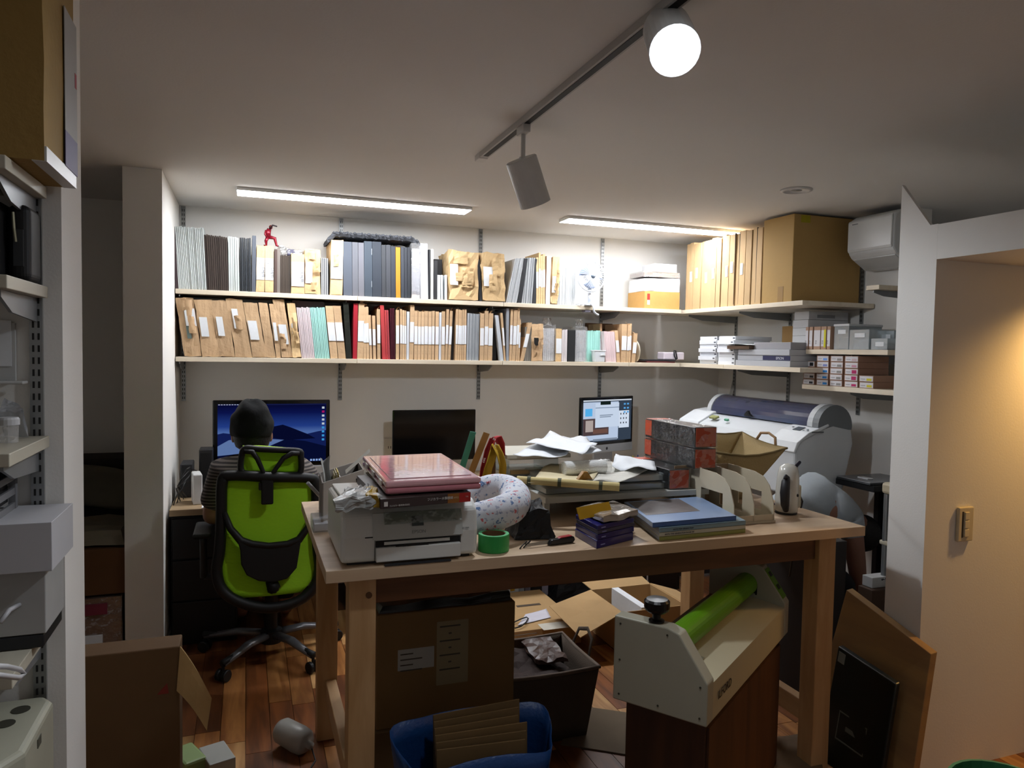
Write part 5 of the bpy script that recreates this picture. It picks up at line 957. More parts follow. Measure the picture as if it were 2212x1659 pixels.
# ---- grey box with clutter at the back left of the table
zr = 1.055; A, B, C = az(696, 1044, zr), az(786, 1014, zr), az(690, 1021, zr); A.z = B.z = C.z = TZ
D = B+C-A
t = thing('open_box', 'open grey box stuffed with papers behind the printer', 'box', (A+D)/2); GB = mat('#77716a', .8)
def panel(p_, q_, z0, z1, nm, par, m, th=.004):
    n2 = (q_-p_).normalized(); n2 = Vector((-n2.y, n2.x, 0))*th; v_ = lambda a, zz: Vector((a.x, a.y, zz)); G().hexa([v_(p_, z0), v_(q_, z0), v_(q_+n2, z0), v_(p_+n2, z0)], [v_(p_, z1), v_(q_, z1), v_(q_+n2, z1), v_(p_+n2, z1)]).build(nm, m, par, fixn=True)
for p_, q_ in ((A, B), (B, D), (D, C), (C, A)): panel(p_, q_, TZ+.0005, zr, 'side_panel', t, GB)
mid = A.lerp(B, .42); mid2 = C.lerp(D, .42); panel(mid, mid2, TZ+.002, zr-.002, 'divider', t, mat('#b9b5ae', .7), .003)
cc = (A+D)/2
def leaf(u, v): return A.lerp(B, .1+.18*u)+(C-A)*(.5+.2*math.sin(u*3))+Vector((-.01*v, 0, .05+.16*v))+noise.noise_vector(Vector((u*2, v*2, 1)))*.02
G().sheet(leaf, 6, 8, .001).build('white_bag', mat('#aeb0ae', .5), label='translucent white bag sticking out of the open grey box', cat='bag')
for k in range(5): G(frame(A.lerp(B, .30+.025*k)+(C-A)*.3+Vector((0, 0, .06)), C-A, (0, 0, 1))).box(0, .10, .0, .095+.008*(k % 2), 0, .003).build('card', mat(('#b8a878', '#8f8458', '#c2c0b0', '#b59c3a', '#9a937a')[k], .6), label=f'{ORD[k+1]} yellowed card from the left in the open grey box', cat='card', group='cards in the open grey box')
G().crumple([cc+Vector((.02, -.02, .06)), cc+Vector((.08, -.03, .06)), cc+Vector((.08, .03, .06)), cc+Vector((.02, .03, .06))], [cc+Vector((.02, -.02, .14)), cc+Vector((.08, -.03, .13)), cc+Vector((.08, .03, .13)), cc+Vector((.02, .03, .14))], 4, .012, 3, 30).build('black_adapter', mat('#141416', .3), weld=True, label='black adapter inside the open grey box', cat='adapter')
def slip(u, v): return A.lerp(B, .26)+(C-A)*.6+Vector((.05+.085*v, .02*u, .15+.075*v+.01*u))
G().sheet(slip, 3, 6, .001).build('paper_slip', mat('#c5c2b8', .6), label='white paper slip poking up from the open grey box', cat='paper')
# ---- rulers and folded flags behind the pink case
G(frame(ay(1000, 1005, 2.78), ay(1022, 933, 2.74)-ay(1000, 1005, 2.78), (1, 0, 0))).box(-.145, .145, -.012, .013, 0, .003).build('green_ruler', mat('#3f8a78', .3), label='translucent green ruler leaning behind the pink case', cat='ruler')
G(frame(ay(1021, 1012, 2.72), ay(1050, 938, 2.70)-ay(1021, 1012, 2.72), (1, 0, 0))).box(-.14, .15, -.012, .014, 0, .004).build('wooden_ruler', mat('#8f6a34', .5), label='brown wooden ruler leaning left of the red band', cat='ruler')
YR = 2.62
def band(pts, w, m, name, lb, cat, yo):
    P_ = [ay(x, y, YR+yo) for x, y in pts]
    def fn(u, v):
        i = min(int(u*(len(P_)-1)), len(P_)-2); f_ = u*(len(P_)-1)-i; p_ = P_[i].lerp(P_[i+1], f_); return p_+Vector(((v-.5)*w, .018*math.sin(v*3.1)-.02*math.sin(math.pi*u), 0))
    return G().sheet(fn, 24, 5, .0025).build(name, m, label=lb, cat=cat, smooth=True)
o = band(((1041, 1050), (1044, 1010), (1052, 970), (1062, 945), (1072, 942), (1080, 958), (1083, 985)), .03, mat('#a3252a', .7), 'red_band', 'red cloth band with white lettering draped over the flag stand', 'band', 0)
for k, (bx_, by_, an, s_) in enumerate((('I m', (1060, 946), -35, .016), ('C', (1066, 962), -50, .02), ('cxc', (1046, 1000), 75, .014))): text(bx_, s_, frame(ay(by_[0], by_[1], YR-.028), (math.cos(math.radians(an)), 0, math.sin(math.radians(an))), (-math.sin(math.radians(an)), 0, math.cos(math.radians(an)))), mat('#d8cfc8', .6), o)
band(((1046, 1048), (1052, 1010), (1060, 985), (1070, 962)), .034, mat('#a8861e', .75), 'yellow_pennant', 'left half of the folded mustard yellow pennant', 'pennant', -.02)
band(((1084, 1040), (1083, 1005), (1077, 980), (1069, 960)), .030, mat('#b08e24', .75), 'yellow_pennant', 'right half of the folded mustard yellow pennant', 'pennant', -.03)
p = az(1062, 1075, TZ); p = Vector((ay(1064, 1050, YR).x, YR, TZ)); G().lathe([(0, .0005), (.05, .0005), (.05, .015), (.012, .02), (.010, .20), (0, .20)], p, 18).build('flag_stand', mat('#6e4a28', .6), label='small brown stand carrying the red band and yellow pennants', cat='stand')
# ---- tape, pillow, bag
p = az(1066, 1188, TZ); t = thing('tape_roll', 'roll of bright green tape at the front edge of the table', 'tape', p)
G().lathe([(.036, .0005), (.046, .0005), (.047, .003), (.047, .049), (.046, .051), (.036, .051), (.036, .0005)], p, 40).build('tape', mat('#2f9a4a', .35), t, smooth=False); G().lathe([(.0335, .001), (.0358, .001), (.0358, .0505), (.0335, .0505), (.0335, .001)], p, 40).build('core', mat('#7a5a3c', .7), t); G().lathe([(.0362, .0511), (.0458, .0511), (.0458, .0518), (.0362, .0518), (.0362, .0511)], p, 40).build('layer_edge', mat('#6cc487', .5), t)
pm = bpy.data.materials.new('printed_fabric'); pm.use_nodes = True; N = pm.node_tree.nodes; L = pm.node_tree.links; b = N['Principled BSDF']; b.inputs['Roughness'].default_value = .85
tc = N.new('ShaderNodeTexCoord'); prev = None
for k, (hx, sc_, lo) in enumerate((('#c4686c', 52, .625), ('#5a76a0', 44, .63), ('#a4a9bd', 80, .60))):
    nz = N.new('ShaderNodeTexNoise'); nz.inputs['Scale'].default_value = sc_; nz.inputs['Detail'].default_value = 2.5; mp = N.new('ShaderNodeMapping'); mp.inputs['Location'].default_value = (k*3.3, k*7.1, k*1.9); L.new(tc.outputs['Object'], mp.inputs[0]); L.new(mp.outputs[0], nz.inputs['Vector'])
    mr = N.new('ShaderNodeMapRange'); mr.inputs['From Min'].default_value = lo; mr.inputs['From Max'].default_value = lo+.03; L.new(nz.outputs['Fac'], mr.inputs['Value'])
    mx = N.new('ShaderNodeMix'); mx.data_type = 'RGBA'; mx.inputs['B'].default_value = lin(hx); L.new(mr.outputs[0], mx.inputs['Factor'])
    if prev: L.new(prev, mx.inputs['A'])
    else: mx.inputs['A'].default_value = lin('#cfd2da')
    prev = mx.outputs['Result']
L.new(prev, b.inputs['Base Color'])
PP = [(1000, 1126, 2.15), (1040, 1118, 2.135), (1078, 1108, 2.14), (1106, 1094, 2.18), (1113, 1074, 2.26), (1098, 1060, 2.33), (1068, 1056, 2.37), (1034, 1064, 2.39), (1000, 1078, 2.40)]
pts = [ay(*q) for q in PP]; t = thing('neck_pillow', 'white U-shaped neck pillow with red and blue comic print beside the printer', 'pillow', (pts[3].x-.05, 2.2, TZ))
def cr_(P_, n):
    o = []
    for i in range(len(P_)-1):
        a_, b_, c_, d_ = P_[max(i-1, 0)], P_[i], P_[i+1], P_[min(i+2, len(P_)-1)]
        for k in range(n): s_ = k/n; o.append(.5*((2*b_)+(c_-a_)*s_+(2*a_-5*b_+4*c_-d_)*s_*s_+(3*b_-a_-3*c_+d_)*s_**3))
    return o+[P_[-1]]
sp = cr_(pts, 4); G().sweep(sp, [.052*(1-.12*abs(2*i/(len(sp)-1)-1)**3) for i in range(len(sp))], 18).build('cushion', pm, t, smooth=True)
for wd, q, y_, an, hx in (('SPIDER', (1026, 1056), 2.342, 20, '#3d6ea8'), ('MAN', (1052, 1046), 2.338, 14, '#c2484e'), ('MAN', (1098, 1062), 2.272, 2, '#c2484e'), ('ER', (1083, 1066), 2.29, 8, '#3d6ea8'), ('M', (1058, 1132), 2.092, -6, '#c2484e')):
    text(wd, .013, frame(ay(q[0], q[1], y_), (math.cos(math.radians(an)), 0, math.sin(math.radians(an))), (0, .5, .85)), mat(hx, .8), t, depth=.002)
G().sweep([ay(1120, 1044, 2.29), ay(1130, 1058, 2.26), ay(1137, 1074, 2.22)], [.006, .012, .004], 8).build('black_tag', BLK, t, smooth=True)
q = [Vector((.80, 2.14, TZ+.002)), Vector((.93, 2.12, TZ+.002)), Vector((.96, 2.30, TZ+.002)), Vector((.82, 2.32, TZ+.002))]
crumpled('black_pouch', 'soft black pouch between the pillow and the plastic cases', 'bag', q, [Vector((.83, 2.17, TZ+.085)), Vector((.91, 2.15, TZ+.095)), Vector((.93, 2.28, TZ+.10)), Vector((.84, 2.30, TZ+.09))], mat('#0e0e10', .55, bump=.3), .014, 7, 12, 18)
a_, b_ = az(1134, 1181, TZ+.006), az(1240, 1166, TZ+.008); u_ = (b_-a_); t = thing('cutter_knife', 'box cutter with a black and red handle lying at the front of the table', 'knife', (a_+b_)/2-Vector((0, 0, .006)))
T = frame(a_, u_, (0, 0, 1)); Lk = u_.length
G(T).prism([(0, 0), (Lk*.55, -.002), (Lk*.55, .010), (.01, .008)], 'z', -.001, .001).build('blade', mat('#8d8f90', .25, .9), t, fixn=True)
G(T).prism([(Lk*.45, -.005), (Lk*.95, -.006), (Lk, .002), (Lk*.97, .014), (Lk*.5, .012)], 'z', -.010, .010).build('handle', mat('#1b1b1d', .4), t, fixn=True, bev=.004)
G(T).prism([(Lk*.66, .0125), (Lk*.94, .0145), (Lk*.92, .0175), (Lk*.7, .016)], 'z', -.0085, .0085).build('red_grip', mat('#a3242c', .4), t, fixn=True, bev=.002)
for k, (xx, yy) in enumerate(((1123, 1185), (1131, 1183))):
    p_ = az(xx, yy, TZ+.0025); G().sweep([p_, p_+Vector((.012, .01, .006)), p_+Vector((.03, .02, .014)), p_+Vector((.028, .03, .004))], .002, 6).build('wire_hook', BLK, smooth=True, label=('left' if k == 0 else 'right')+' one of two small black wire hooks by the green tape', cat='hook', group='wire hooks')
# ---- riser with plastic cases and papers
RZT = .985; yr0, yr1 = 2.36, 2.72; xr0, xr1 = ay(1178, 1095, yr0).x, ay(1532, 1065, yr0).x
t = thing('monitor_riser', 'low grey desk riser board in the middle of the table', 'riser', ((xr0+xr1)/2, 2.55, TZ)); RG = mat('#bdbfb9', .5)
G().box(xr0, xr1, yr0, yr1, RZT-.022, RZT).build('riser_top', RG, t, bev=.002)
for xx in (xr0+.005, xr1-.025): G().box(xx, xx+.02, yr0+.02, yr1-.02, TZ+.0005, RZT-.0225).build('riser_leg', RG, t)
G().box(xr0+.2, xr1-.1, yr1-.03, yr1-.015, TZ+.0005, RZT-.0225).build('back_panel', mat('#5c5c58', .6), t)
CLR = film('#e9eeee', .14, .1, .16, 6, .08)
def case(px0, px1, py, y_, dep, z0, h, lb, fill, name='clear_case'):
    a_ = ay(px0, py, y_).x; b_ = ay(px1, py, y_).x; t = thing(name, lb, 'case', ((a_+b_)/2, y_+dep/2, z0)); G().box(a_, b_, y_, y_+dep, z0+.0005, z0+h).build('shell', CLR, t, bev=.004); G().box(a_+.006, b_-.006, y_+.008, y_+dep-.006, z0+.003, z0+h*.72).build('contents', mat(fill, .6, var=.15, sc=30), t); return t
case(1178, 1440, 1080, 2.40, .27, RZT, .028, 'lower one of two flat clear plastic cases on the riser', '#a3a6a0')
case(1186, 1437, 1062, 2.41, .25, RZT+.0285, .030, 'upper one of two flat clear plastic cases on the riser', '#c9ccc9')
zc = RZT+.059
def paper(pts4, z0, bumpz, name, lb, cat, m, seed=0, th=.0012, nn=10):
    P_ = [az(x, y, z0) for x, y in pts4]      # order: front left, front right, back right, back left
    def fn(u, v): p_ = (P_[0]*(1-u)+P_[1]*u)*(1-v)+(P_[3]*(1-u)+P_[2]*u)*v; return p_+Vector((0, 0, bumpz*(.5+noise.noise(Vector((u*2.3+seed, v*2.3, seed)))*1.2)))
    return G().sheet(fn, nn, nn, th).build(name, m, label=lb, cat=cat, smooth=True, fixn=True)
CREAM = mat('#d9cba6', .75, var=.06)
paper([(1140, 1046), (1282, 1040), (1310, 1000), (1190, 1002)], zc+.004, .012, 'cream_paper', 'curled cream wrapping paper spread over the plastic cases', 'paper', CREAM, 1)
paper([(1280, 1042), (1350, 1043), (1415, 1010), (1310, 1000)], zc+.006, .010, 'grey_envelope', 'crinkled pale grey mailing envelope right of the film roll', 'envelope', mat('#cbc8bd', .6, bump=.4, bsc=40), 3)
paper([(1322, 1012), (1418, 1022), (1412, 1000), (1330, 985)], zc+.022, .02, 'white_paper', 'loose white paper between the film roll and the black boxes', 'paper', PAPW, 5)
a_, b_ = az(1117, 1036, zc+.014), az(1338, 1052, zc+.004); t = thing('paper_roll', 'rolled tube of printed cream wrapping paper in front of the film roll', 'paper roll', (a_+b_)/2-Vector((0, 0, .012)))
G().cyl(a_, b_, .013, .015, 16).build('tube', mat('#cbb87c', .7, var=.1), t, smooth=False)
for f_ in (.12, .42, .82): q_ = a_.lerp(b_, f_); u_ = (b_-a_).normalized(); G().cyl(q_-u_*.006, q_+u_*.006, .0158, n=16).build('printed_mark', mat('#4d5038', .7), t)
a_, b_ = az(1218, 1012, zc+.030), az(1306, 1008, zc+.030); t = thing('film_roll', 'roll of milky bubble film in clear wrap on the cream paper', 'roll', (a_+b_)/2-Vector((0, 0, .027)))
G().cyl(a_, b_, .026, n=24).build('roll', mat('#eef0ee', .5, bump=.4, bsc=200, var=.04), t, bev=.003); u_ = (b_-a_).normalized(); G().cyl(a_-u_*.006, b_+u_*.016, .0285, n=16).build('outer_wrap', film('#ffffff', .18, .1, .1, 40), t)
p = az(1262, 1035, zc+.012); G().prism([(p.x-.028, p.z), (p.x+.028, p.z), (p.x+.008, p.z+.028), (p.x-.006, p.z+.028)], 'y', p.y-.012, p.y+.012).build('amber_tape', mat('#9a6a24', .25, coat=.5), label='triangular amber tape piece leaning on the film roll', cat='tape', fixn=True, bev=.003)
# clear drawer unit with papers on top
yd = 2.62; a_ = ay(1093, 1040, yd).x; b_ = ay(1205, 1040, yd).x; t = thing('drawer_unit', 'clear plastic drawer unit under the pile of white papers', 'drawers', ((a_+b_)/2, yd+.12, TZ))
G().box(a_, a_+.012, yd, yd+.25, TZ+.0005, 1.085).build('side_wall', CLR, t); G().box(b_-.004, b_, yd, yd+.25, TZ+.0005, 1.085).build('side_wall', CLR, t)
for k, zz_ in enumerate((TZ+.06, TZ+.125, TZ+.185)): G().box(a_+.0125, b_-.0045, yd, yd+.25, zz_-.004, zz_).build('tray', CLR if k < 2 else mat('#b8b4a4', .5), t); 
G().box(a_+.02, b_-.02, yd+.01, yd+.2, TZ+.062, TZ+.10).build('black_contents', mat('#26211f', .5), t); G().box(a_+.02, b_-.01, yd-.002, yd+.012, TZ+.126, TZ+.14).build('wooden_strip', mat('#a48a5c', .6), t)
G().box(a_+.02, a_+.08, yd+.01, yd+.2, TZ+.004, TZ+.05).build('pink_contents', mat('#a8607c', .5), t)
zp = TZ+.188
G().para((a_-.005, yd-.02, 0), (b_+.04, yd-.03, 0), (a_+.01, yd+.24, 0), zp, zp+.016).build('white_tray', mat('#c4c0b2', .5), label='flat off white board lying on the clear drawer unit', cat='board', bev=.002)
paper([(1108, 985), (1220, 992), (1240, 972), (1160, 960)], zp+.020, .014, 'white_paper', 'lowest loose white sheet on the drawer unit', 'paper', PAPW, 7)
paper([(1136, 962), (1258, 985), (1290, 968), (1188, 940)], zp+.040, .02, 'white_paper', 'top curled white sheet on the drawer unit', 'paper', PAPW, 9)
paper([(1190, 972), (1300, 984), (1268, 946), (1195, 950)], zp+.030, .02, 'white_paper', 'white sheet hanging towards the small computer from the paper pile', 'paper', PAPW, 11)
# ---- boxed albums in film with orange labels
OR = mat('#b5482a', .5, var=.1); BKB = mat('#141518', .3, var=.2)
def album_box(x0, x1, y0, y1, z0, z1, lb):
    t = thing('album_box', lb, 'box', ((x0+x1)/2, (y0+y1)/2, z0), 'black boxes with orange labels'); e = .0025
    G().box(x0, x1, y0, y1, z0+.001, z1-.001).build('box', BKB, t, bev=.003); G().box(x0+.004, x1-.004, y0-.0022, y0-.0004, z0+.004, z1-.004).build('orange_label', OR, t)
    G().box(x0+.002, x1-.002, y1-.06, y1+.001, z1-.0012, z1-.0004).build('orange_tab', OR, t); G().box(x0-.0012, x0-.0003, y1-.05, y1, z0+.01, z1-.006).build('orange_tab', OR, t)
    G().crumple([(x0-e, y0-e*1.2, z0), (x1+e, y0-e*1.2, z0), (x1+e, y1+e, z0), (x0-e, y1+e, z0)], [(x0-e, y0-e*1.2, z1), (x1+e, y0-e*1.2, z1), (x1+e, y1+e, z1), (x0-e, y1+e, z1)], 7, .0035, int(x0*100), 28).build('clear_wrap', film('#ffffff', .12, .14, .01, 22, 1.0), t, weld=True)
album_box(1.500, 1.590, 2.375, 2.70, RZT+.001, RZT+.077, 'lowest film wrapped black box with an orange label on the riser')
album_box(1.590, 1.686, 2.345, 2.71, RZT+.080, RZT+.158, 'middle film wrapped black box with an orange label'); album_box(1.590, 1.686, 2.345, 2.71, RZT+.161, RZT+.240, 'topmost film wrapped black box with an orange label')
G().box(1.61, 1.69, 2.40, 2.70, RZT+.0005, RZT+.079).build('black_box', BKB, label='plain black box supporting the upper wrapped boxes', cat='box', bev=.003)
# ---- blue packs, yellow card, books
A, B, C = az(1290, 1186, TZ), az(1369, 1166, TZ), az(1243, 1158, TZ); BL = mat('#1c1c66', .25, coat=.4, var=.15); ux = (B-A); n_ = Vector((ux.y, -ux.x, 0)).normalized()
zz_ = TZ+.0005
for k, h in enumerate((.026, .018, .012, .016)):
    j = (B-A)*(.02*((k*37) % 5-2))*.4
    o = G().para(A+j, B+j, C+j, zz_, zz_+h-.0008).build('blue_pack', BL if k != 2 else mat('#3a3a52', .4), label=f'dark blue plastic pack, {ORD[k+1]} from the bottom of the blue stack', cat='pack', group='stack of blue packs', bev=.002)
    q_ = A+j+ux*.1+n_*.0008; G(frame((q_.x, q_.y, zz_+h*.35), ux, (0, 0, 1))).box(0, .02, 0, .003, 0, .0005).build('print_mark', mat('#8f90c8', .5), o)
    zz_ += h
q_ = [A+ux*.15, B+ux*.1, B+(C-A)+ux*.05, C+ux*.1]
crumpled('clear_pack', 'clear glossy pack with pale contents on top of the blue packs', 'pack', [Vector((v.x, v.y, zz_+.004)) for v in q_], [Vector((v.x, v.y, zz_+.022)) for v in q_], mat('#a59b90', .15, coat=.8, bump=.5, bsc=30), .006, 5, 6, 30)
p_, q_ = az(1252, 1112, zz_+.026), az(1322, 1098, zz_+.026); G(frame((p_.x, p_.y, zz_+.010), (q_.x-p_.x, q_.y-p_.y, 0), (0, .5, 1))).box(0, (Vector((q_.x, q_.y))-Vector((p_.x, p_.y))).length, 0, .038, 0, .003).build('yellow_card', mat('#c79a12', .5), label='bright yellow card standing behind the blue packs', cat='card')
A, B, C = az(1424, 1169, TZ), az(1610, 1151, TZ), az(1372, 1128, TZ); ux = (B-A).normalized(); nv = Vector((ux.y, -ux.x, 0)); zz_ = TZ+.0005
C = A+(C-A)*1.25
for k, (h, hx, lb) in enumerate(((.0135, '#8f9450', 'yellow green paperback at the bottom of the book stack'), (.0135, '#b9b8a8', 'cream paperback second from the bottom of the book stack'), (.0145, '#7f9aa6', 'pale blue paperback under the top book of the stack'), (.016, '#3d63a0', 'large blue photo book on top of the book stack'))):
    j = Vector((0, 0, 0)) if k < 3 else ux*-.018+nv*-.012
    t = thing('book', lb, 'book', (A+B)/2, 'books at the front of the table'); t.location.z = zz_; t['_o'] = (t.location.x, t.location.y, zz_)
    A_, B_, C_ = A+j, B+j-(ux*.012 if k == 3 else Vector()), C+j
    G().para(A_+nv*-.001, B_+nv*-.001, C_, zz_+.0015, zz_+h-.0018).build('pages', mat('#9fa3a8', .8), t)
    G().para(A_, B_, C_, zz_+h-.0017, zz_+h-.0002).build('cover', mat(hx if k < 3 else '#8fa6c9', .3, var=.12, sc=14), t); G().para(A_, B_, C_, zz_, zz_+.0014).build('back_cover', mat(hx, .3), t)
    G().para(A_, B_, A_-nv*.0012, zz_, zz_+h-.0002).build('spine', mat(hx, .35), t)
    Lb = (B_-A_).length
    if k in (1, 2): text('NOTE FOR GENERATION' if k == 2 else 'AUTO THE GENERATION BOOK OF', .007, frame(A_+ux*(Lb*(.06 if k == 1 else .15))+nv*.0006+Vector((0, 0, zz_+.004-TZ)), ux, (0, 0, 1)), mat('#3a3f48', .5), t)
    if k == 3: e_ = (C_-A_); G().para(A_+ux*Lb*.04+e_*.32, A_+ux*Lb*.70+e_*.32, A_+ux*Lb*.04+e_*.96, zz_+h-.0001, zz_+h+.0003).build('cover_photo', mat('#77706e', .4, var=.35, sc=40), t)
    zz_ += h
# ---- white file rack
FR = mat('#c9bea6', .5, var=.02); t = thing('file_rack', 'off white file rack with tall rounded dividers on the right of the table', 'rack', (1.66, 2.26, TZ))
G().box(1.535, 1.79, 2.125, 2.40, TZ+.0005, TZ+.008).build('base', FR, t)
dv = [(2.125, TZ+.0085), (2.40, TZ+.0085), (2.40, TZ+.172), (2.24, TZ+.168), (2.185, TZ+.155), (2.155, TZ+.13), (2.13, TZ+.07)]
for xx in (1.612, 1.697, 1.782):
    g = G().prism([(2.125, TZ+.0085), (2.195, TZ+.0085), (2.195, TZ+.158), (2.185, TZ+.155), (2.155, TZ+.13), (2.13, TZ+.07)], 'x', xx, xx+.003)
    g.prism([(2.195, TZ+.10), (2.33, TZ+.10), (2.33, TZ+.170), (2.24, TZ+.168), (2.195, TZ+.158)], 'x', xx, xx+.003); g.box(xx, xx+.003, 2.33, 2.40, TZ+.0085, TZ+.172); g.box(xx, xx+.003, 2.195, 2.33, TZ+.0085, TZ+.03)
    g.build('divider', FR, t, weld=True)
G().box(1.5385, 1.7815, 2.398, 2.401, TZ+.0085, TZ+.172).build('back_panel', mat('#9c8468', .6), t); G().box(1.5385, 1.7815, 2.128, 2.131, TZ+.0085, TZ+.03).build('front_lip', FR, t)  # browner back panel: the shadow inside the rack is put into its colour
# ---- white steamer with black handle
p = Vector((1.935, 2.24, TZ)); t = thing('hand_steamer', 'white hand held steamer with a black handle standing on the table', 'appliance', p); SW = mat('#cfcdc4', .2, coat=.4, var=.02)
G().lathe([(0, .007), (.038, .007), (.041, .012), (.043, .06), (.041, .12), (.0385, .155), (.032, .178), (.018, .188), (0, .19)], p, 28, (.03, .0, 1)).build('body', SW, t, smooth=True)
G().lathe([(0, .0005), (.040, .0005), (.040, .0065), (0, .0065)], p, 28).build('dark_base', mat('#242220', .5), t)
G().sweep([p+Vector(q) for q in ((-.030, -.034, .145), (-.046, -.046, .13), (-.052, -.050, .09), (-.046, -.046, .045), (-.032, -.036, .02))], [.010, .016, .018, .016, .010], 12).build('handle', mat('#26262a', .5), t, smooth=True)
G().sweep([p+Vector((-.03, -.03, .14)), p+Vector((-.05, -.05, .152)), p+Vector((-.062, -.056, .146))], [.010, .008, .004], 8).build('trigger', mat('#2a2a2e', .5), t, smooth=True)
G().ball(p+Vector((.016, -.0405, .075)), .006, .004, .006, 10, 8).build('button', BLK, t, smooth=True)
G().box(p.x+.02, p.x+.055, p.y-.02, p.y+.02, TZ+.02, TZ+.11).build('water_tank', mat('#d5cfb8', .15, trans=.3), t, bev=.008)
G().sweep([p+Vector((.05, 0, .06)), p+Vector((.08, .02, .06)), p+Vector((.12, .05, .03)), p+Vector((.14, .1, -.1)), p+Vector((.15, .14, -.3))], .004, 8).build('cord', BLK, t, smooth=True)
G().sweep([p+Vector((.03, .02, .155)), p+Vector((.055, .03, .165)), p+Vector((.10, .05, .185))], [.012, .008, .007], 8).build('nozzle_hose', mat('#1d1a2c', .4), t, smooth=True)
G().sweep([Vector((2.0, 2.36, TZ+.0045)), Vector((1.97, 2.42, TZ+.004))], .004, 8).build('pen', mat('#2a2540', .4), label='dark pen lying behind the steamer', cat='pen')
# ---- beige fabric basket
RIM = [ay(1546, 976, 2.50), ay(1700, 968, 2.52), ay(1603, 934, 2.80), ay(1512, 930, 2.78)]; BASE = [Vector((1.74, 2.50, TZ+.0005)), Vector((1.945, 2.51, TZ+.0005)), Vector((1.95, 2.72, TZ+.0005)), Vector((1.76, 2.72, TZ+.0005))]
t = thing('fabric_basket', 'open beige fabric basket with small handles behind the file rack', 'basket', (1.87, 2.6, TZ)); FB = mat('#a18a5e', .9, var=.1, bump=.3, bsc=150)
for i in range(4):
    j = (i+1) % 4
    def side(u, v, i=i, j=j): a_ = BASE[i].lerp(BASE[j], u); b_ = RIM[i].lerp(RIM[j], u)-Vector((0, 0, (.024 if i == 0 else .012)*math.sin(math.pi*u))); return a_.lerp(b_, v)+(b_-a_).cross(Vector((RIM[j]-RIM[i]))).normalized()*.008*math.sin(math.pi*v)*math.sin(math.pi*u)
    G().sheet(side, 8, 6, .004).build('side_panel', FB, t, smooth=True)
G().para(BASE[0], BASE[1], BASE[3], TZ+.0006, TZ+.004).build('bottom', FB, t)
rim = []
for i in range(4): rim += [RIM[i].lerp(RIM[(i+1) % 4], k/5)-Vector((0, 0, (.024 if i == 0 else .012)*math.sin(math.pi*k/5))) for k in range(5)]
G().sweep(rim, .005, 6, True).build('rim', mat('#7d6a44', .9), t, smooth=True)
for i in (0,):
    m_ = RIM[1].lerp(RIM[2], .45) if i == 0 else RIM[3].lerp(RIM[0], .5); d_ = (RIM[2]-RIM[1]).normalized(); G().sweep([m_-d_*.06+Vector((0, 0, -.01)), m_-d_*.045+Vector((.01, 0, .024)), m_+d_*.0+Vector((.015, 0, .034)), m_+d_*.045+Vector((.01, 0, .024)), m_+d_*.06+Vector((0, 0, -.01))], .006, 8).build('handle', mat('#9a7a58', .8), t, smooth=True)
# ================================================================ wide format printer along the right wall
t = thing('wide_format_printer', 'white wide format printer with a dark roll cover along the right wall', 'printer', (2.95, 3.7, 0)); WPT = mat('#c2c5c7', .4, var=.03); YN, YFa = 3.15, 4.30
body = [(2.77, .74), (3.10, .74), (3.165, 1.02), (3.15, 1.10), (3.02, 1.125), (2.90, 1.10), (2.80, 1.05), (2.765, 1.00)]
G().prism(body, 'y', YN, YFa).build('body', WPT, t, fixn=True, bev=.012)
G().prism([(2.755, .985), (2.775, 1.035), (2.85, 1.086), (2.985, 1.132), (2.99, 1.118), (2.80, 1.04), (2.765, .975)], 'y', YN-.004, YN+.21).build('control_deck', mat('#cdd0d2', .35), t, fixn=True, bev=.004)
G().prism([(2.755, .985), (2.79, 1.06), (2.90, 1.12), (3.0, 1.135), (3.0, 1.1), (2.80, 1.04), (2.765, .975)], 'y', YFa-.22, YFa+.004).build('ink_cover', mat('#d2d5d7', .35), t, fixn=True, bev=.012)
ns = Vector((-.36, 0, .93)).normalized()
def deck(y, f, w, h, m, nm, th=.002):
    o = Vector((2.85, y, 1.088))+Vector((.135, 0, .046))*f; G(frame(o, (0, -1, 0), (.135, 0, .046))).box(0, w, 0, h, 0, th).build(nm, m, t)
deck(YN+.13, .05, .055, .045, mat('#4f565c', .2), 'display')
for k in range(3): deck(YN+.06-.016*k, .1+.1*(k % 2), .009, .009, mat('#8d9296', .4), 'button')
deck(YN+.165, .25, .012, .008, mat('#5d6166', .4), 'button')
G().box(2.87, 2.95, YN-.0065, YN-.004, 1.085, 1.092).build('side_vent', mat('#55585c', .5), t)
arc = [(3.035+.112*math.cos(math.radians(a_)), 1.118+.112*math.sin(math.radians(a_))) for a_ in range(-10, 191, 12)]
G().prism(arc, 'y', YN+.09, YFa-.17).build('roll_cover', mat('#3f4258', .12, coat=.5), t, fixn=True)
arc2 = [(3.035+.12*math.cos(math.radians(a_)), 1.116+.122*math.sin(math.radians(a_))) for a_ in range(-10, 191, 12)]
for y_ in (YN+.045, YFa-.168): G().prism(arc2, 'y', y_, y_+.042).build('cover_end', mat('#b9bcbe', .4), t, fixn=True, bev=.003)
G().prism([(3.035+.118*math.cos(math.radians(a_)), 1.116+.119*math.sin(math.radians(a_))) for a_ in range(-10, 191, 12)], 'y', YN+.002, YN+.0445).build('near_end_disc', mat('#6f7376', .5), t, fixn=True)
p = Vector((2.925, 3.74, 1.122)); G().prism([(-.05, 0), (.05, 0), (.03, .02), (.0, .035), (-.01, .02)], 'y', 0, .02).v
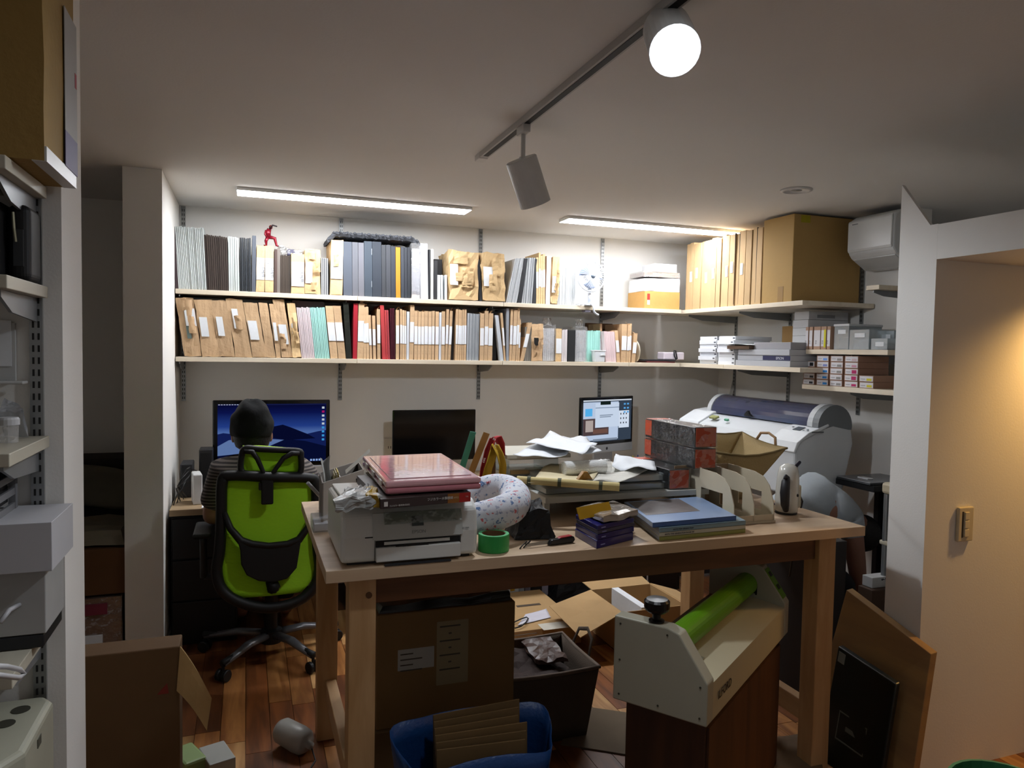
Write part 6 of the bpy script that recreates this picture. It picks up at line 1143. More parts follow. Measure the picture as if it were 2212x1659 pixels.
g = G(Matrix.Translation(p) @ Matrix.Rotation(math.radians(80), 4, 'Z')); g.prism([(-.05, 0), (.05, 0), (.035, .018), (.005, .034), (-.012, .016)], 'y', -.012, .012); g.build('black_clip', BLK, t, fixn=True)
for k, (y_, hx) in enumerate(((4.02, '#8d8f5c'), (3.86, '#5aa080'))): o = Vector((2.83, y_, 1.083)); G(frame(o, (0, -1, 0), (.10, 0, .045))).box(0, .07 if k == 0 else .035, 0, .03 if k == 0 else .012, 0, .012).build('deck_sticker', mat(hx, .5, var=.3, sc=60), t)
for y_ in (YN+.10, YFa-.16):
    G().box(2.90, 3.02, y_, y_+.05, .06, .739).build('stand_leg', mat('#2a2b2d', .5), t, bev=.004); G().box(2.68, 3.22, y_-.01, y_+.06, .02, .06).build('stand_foot', mat('#2a2b2d', .5), t, bev=.006)
G().box(2.93, 2.99, YN+.15, YFa-.16, .30, .36).build('cross_bar', mat('#2a2b2d', .5), t)
a_, b_ = ay(1570, 892, 4.40), ay(1590, 806, 4.55); a_ = a_+(a_-b_)*.5
G(frame(a_, b_-a_, (1, 0, 0))).box(0, (b_-a_).length, -.012, .012, 0, .006).build('white_strip', mat('#c5c6c4', .5), label='white plastic strip leaning in the corner behind the wide format printer', cat='strip')
# ================================================================ things at the right, behind and beside the table
t = thing('side_table', 'black side table with a closed grey laptop beside the crouching person', 'table', (3.2, 3.0, 0)); SB = mat('#0f0f11', .5)
G().box(3.03, 3.365, 2.87, 3.13, .805, .838).build('table_top', SB, t, bev=.004); G().box(3.345, 3.365, 2.875, 3.125, .0, .8045).build('back_panel', SB, t)  # black back panel is added only to darken the space below the top
for y_ in (2.88, 3.09): G().box(3.30, 3.33, y_, y_+.03, 0, .8045).build('leg', SB, t)
t = thing('laptop', 'closed grey laptop lying on the black side table', 'laptop', (3.17, 3.0, .8385)); G().box(3.02, 3.33, 2.885, 3.115, .8385, .846).build('base', mat('#3c3e40', .4, .3), t, bev=.003); G().box(3.02, 3.33, 2.885, 3.115, .8465, .853).build('lid', mat('#7a7c7e', .35, .3), t, bev=.003)
G().box(3.08, 3.12, 2.96, 3.03, .8535, .860).build('white_remote', mat('#c9cbcd', .4), label='small white remote lying on the closed laptop', cat='remote', bev=.002)
t = thing('metal_cart', 'silver framed cart with a cream top squeezed beside the right wall end', 'cart', (2.6, 2.45, 0)); SV = mat('#8d9092', .3, .7)
xc = ay(1914, 1100, 2.42).x; yv = 2.14
G().box(xc-.012, xc+.26, yv-.012, yv+.30, .905, .955).build('top_shelf', mat('#b3a990', .5), t, bev=.012); G().box(xc-.012, xc+.26, yv-.012, yv+.30, .68, .70).build('middle_shelf', mat('#a8a08c', .5), t, bev=.006); G().box(xc-.012, xc+.26, yv-.012, yv+.30, .10, .12).build('bottom_shelf', mat('#a8a08c', .5), t, bev=.006)
for dx_ in (0, .24):
    for dy_ in (0, .28): G().cyl((xc+dx_, yv+dy_, .0), (xc+dx_, yv+dy_, .905), .011, n=12).build('post', SV, t)
G().box(xc+.03, xc+.22, yv+.02, yv+.26, .7005, .89).build('black_device', mat('#101012', .5), label='black device on the middle shelf of the silver cart', cat='device', bev=.004)
G().box(2.30, 2.40, 2.50, 2.78, .70, .712).build('white_tray', mat('#b9b6ae', .5), label='white tray edge just behind the right end of the table', cat='tray', bev=.003)
G().box(2.28, 2.46, 2.46, 2.82, .0, .699).build('dark_crate', mat('#211b18', .7), label='dark crate standing behind the right end of the table', cat='crate', bev=.004)
c = ay(1870, 1283, 2.5); G().box(c.x-.07, c.x+.07, 2.40, 2.455, .50, .545).build('white_carton', mat('#a9a9a8', .5), label='white flat carton among cables behind the leaning board', cat='box', bev=.002)
G().box(c.x-.09, c.x+.12, 2.38, 2.457, 0, .499).build('brown_carton', mat('#3d2a1c', .8), label='dark brown carton under the white flat carton behind the leaning board', cat='box', bev=.003)
for k in range(3): G().sweep([(c.x-.05+.04*k, 2.37, .545), (c.x-.04+.05*k, 2.35, .56+.01*k), (c.x+.0+.03*k, 2.34, .50), (c.x+.02+.02*k, 2.345, .35)], .004, 6).build('cable', BLK, smooth=True, label=f'{ORD[k+1]} black cable hanging over the brown carton behind the leaning board', cat='cable', group='cables behind the leaning board')
# leaning boards
TR_, TL_ = Vector((2.200, 1.815, .490)), Vector((2.205, 2.20, .590)); BR_, BL_ = Vector((2.085, 1.78, .003)), Vector((2.095, 2.26, .003)); th = Vector((.030, 0, .004))
G().hexa([BR_, BR_+th, BL_+th, BL_], [TR_, TR_+th, TL_+th, TL_]).build('wooden_board', wood('#8f6d46', '#a5804e', 1, .6, 6), label='thick brown board leaning against the right wall end', cat='board', fixn=True, bev=.002)
q = [ax(1905, 1690, 2.03), ax(1772, 1700, 2.03), ax(1820, 1392, 2.13), ax(1946, 1474, 2.13)]; q[0].z = max(q[0].z, .003); q[1].z = max(q[1].z, .003)
q = [Vector((2.035, q[0].y, .003)), Vector((2.035, q[1].y, .003)), q[2], q[3]]; th = Vector((-.022, 0, -.004)); t = thing('dark_portfolio', 'dark green black portfolio leaning on the brown board', 'portfolio', ((q[0]+q[1])/2))
G().hexa([q[0], q[0]+th, q[1]+th, q[1]], [q[3], q[3]+th, q[2]+th, q[2]]).build('case', mat('#10140f', .35, var=.2), t, fixn=True, bev=.005)
def onq(u, v, e): b0 = q[1].lerp(q[0], u); b1 = q[2].lerp(q[3], u); return b0.lerp(b1, v)+th*(1+e)
def patch(u0, u1, v0, v1, m, nm, e=.06): G().hexa([onq(u0, v0, 0), onq(u1, v0, 0), onq(u1, v0, e), onq(u0, v0, e)], [onq(u0, v1, 0), onq(u1, v1, 0), onq(u1, v1, e), onq(u0, v1, e)]).build(nm, m, t, fixn=True)
sv = mat('#5c6058', .5); patch(.22, .235, .25, .50, sv, 'frame_line'); patch(.68, .695, .25, .50, sv, 'frame_line'); patch(.22, .695, .25, .262, sv, 'frame_line'); patch(.22, .695, .488, .5, sv, 'frame_line'); patch(.36, .56, .36, .40, sv, 'title_mark'); patch(.04, .16, .88, .97, mat('#7d827a', .5), 'sticker')
pts = [az(1690+30*math.cos(a_*.5), 1640-28*math.sin(a_*.5), .006) for a_ in range(0, 12)]
G().sweep(pts+[az(1650, 1700, .006), az(1640, 1720, .006)], .005, 8).build('floor_cable', BLK, smooth=True, label='black cable looped on the floor beside the right table leg', cat='cable')
paper([(1660, 1670), (1780, 1680), (1765, 1600), (1680, 1590)], .02, .02, 'beige_cloth', 'crumpled beige paper on the floor by the right table leg', 'paper', mat('#6f5a42', .8), 13)
c = az(2150, 1698, .52); G().lathe([(0, -.1), (.10, -.1), (.12, .09), (.125, .1), (.118, .1), (.10, -.09), (0, -.095)], (c.x+.02, c.y-.02, .42), 28).build('green_basin', mat('#2f6a45', .4), label='green round basin rim at the bottom right corner', cat='basin'); G().box(c.x-.09, c.x+.13, c.y-.13, c.y+.09, 0, .3195).build('stool', mat('#5a4630', .6), label='brown stool under the green basin', cat='stool', bev=.01)
# ================================================================ under the table
KC = mat('#7d5f38', .8, var=.1, sc=5, bump=.08)
yb_ = 2.30; t = thing('large_carton', 'large brown carton with two shipping labels under the table', 'box', (.63, 2.5, .272)); xa, xb = .392, .862
G().box(xa, xb, yb_, yb_+.40, .272, .648).build('carton', KC, t, bev=.004); G().crumple([(xa+.01, yb_+.01, .649), (xb-.01, yb_+.01, .649), (xb-.01, yb_+.38, .649), (xa+.01, yb_+.38, .649)], [(xa+.02, yb_+.02, .672), (xb-.02, yb_+.02, .68), (xb-.02, yb_+.36, .68), (xa+.02, yb_+.36, .675)], 6, .01, 3, 14).build('black_plastic_top', mat('#15120f', .3), t, weld=True)
def onbox(px0, py0, px1, py1, y_, m, nm, par, e=.0012): a = ay(px0, py1, y_); b = ay(px1, py0, y_); G().box(a.x, b.x, y_-e, y_-.0002, a.z, b.z).build(nm, m, par); return a, b
a, b = onbox(859, 1395, 938, 1450, yb_, mat('#a8a49c', .7), 'white_label', t); a2, b2 = onbox(942, 1336, 1012, 1481, yb_, mat('#8f7f60', .7, var=.06), 'beige_label', t)
DK = mat('#4a4238', .7)
for k in range(4): G().box(a.x+.008, a.x+.05+.03*(k % 2), yb_-.0018, yb_-.0013, b.z-.018-k*.018, b.z-.014-k*.018).build('print_line', DK, t)
for k in range(7): G().box(a2.x+.01+.03*(k % 2), a2.x+.05+.03*((k+1) % 2), yb_-.0018, yb_-.0013, b2.z-.02-k*.024, b2.z-.015-k*.024).build('print_line', DK, t)
G().box(.385, .875, 2.29, 2.72, .0005, .2715).build('lower_carton', mat('#6a5030', .8, var=.1), label='brown carton under the large labelled carton', cat='box', bev=.004)
# blue carrier bag with kraft sheets
cb = Vector((.66, 1.93, 0)); t = thing('blue_bag', 'large blue woven carrier bag with cardboard sheets at the bottom of the picture', 'bag', cb); BB = mat('#123a6e', .4, var=.15, bump=.2, bsc=80)
rl, rr = ay(853, 1592, 1.93), ay(1190, 1578, 1.93); rx = (rr.x-rl.x)/2; cxb = (rl.x+rr.x)/2; zb = (rl.z+rr.z)/2; cb.x = cxb
def bag(u, v): th_ = 2*math.pi*u; f_ = .78+.22*v; w_ = .012*math.sin(5*th_)*v; return (cxb+(rx*f_+w_)*math.copysign(abs(math.cos(th_))**.7, math.cos(th_)), 1.93+(.125*f_+w_)*math.copysign(abs(math.sin(th_))**.7, math.sin(th_)), .002+(zb-.002+.02*math.sin(th_)+.012*math.sin(3*th_))*v)
G().sheet(bag, 40, 8, .003).build('bag_body', BB, t, smooth=True); G().box(cxb-rx*.72, cxb+rx*.72, 1.85, 2.01, .001, .006).build('bag_bottom', BB, t)
for px_, py_ in ((958, 1650), (1108, 1640)): p_ = ay(px_, py_, 1.80); G().box(p_.x-.009, p_.x+.009, 1.792, 1.797, .02, zb-.05).build('strap', mat('#5f6e20' if px_ > 1000 else '#102a52', .6), t)
p_ = ay(910, 1558, 2.045); G().box(p_.x-.01, p_.x+.01, 2.04, 2.05, p_.z-.008, p_.z+.008).build('yellow_tag', mat('#b59a1a', .6), t)
for k in range(6): G(frame((cxb-.125+.004*k, 1.87+.022*k, .02), (1, .03*(k-3), 0), (0, .06, 1))).box(0, .25+.01*(k % 3), 0, zb-.025+.008*k, 0, .005).build('kraft_sheet', mat('#6b5230', .8, rnd=.1), label=f'{ORD[k+1]} kraft cardboard sheet from the front in the blue bag', cat='cardboard', group='cardboard sheets in the blue bag')
# fabric bin
t = thing('fabric_bin', 'taupe fabric storage bin with leather things beneath the table', 'bin', (1.07, 2.67, 0)); FBN = mat('#5d5146', .9, var=.08, bump=.25, bsc=200)
bq = [Vector((.90, 2.52, 0)), Vector((1.25, 2.52, 0)), Vector((1.25, 2.82, 0)), Vector((.90, 2.82, 0))]; tq = [Vector((.865, 2.49, .285)), Vector((1.285, 2.49, .285)), Vector((1.285, 2.845, .285)), Vector((.865, 2.845, .285))]
for i in range(4):
    j = (i+1) % 4; G().sheet(lambda u, v, i=i, j=j: bq[i].lerp(bq[j], u).lerp(tq[i].lerp(tq[j], u)-Vector((0, 0, .008*math.sin(math.pi*u))), v), 6, 5, .008).build('side_panel', FBN, t, smooth=True)
G().box(.90, 1.25, 2.52, 2.82, .0005, .006).build('bottom', FBN, t); rim = []
for i in range(4): rim += [tq[i].lerp(tq[(i+1) % 4], k/5)-Vector((0, 0, .008*math.sin(math.pi*k/5))) for k in range(5)]
G().sweep(rim, .008, 8, True).build('rim', mat('#7a6c60', .9), t, smooth=True); G().sweep([(1.29, 2.60, .26), (1.315, 2.62, .34), (1.325, 2.68, .36), (1.315, 2.74, .34), (1.29, 2.76, .26)], .009, 8, flat=(1, .4)).build('handle', FBN, t, smooth=True)
q = [Vector((.90, 2.54, .10)), Vector((1.24, 2.54, .10)), Vector((1.24, 2.80, .10)), Vector((.90, 2.80, .10))]; crumpled('leather_bag', 'dark brown leather bag inside the taupe fabric bin', 'bag', q, [Vector((.90, 2.55, .245)), Vector((1.22, 2.55, .235)), Vector((1.22, 2.78, .25)), Vector((.90, 2.78, .285))], mat('#2e1a12', .75, bump=.2), .03, 8, 21, 9)
q = [Vector((1.08, 2.62, .215)), Vector((1.21, 2.62, .215)), Vector((1.21, 2.80, .235)), Vector((1.08, 2.80, .235))]; crumpled('clear_pouch', 'crinkled brownish clear pouch on the leather bag in the bin', 'pouch', [p_+Vector((0, 0, .045)) for p_ in q], [p_+Vector((0, 0, .062)) for p_ in q], mat('#4a342c', .35, bump=.6, bsc=20), .012, 6, 23, 25)
G(RZ((1.32, 2.38, 0), -35)).box(-.22, .12, -.02, .30, .0005, .006).build('flat_cardboard', mat('#6b5c48', .8), label='flat cardboard sheet on the floor in front of the fabric bin', cat='cardboard')
# flat carton with labels
t = thing('flat_carton', 'shallow brown carton with paper and a charger cable on it behind the bin', 'box', (1.43, 3.6, 0)); A, B, C = az(1100, 1408, .0), az(1256, 1390, .0), az(1040, 1330, 0)
A, B = Vector((1.18, 3.36, 0)), Vector((1.625, 3.36, 0)); G().box(1.18, 1.625, 3.36, 3.93, .0005, .10).build('carton', mat('#a9885c', .8, var=.08), t, bev=.003)
def top(px0, py0, px1, py1, z0, m, nm, par): a, b = az(px0, py1, z0), az(px1, py0, z0); G().box(min(a.x, b.x), max(a.x, b.x), min(a.y, b.y), max(a.y, b.y), z0, z0+.0012).build(nm, m, par)
top(1175, 1340, 1235, 1362, .1005, mat('#c2bdb0', .7), 'label', t); top(1118, 1303, 1165, 1312, .1005, mat('#4a3d30', .7), 'printed_text', t); top(1110, 1368, 1160, 1373, .1005, mat('#4a3d30', .7), 'printed_text', t)
paper([(1118, 1352), (1190, 1334), (1180, 1316), (1135, 1328)], .103, .004, 'instruction_sheet', 'white instruction sheet lying on the shallow carton', 'paper', mat('#c6c3cc', .7), 15)
pts = [az(1112+45*math.sin(k*.55)*(.5+.05*k), 1345+12*math.cos(k*.8), .109+.004*(k % 3)) for k in range(12)]; G().sweep(pts, .0035, 6).build('charger_cable', BLK, smooth=True, label='black charger cable coiled on the shallow carton', cat='cable')
# open carton with flaps
t = thing('open_carton', 'open brown carton with flaps spread on the floor behind the laminator', 'box', (1.88, 3.3, 0)); x0, x1, y0, y1, zt = 1.75, 2.12, 3.16, 3.52, .215
OC = mat('#b08f62', .8, var=.06)
for bx4 in ((x0, x0+.004, y0, y1), (x1-.004, x1, y0, y1), (x0+.004, x1-.004, y0, y0+.004), (x0+.004, x1-.004, y1-.004, y1)): G().box(*bx4, .0005, zt).build('side_panel', OC, t)
G().box(x0+.004, x1-.004, y0+.004, y1-.004, .0006, .004).build('bottom', OC, t)
def flap(a, b, c_, d_, nm='flap'): G().sheet(lambda u, v: (Vector(a)*(1-u)+Vector(b)*u)*(1-v)+(Vector(d_)*(1-u)+Vector(c_)*u)*v, 2, 2, .004).build(nm, OC, t)
flap((x0, y0, zt), (x0, y1, zt), (x0-.26, y1-.05, .17), (x0-.24, y0-.03, .13)); flap((x0+.01, y1, zt), (x1, y1, zt), (x1-.02, y1+.22, .27), (x0-.02, y1+.20, .25)); flap((x1, y0, zt), (x1, y1, zt), (x1+.17, y1, .16), (x1+.17, y0, .15))
G().box(x0+.12, x0+.16, y0+.02, y1-.02, .02, .22).build('white_carton', PAPW, label='white carton edge inside the open brown carton', cat='box')
# small things on the floor at the back
c = az(1105, 1302, 0); G(RZ((c.x, c.y, 0), 12)).box(-.05, .05, 0, .10, .0005, .13).build('white_carton', mat('#c9c9c6', .5), label='small white carton with a yellow mark on the floor under the desk', cat='box', bev=.002)
G(RZ((c.x, c.y, 0), 12)).box(-.01, .02, -.001, .0, .07, .12).build('yellow_mark', mat('#c7952a', .5), bpy.data.objects[[o.name for o in bpy.data.objects if o.get('label', '').startswith('small white carton with a yellow')][0]])
c = az(1164, 1297, 0); t = thing('battery_pack', 'small white printed carton with a blue top on the floor under the desk', 'box', c); G().box(c.x-.06, c.x+.06, c.y, c.y+.08, .0005, .09).build('carton', mat('#9d97a2', .5, var=.15, sc=50), t, bev=.002); G().box(c.x-.06, c.x+.06, c.y, c.y+.08, .0905, .115).build('blue_lid', mat('#2a3fae', .4), t, bev=.002)
c = az(1128, 1292, 0); G().lathe([(0, .001), (.03, .001), (.03, .09), (.024, .10), (0, .10)], c+Vector((.02, .06, 0)), 18).build('white_jar', mat('#a9aaa6', .4), label='small white jar between the two cartons under the desk', cat='jar')
c = az(1245, 1300, 0); q = [c+Vector(v) for v in ((-.16, -.02, .005), (.16, -.02, .005), (.16, .14, .005), (-.16, .14, .005))]; crumpled('black_bag', 'slumped black bag on the floor under the desk', 'bag', q, [c+Vector(v) for v in ((-.10, .02, .12), (.12, .02, .14), (.12, .12, .15), (-.10, .12, .13))], mat('#0c0c0d', .7), .02, 6, 31, 12)
c = az(1400, 1285, 0); G().box(c.x-.12, c.x+.22, c.y+.02, c.y+.30, .0005, .40).build('computer_tower', mat('#0e0e10', .5), label='black computer tower in the dark under the desk', cat='computer', bev=.005)
for k in range(2): G().sweep([(c.x-.06+.05*k, c.y-.02, .004), (c.x-.05+.05*k, c.y-.025, .05), (c.x-.07+.05*k, c.y-.02, .10), (c.x-.06+.05*k, c.y+.0, .17)], .005, 6).build('white_cable', mat('#b5b5b3', .4), smooth=True, label=('left' if k == 0 else 'right')+' one of two white cables hanging by the computer tower', cat='cable', group='white cables under the desk')
# ================================================================ laminator on its stand
zl = .50; NR, FRt, NL = az(1526, 1573, zl), az(1702, 1366, zl), az(1320, 1511, zl); u_ = (FRt-NR); Ln = u_.length; u_.normalize(); v_ = Vector((-u_.y, u_.x, 0)); Dp = (NL-NR).dot(v_)
T = Matrix(((v_.x, u_.x, 0, NR.x), (v_.y, u_.y, 0, NR.y), (0, 0, 1, zl), (0, 0, 0, 1)))   # local x: from front to back, y: along the machine, z up
t = thing('laminator', 'cream roller laminator with a green roller and black knob under the table', 'laminator', NR+u_*Ln/2+v_*Dp/2); LM = mat('#a3a08e', .5, var=.04); LM2 = mat('#b3ab90', .5, var=.04)
side = [(0, 0), (Dp, 0), (Dp, .245), (Dp*.42, .245), (Dp*.30, .235), (0, .118)]
for y_ in (0, Ln-.05): G(T).prism(side, 'y', y_, y_+.05).build('side_housing', LM, t, fixn=True, bev=.004)
G(T).box(.002, .02, .0505, Ln-.0505, .0, .105).build('front_panel', LM2, t); LFP = [c_ for c_ in t.children if c_.name.startswith('front_panel')][0]; G(T).box(.02, Dp, .0505, Ln-.0505, 0, .012).build('floor_plate', LM2, t)
G(T).prism([(.004, .105), (.16, .125), (.16, .118), (.02, .098)], 'y', .0505, Ln-.0505).build('feed_table', LM2, t, fixn=True)
G(T).box(Dp-.10, Dp-.005, .0505, Ln-.0505, .012, .10).build('rear_cover', mat('#6b5a40', .6), t)
G(T).cyl((Dp*.50, .052, .165), (Dp*.50, Ln-.052, .165), .040, n=28).build('upper_roller', mat('#5a9010', .4), t, smooth=False); G(T).cyl((Dp*.50, .052, .083), (Dp*.50, Ln-.052, .083), .040, n=28).build('lower_roller', mat('#3a5210', .5), t, smooth=False)
G(T).cyl((Dp*.50, Ln-.053, .165), (Dp*.50, Ln-.0515, .165), .02, n=16).build('axle', BLK, t)
kn = T @ Vector((Dp*.58, .028, .246)); G().lathe([(0, 0), (.022, 0), (.022, .004), (.012, .008), (.012, .022), (.024, .026), (.034, .034), (.036, .04), (.036, .058), (.030, .064), (0, .066)], kn, 24).build('knob', mat('#0b0b0c', .3), t, smooth=False)
sl = (Vector((Dp*.30, 0, .235))-Vector((0, 0, .118))); 
G(T).prism([(sl.x*.12-.0012, .118+sl.z*.12+.002), (sl.x*.92-.0012, .118+sl.z*.92+.002), (sl.x*.92, .118+sl.z*.92+.0005), (sl.x*.12, .118+sl.z*.12+.0005)], 'y', Ln-.046, Ln-.004).build('green_panel', mat('#5f8f1c', .5), t, fixn=True); GPN = bpy.data.objects['green_panel']
for f_ in (.35, .7): G(T).prism([(sl.x*f_-.003, .118+sl.z*f_+.003), (sl.x*(f_+.12)-.003, .118+sl.z*(f_+.12)+.003), (sl.x*(f_+.12), .118+sl.z*(f_+.12)+.001), (sl.x*f_, .118+sl.z*f_+.001)], 'y', Ln-.036, Ln-.014).build('panel_symbol', mat('#1a2208', .5), GPN, fixn=True)
G(T).box(.10, .12, Ln-.0525, Ln-.0505, .135, .17).build('switch', BLK, t); G(T).box(Dp*.36, Dp*.38, Ln-.0525, Ln-.0505, .13, .17).build('slot', BLK, t)
for q_ in ((.02, .02), (.02, .105), (Dp-.02, .02), (Dp-.02, .225), (Dp*.5, .02), (Dp*.42, .225), (Dp-.02, .12)): G(T).cyl((q_[0], -.0015, q_[1]), (q_[0], .0, q_[1]), .003, n=8).build('screw', mat('#4a4a40', .4, .5), t)
o0 = T @ Vector((-.0012, .085, .045)); text('ILFORD', .034, frame(o0, u_, (0, 0, 1)), mat('#1c1a16', .5), LFP)
p_ = T @ Vector((.07, .12, .116)); G(frame(p_, u_, v_+Vector((0, 0, .13)))).box(0, .05, 0, .05, 0, .0012).build('warning_label', mat('#8a8a78', .6, var=.3, sc=80), t)
t = thing('laminator_stand', 'dark brown wooden box stand carrying the laminator', 'stand', NR+u_*Ln/2+v_*Dp/2-Vector((0, 0, zl))); G(T).box(.02, Dp-.02, .05, Ln-.04, -zl+.001, -.0005).build('carcass', wood('#3a2212', '#4d2e18', 2, .6, 5), t, bev=.003); G(T).box(.012, .0195, .06, Ln-.05, -zl+.03, -.03).build('front_door', wood('#402614', '#553319', 2, .6, 5), t)
# ================================================================ left: carton, jar, floor bits
yb_ = 2.35; h0 = ay(388, 1396, yb_); h1 = ay(374, 1492, yb_)
t = thing('shipping_carton', 'big brown carton with an open side flap at the lower left', 'box', (-.45, 2.55, 0)); SCM = mat('#5f4426', .8, var=.1)
G().box(-.82, h0.x, yb_, yb_+.10, .0005, h0.z).build('carton', SCM, t, bev=.004)
F2, F3 = ay(456, 1508, yb_-.02), ay(447, 1578, yb_-.05)
G().sheet(lambda u, v: (h0+Vector((.003, 0, 0))).lerp(F2, u).lerp((h1+Vector((.012, 0, 0))).lerp(F3, u), v)+Vector((0, 0, .012*math.sin(math.pi*u))), 5, 4, .005).build('flap', mat('#b08e5c', .8, var=.06), t)
p_ = ay(355, 1490, yb_); G().prism([(p_.x-.02, p_.z-.012), (p_.x+.012, p_.z-.012), (p_.x+.008, p_.z+.02)], 'y', yb_-.0015, yb_-.0002).build('red_mark', mat('#7a2416', .6), t, fixn=True)
c = az(636, 1596, .045); d_ = Vector((.55, -.62, -.12)).normalized(); t = thing('milky_jar', 'milky white plastic jar lying on the floor beside the table leg', 'jar', c-Vector((0, 0, .045)))
G().lathe([(0, -.075), (.036, -.075), (.046, -.06), (.049, .02), (.046, .05), (.034, .064), (.014, .068), (.014, .085), (0, .085)], c+Vector((0, 0, .008)), 28, d_).build('jar', mat('#b4b2ab', .35, trans=.15), t, smooth=True); e_ = c+d_*.088
G().sweep([e_, e_+Vector((.01, -.03, -.03)), Vector((e_.x-.03, e_.y-.12, .006)), Vector((e_.x-.12, e_.y-.28, .006)), Vector((e_.x-.2, e_.y-.5, .006))], .003, 6).build('cord', BLK, t, smooth=True)
c = az(425, 1665, 0); G(RZ((c.x, c.y, 0), 25)).box(-.05, .03, -.02, .12, .0005, .05).build('green_packet', mat('#8aa06a', .5), label='pale green packet on the floor at the bottom edge', cat='packet', bev=.01); G(RZ((c.x+.07, c.y-.01, 0), 18)).box(-.04, .05, -.04, .10, .0005, .045).build('white_packet', mat('#a7a8a2', .4), label='white packet beside the green one on the floor', cat='packet', bev=.004)
# ---- recess behind the left stub walls
t = thing('wrapped_carton', 'carton wrapped in clear film on the floor of the dark recess', 'box', (-.86, 3.92, 0)); zz_ = ay(225, 1292, 3.8).z
G().box(-1.25, ay(262, 1350, 3.8).x, 3.8, 4.2, .0005, zz_).build('carton', mat('#6e4a2c', .8), t, bev=.003); G().crumple([(-1.255, 3.79, .001), (ay(266, 1350, 3.8).x, 3.79, .001), (ay(266, 1350, 3.8).x, 4.21, .001), (-1.255, 4.21, .001)], [(-1.255, 3.79, zz_+.006), (ay(264, 1350, 3.8).x, 3.79, zz_+.006), (ay(264, 1350, 3.8).x, 4.21, zz_+.006), (-1.255, 4.21, zz_+.006)], 7, .006, 41, 20).build('film', film('#ffffff', .2, .15, .06, 25, .8), t, weld=True)
a, b = onbox(180, 1370, 222, 1392, 3.79, PAPW, 'label', t, .010); onbox(178, 1302, 232, 1330, 3.79, mat('#7a2a3a', .6), 'red_print', t, .010)
z1 = ay(225, 1186, 3.8).z; G().box(-1.3, ay(272, 1250, 3.8).x, 3.8, 4.25, zz_+.016, z1).build('brown_carton', mat('#5c3c1e', .8), label='dark brown carton stacked on the film wrapped carton in the recess', cat='box', bev=.004)
z2 = ay(225, 1150, 3.82).z; xq = ay(270, 1160, 3.82).x; crumpled('cloth_bundle', 'folded pale cloth lying on the brown carton in the recess', 'cloth', [Vector((-1.25, 3.82, z1+.012)), Vector((xq, 3.82, z1+.012)), Vector((xq, 4.2, z1+.012)), Vector((-1.25, 4.2, z1+.012))], [Vector((-1.22, 3.84, z2+.01)), Vector((xq-.02, 3.84, z2)), Vector((xq-.02, 4.18, z2)), Vector((-1.22, 4.18, z2+.01))], mat('#77705f', .9), .012, 6, 43, 10)
z3 = ay(225, 1020, 3.9).z; G().sheet(lambda u, v: Vector((-1.25+.75*u, 4.3+.06*math.sin(u*5), z2+.02+(z3-z2)*v*(1-.25*u)))+noise.noise_vector(Vector((u*3, v*3, 7)))*.03, 10, 8, .01).build('hanging_cloth', mat('#5f5a4c', .9), label='dim olive cloth hanging in the dark recess', cat='cloth', smooth=True); G().box(-1.3, -.55, 4.36, 4.6, 0, z3).build('recess_cabinet', mat('#2a2620', .8), label='dark cabinet at the back of the recess behind the cloth', cat='cabinet', bev=.004)
# ================================================================ near left shelves
NY = 1.80; XE = ay(101, 640, NY-.02).x; ZS_ = [ay(102, 407, NY).z, ay(100, 620, NY).z, ay(100, 940, NY).z, ay(92, 1340, NY).z, ay(95, 1640, NY).z-.02]; CRM = wood('#a8a292', '#bcb6a4', 1, .5, 6)
t = upright('slotted metal upright on the near left wall stub', ay(82, 900, NY).x, NY, .35, 2.25, 'n', None)
for z_ in ZS_: bracket(t, ay(82, 900, NY).x, NY-.0098, z_-.0245, .24, 'y', .05)
nm5 = ('topmost cream shelf on the near left wall under the kraft parcel', 'second cream shelf from the top carrying the black cases', 'third cream shelf from the top carrying the loose small parts', 'fourth cream shelf from the top carrying the white cartons', 'lowest cream shelf on the near left wall under the power strip')
for z_, lb in zip(ZS_, nm5): G().box(-1.25, XE, NY-.29, NY-.0105, z_-.024, z_).build('wall_shelf', CRM, label=lb, cat='shelf', group='near left shelves', bev=.0015)
def sidebox(pf, pb, z0, z1, yb=NY-.012, xl=-1.2):
    r1 = ray(pb, 700); X_ = yb*r1.x/r1.y; r0 = ray(pf, 700); return X_, X_*r0.y/r0.x
X_, Yf = sidebox(100, 164, 0, 0); zt = 2.28; z0 = ZS_[0]+.0005
t = thing('kraft_carton', 'tall kraft wrapped carton overhanging the top left shelf', 'parcel', (X_-.2, (Yf+NY)/2, z0)); G().crumple([(X_-.36, Yf, z0+.002), (X_, Yf, z0+.002), (X_, NY-.013, z0+.002), (X_-.36, NY-.013, z0+.002)], [(X_-.36, Yf, zt), (X_, Yf, zt), (X_, NY-.013, zt), (X_-.36, NY-.013, zt)], 5, .002, 51, 8).build('carton', mat('#97793f', .75, var=.1, bump=.1), t, weld=True)
a, b = ax(140, 335, X_+.003), ax(163, 60, X_+.003); G().box(X_+.0034, X_+.0046, a.y, b.y, a.z+.05, b.z).build('white_label', mat('#a7a6a4', .6, var=.06), t); G().box(X_+.0034, X_+.0048, a.y, b.y, a.z-.02, a.z+.05).build('purple_label', mat('#6d6890', .6), t)
G().box(X_+.0034, X_+.0052, b.y-.02, b.y-.005, b.z-.13, b.z-.10).build('red_mark', mat('#a83a44', .6), t); G().box(X_-.02, X_+.0036, Yf+.0, NY-.014, z0+.001, z0+.028).build('white_tape', mat('#c3c2bd', .4), t)
G().box(-.70, X_-.365, Yf+.05, NY-.014, z0, 2.2).build('white_folder', mat('#b5b6ba', .5), label='white folder edge left of the tall kraft carton', cat='folder')
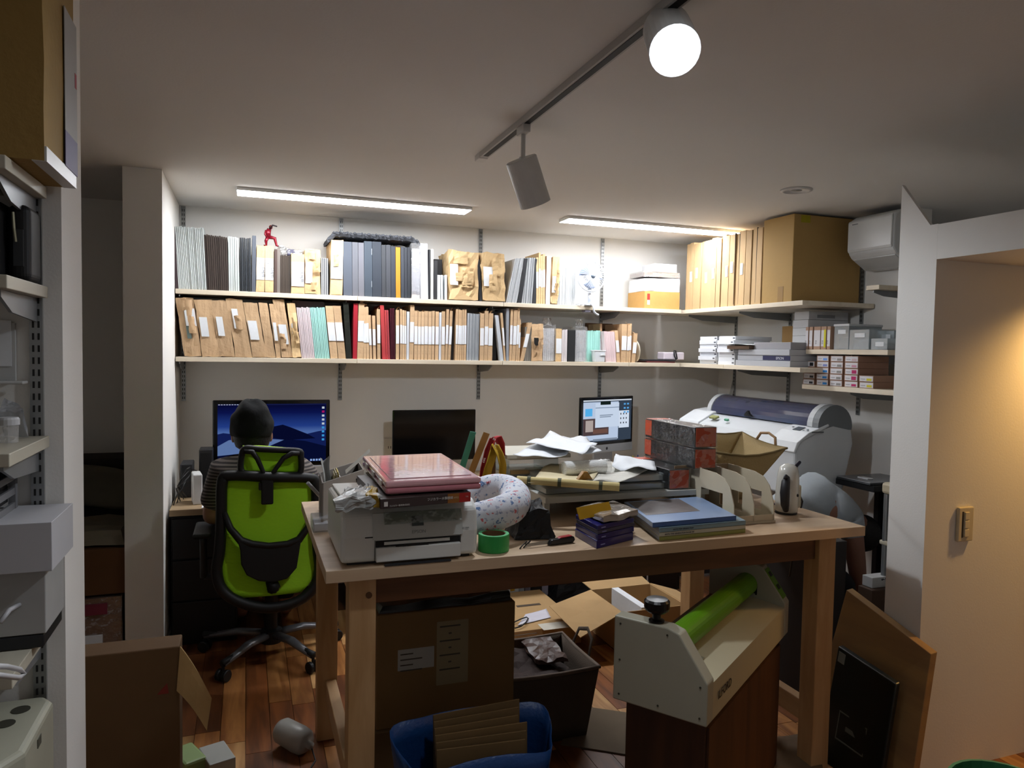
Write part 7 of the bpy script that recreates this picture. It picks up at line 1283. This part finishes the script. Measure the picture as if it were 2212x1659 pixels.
BC = mat('#0d0d0f', .6, var=.2)
for k, lb in enumerate(('rightmost of three black padded cases on the second left shelf', 'middle one of three black padded cases on the second left shelf', 'leftmost of three black padded cases on the second left shelf')):
    xx = XE-.004-.043*k; yf_ = NY-.12-.045*k; h_ = ZS_[1]+.152+.004*k; t = thing('black_case', lb, 'case', (xx-.02, NY-.08, ZS_[1]+.001), 'black padded cases on the second left shelf')
    G().box(xx-.041, xx-.001, yf_, NY-.03, ZS_[1]+.001, h_).build('case', BC, t, bev=.016, seg=5)
    G().box(xx-.030, xx-.012, yf_-.0012, yf_+.002, ZS_[1]+.03, h_-.05).build('front_pocket', mat('#2a2d30', .5), t, bev=.001)
    G().sweep([(xx-.028, yf_-.004, h_-.018), (xx-.026, yf_-.006, h_-.05), (xx-.024, yf_-.004, h_-.075)], .0028, 6).build('zip_pull', mat('#b9b59a', .3, .8), t)
zz_ = ZS_[2]; G().box(XE-.12, XE-.066, NY-.24, NY-.20, zz_+.0005, zz_+.085).build('small_carton', mat('#6e5a36', .7), label='small brown carton at the front of the third left shelf', cat='box', bev=.002)
t = thing('bottle_cap_pot', 'tiny clear pot with a white ribbed cap on the third left shelf', 'pot', (XE-.045, NY-.12, zz_)); G().lathe([(0, .0005), (.016, .0005), (.017, .035), (0, .035)], (XE-.045, NY-.12, zz_), 18).build('pot', film('#ffffff', .15, .1, .2), t); G().lathe([(0, .0352), (.019, .0352), (.019, .046), (.016, .05), (0, .05)], (XE-.045, NY-.12, zz_), 18).build('cap', mat('#c5c6c8', .4), t)
crumpled('clear_bag', 'small crinkled clear bag at the back of the third left shelf', 'bag', [Vector((XE-.07, NY-.09, zz_+.055)), Vector((XE-.03, NY-.09, zz_+.055)), Vector((XE-.03, NY-.05, zz_+.003)), Vector((XE-.07, NY-.05, zz_+.003))], [Vector((XE-.06, NY-.08, zz_+.085)), Vector((XE-.04, NY-.08, zz_+.075)), Vector((XE-.04, NY-.04, zz_+.06)), Vector((XE-.06, NY-.04, zz_+.06))], film('#e0e4ea', .25, .1, .2), .005, 3, 53, 40)
p_ = ay(12, 760, NY-.03); t = thing('paper_holder', 'white plastic holder with a card hung on the wall above the third left shelf', 'holder', (p_.x, NY-.03, p_.z-.06)); G().box(p_.x-.06, p_.x+.012, NY-.012, NY-.0005, p_.z-.06, p_.z+.06).build('back', mat('#b9bab8', .5), t); G().box(p_.x-.06, p_.x+.035, NY-.05, NY-.0125, p_.z-.066, p_.z-.06).build('ledge', mat('#c1c2c0', .5), t, bev=.002); G().box(p_.x-.05, p_.x+.006, NY-.014, NY-.0125, p_.z-.03, p_.z+.065).build('card', PAPW, t)
zz_ = ZS_[3]; X_, Yf = sidebox(107, 154, 0, 0); z0, z1 = ax(107, 1240, X_).z, ax(107, 1132, X_).z; zs_ = z0
t = thing('grey_carton', 'flat white and black carton under the white carton on the fourth left shelf', 'box', (X_-.1, NY-.1, zz_)); G().box(XE-.30, X_-.022, Yf+.03, NY-.013, zz_+.0005, zz_+.028).build('black_base', mat('#1c1e22', .4), t, bev=.004); G().box(XE-.30, X_-.018, Yf+.03, NY-.013, zz_+.0285, zs_-.001).build('white_top', mat('#a6a6a4', .5), t, bev=.002)
G().box(XE-.34, X_, Yf, NY-.013, z0, z1).build('white_carton', mat('#b9b9bd', .55, var=.03), label='plain white carton overhanging the fourth left shelf', cat='box', bev=.001)
zc_ = ax(60, 1100, XE-.05).z; t = thing('slatted_crate', 'grey slatted crate on the white carton on the fourth left shelf', 'crate', (XE-.15, NY-.13, z1)); CRT = mat('#77777a', .5)
xs_ = XE-.055; G().box(xs_-.14, xs_, NY-.25, NY-.24, z1+.0005, z1+.012).build('slat', CRT, t)
for k in range(4): G().box(xs_-.005, xs_, NY-.26, NY-.03, z1+.0005+k*.030, z1+.014+k*.030).build('slat', CRT, t)
for yy_ in (NY-.26, NY-.045): G().box(xs_-.012, xs_+.001, yy_, yy_+.015, z1+.0005, z1+.125).build('corner_post', CRT, t)
G().box(xs_-.12, xs_-.014, NY-.24, NY-.04, z1+.014, z1+.11).build('dark_contents', mat('#2b2b2d', .6), t)
p_ = ax(40, 1452, XE-.02); t0 = p_; G().sweep([ax(0, 1345, XE-.03), ax(20, 1318, XE-.02), ax(42, 1306, XE-.02)], .0045, 8).build('white_cable', mat('#b5b5b8', .4), smooth=True, label='white cable plugged into the black based carton on the fourth left shelf', cat='cable')
G().sweep([ax(-30, 1438, XE+.03), ax(15, 1440, XE+.03), ax(42, 1446, XE+.03), ax(52, 1455, XE+.03), ax(40, 1464, XE+.03), ax(10, 1460, XE+.03), ax(-30, 1455, XE+.03)], .0045, 8).build('white_cable', mat('#bdbdbf', .4), smooth=True, label='white cable loop hanging below the fourth left shelf', cat='cable')
zz_ = ZS_[4]; X5, Y5 = sidebox(60, 116, 0, 0, NY-.03); zt5 = ax(70, 1530, X5-.03).z
t = thing('power_tap', 'cream multi socket power tap at the bottom left corner', 'power strip', (X5-.15, Y5+.1, zz_)); PT = mat('#a9a896', .4)
G().prism([(X5-.40, Y5-.10), (X5-.03, Y5-.10), (X5, Y5-.05), (X5, NY-.07), (X5-.02, NY-.04), (X5-.40, NY-.04)], 'z', zz_+.0005, zt5).build('body', PT, t, fixn=True, bev=.012, seg=3)
for k in range(3): G().lathe([(0, .0004), (.017, .0004), (.017, .0015), (0, .0015)], (X5-.05-.012*k, NY-.10-.055*k, zt5), 18).build('socket', mat('#3a3930', .5), t)
G().box(X5+.0002, X5+.0015, Y5+.03, Y5+.055, zt5-.04, zt5-.022).build('badge', mat('#55554a', .5), t)
G().box(-.75, X5+.0, Y5-.10, NY-.04, zz_-.5, zz_-.026).build('storage_box', mat('#6a665c', .6), label='dim grey storage box beneath the power tap', cat='box', bev=.004) if False else None
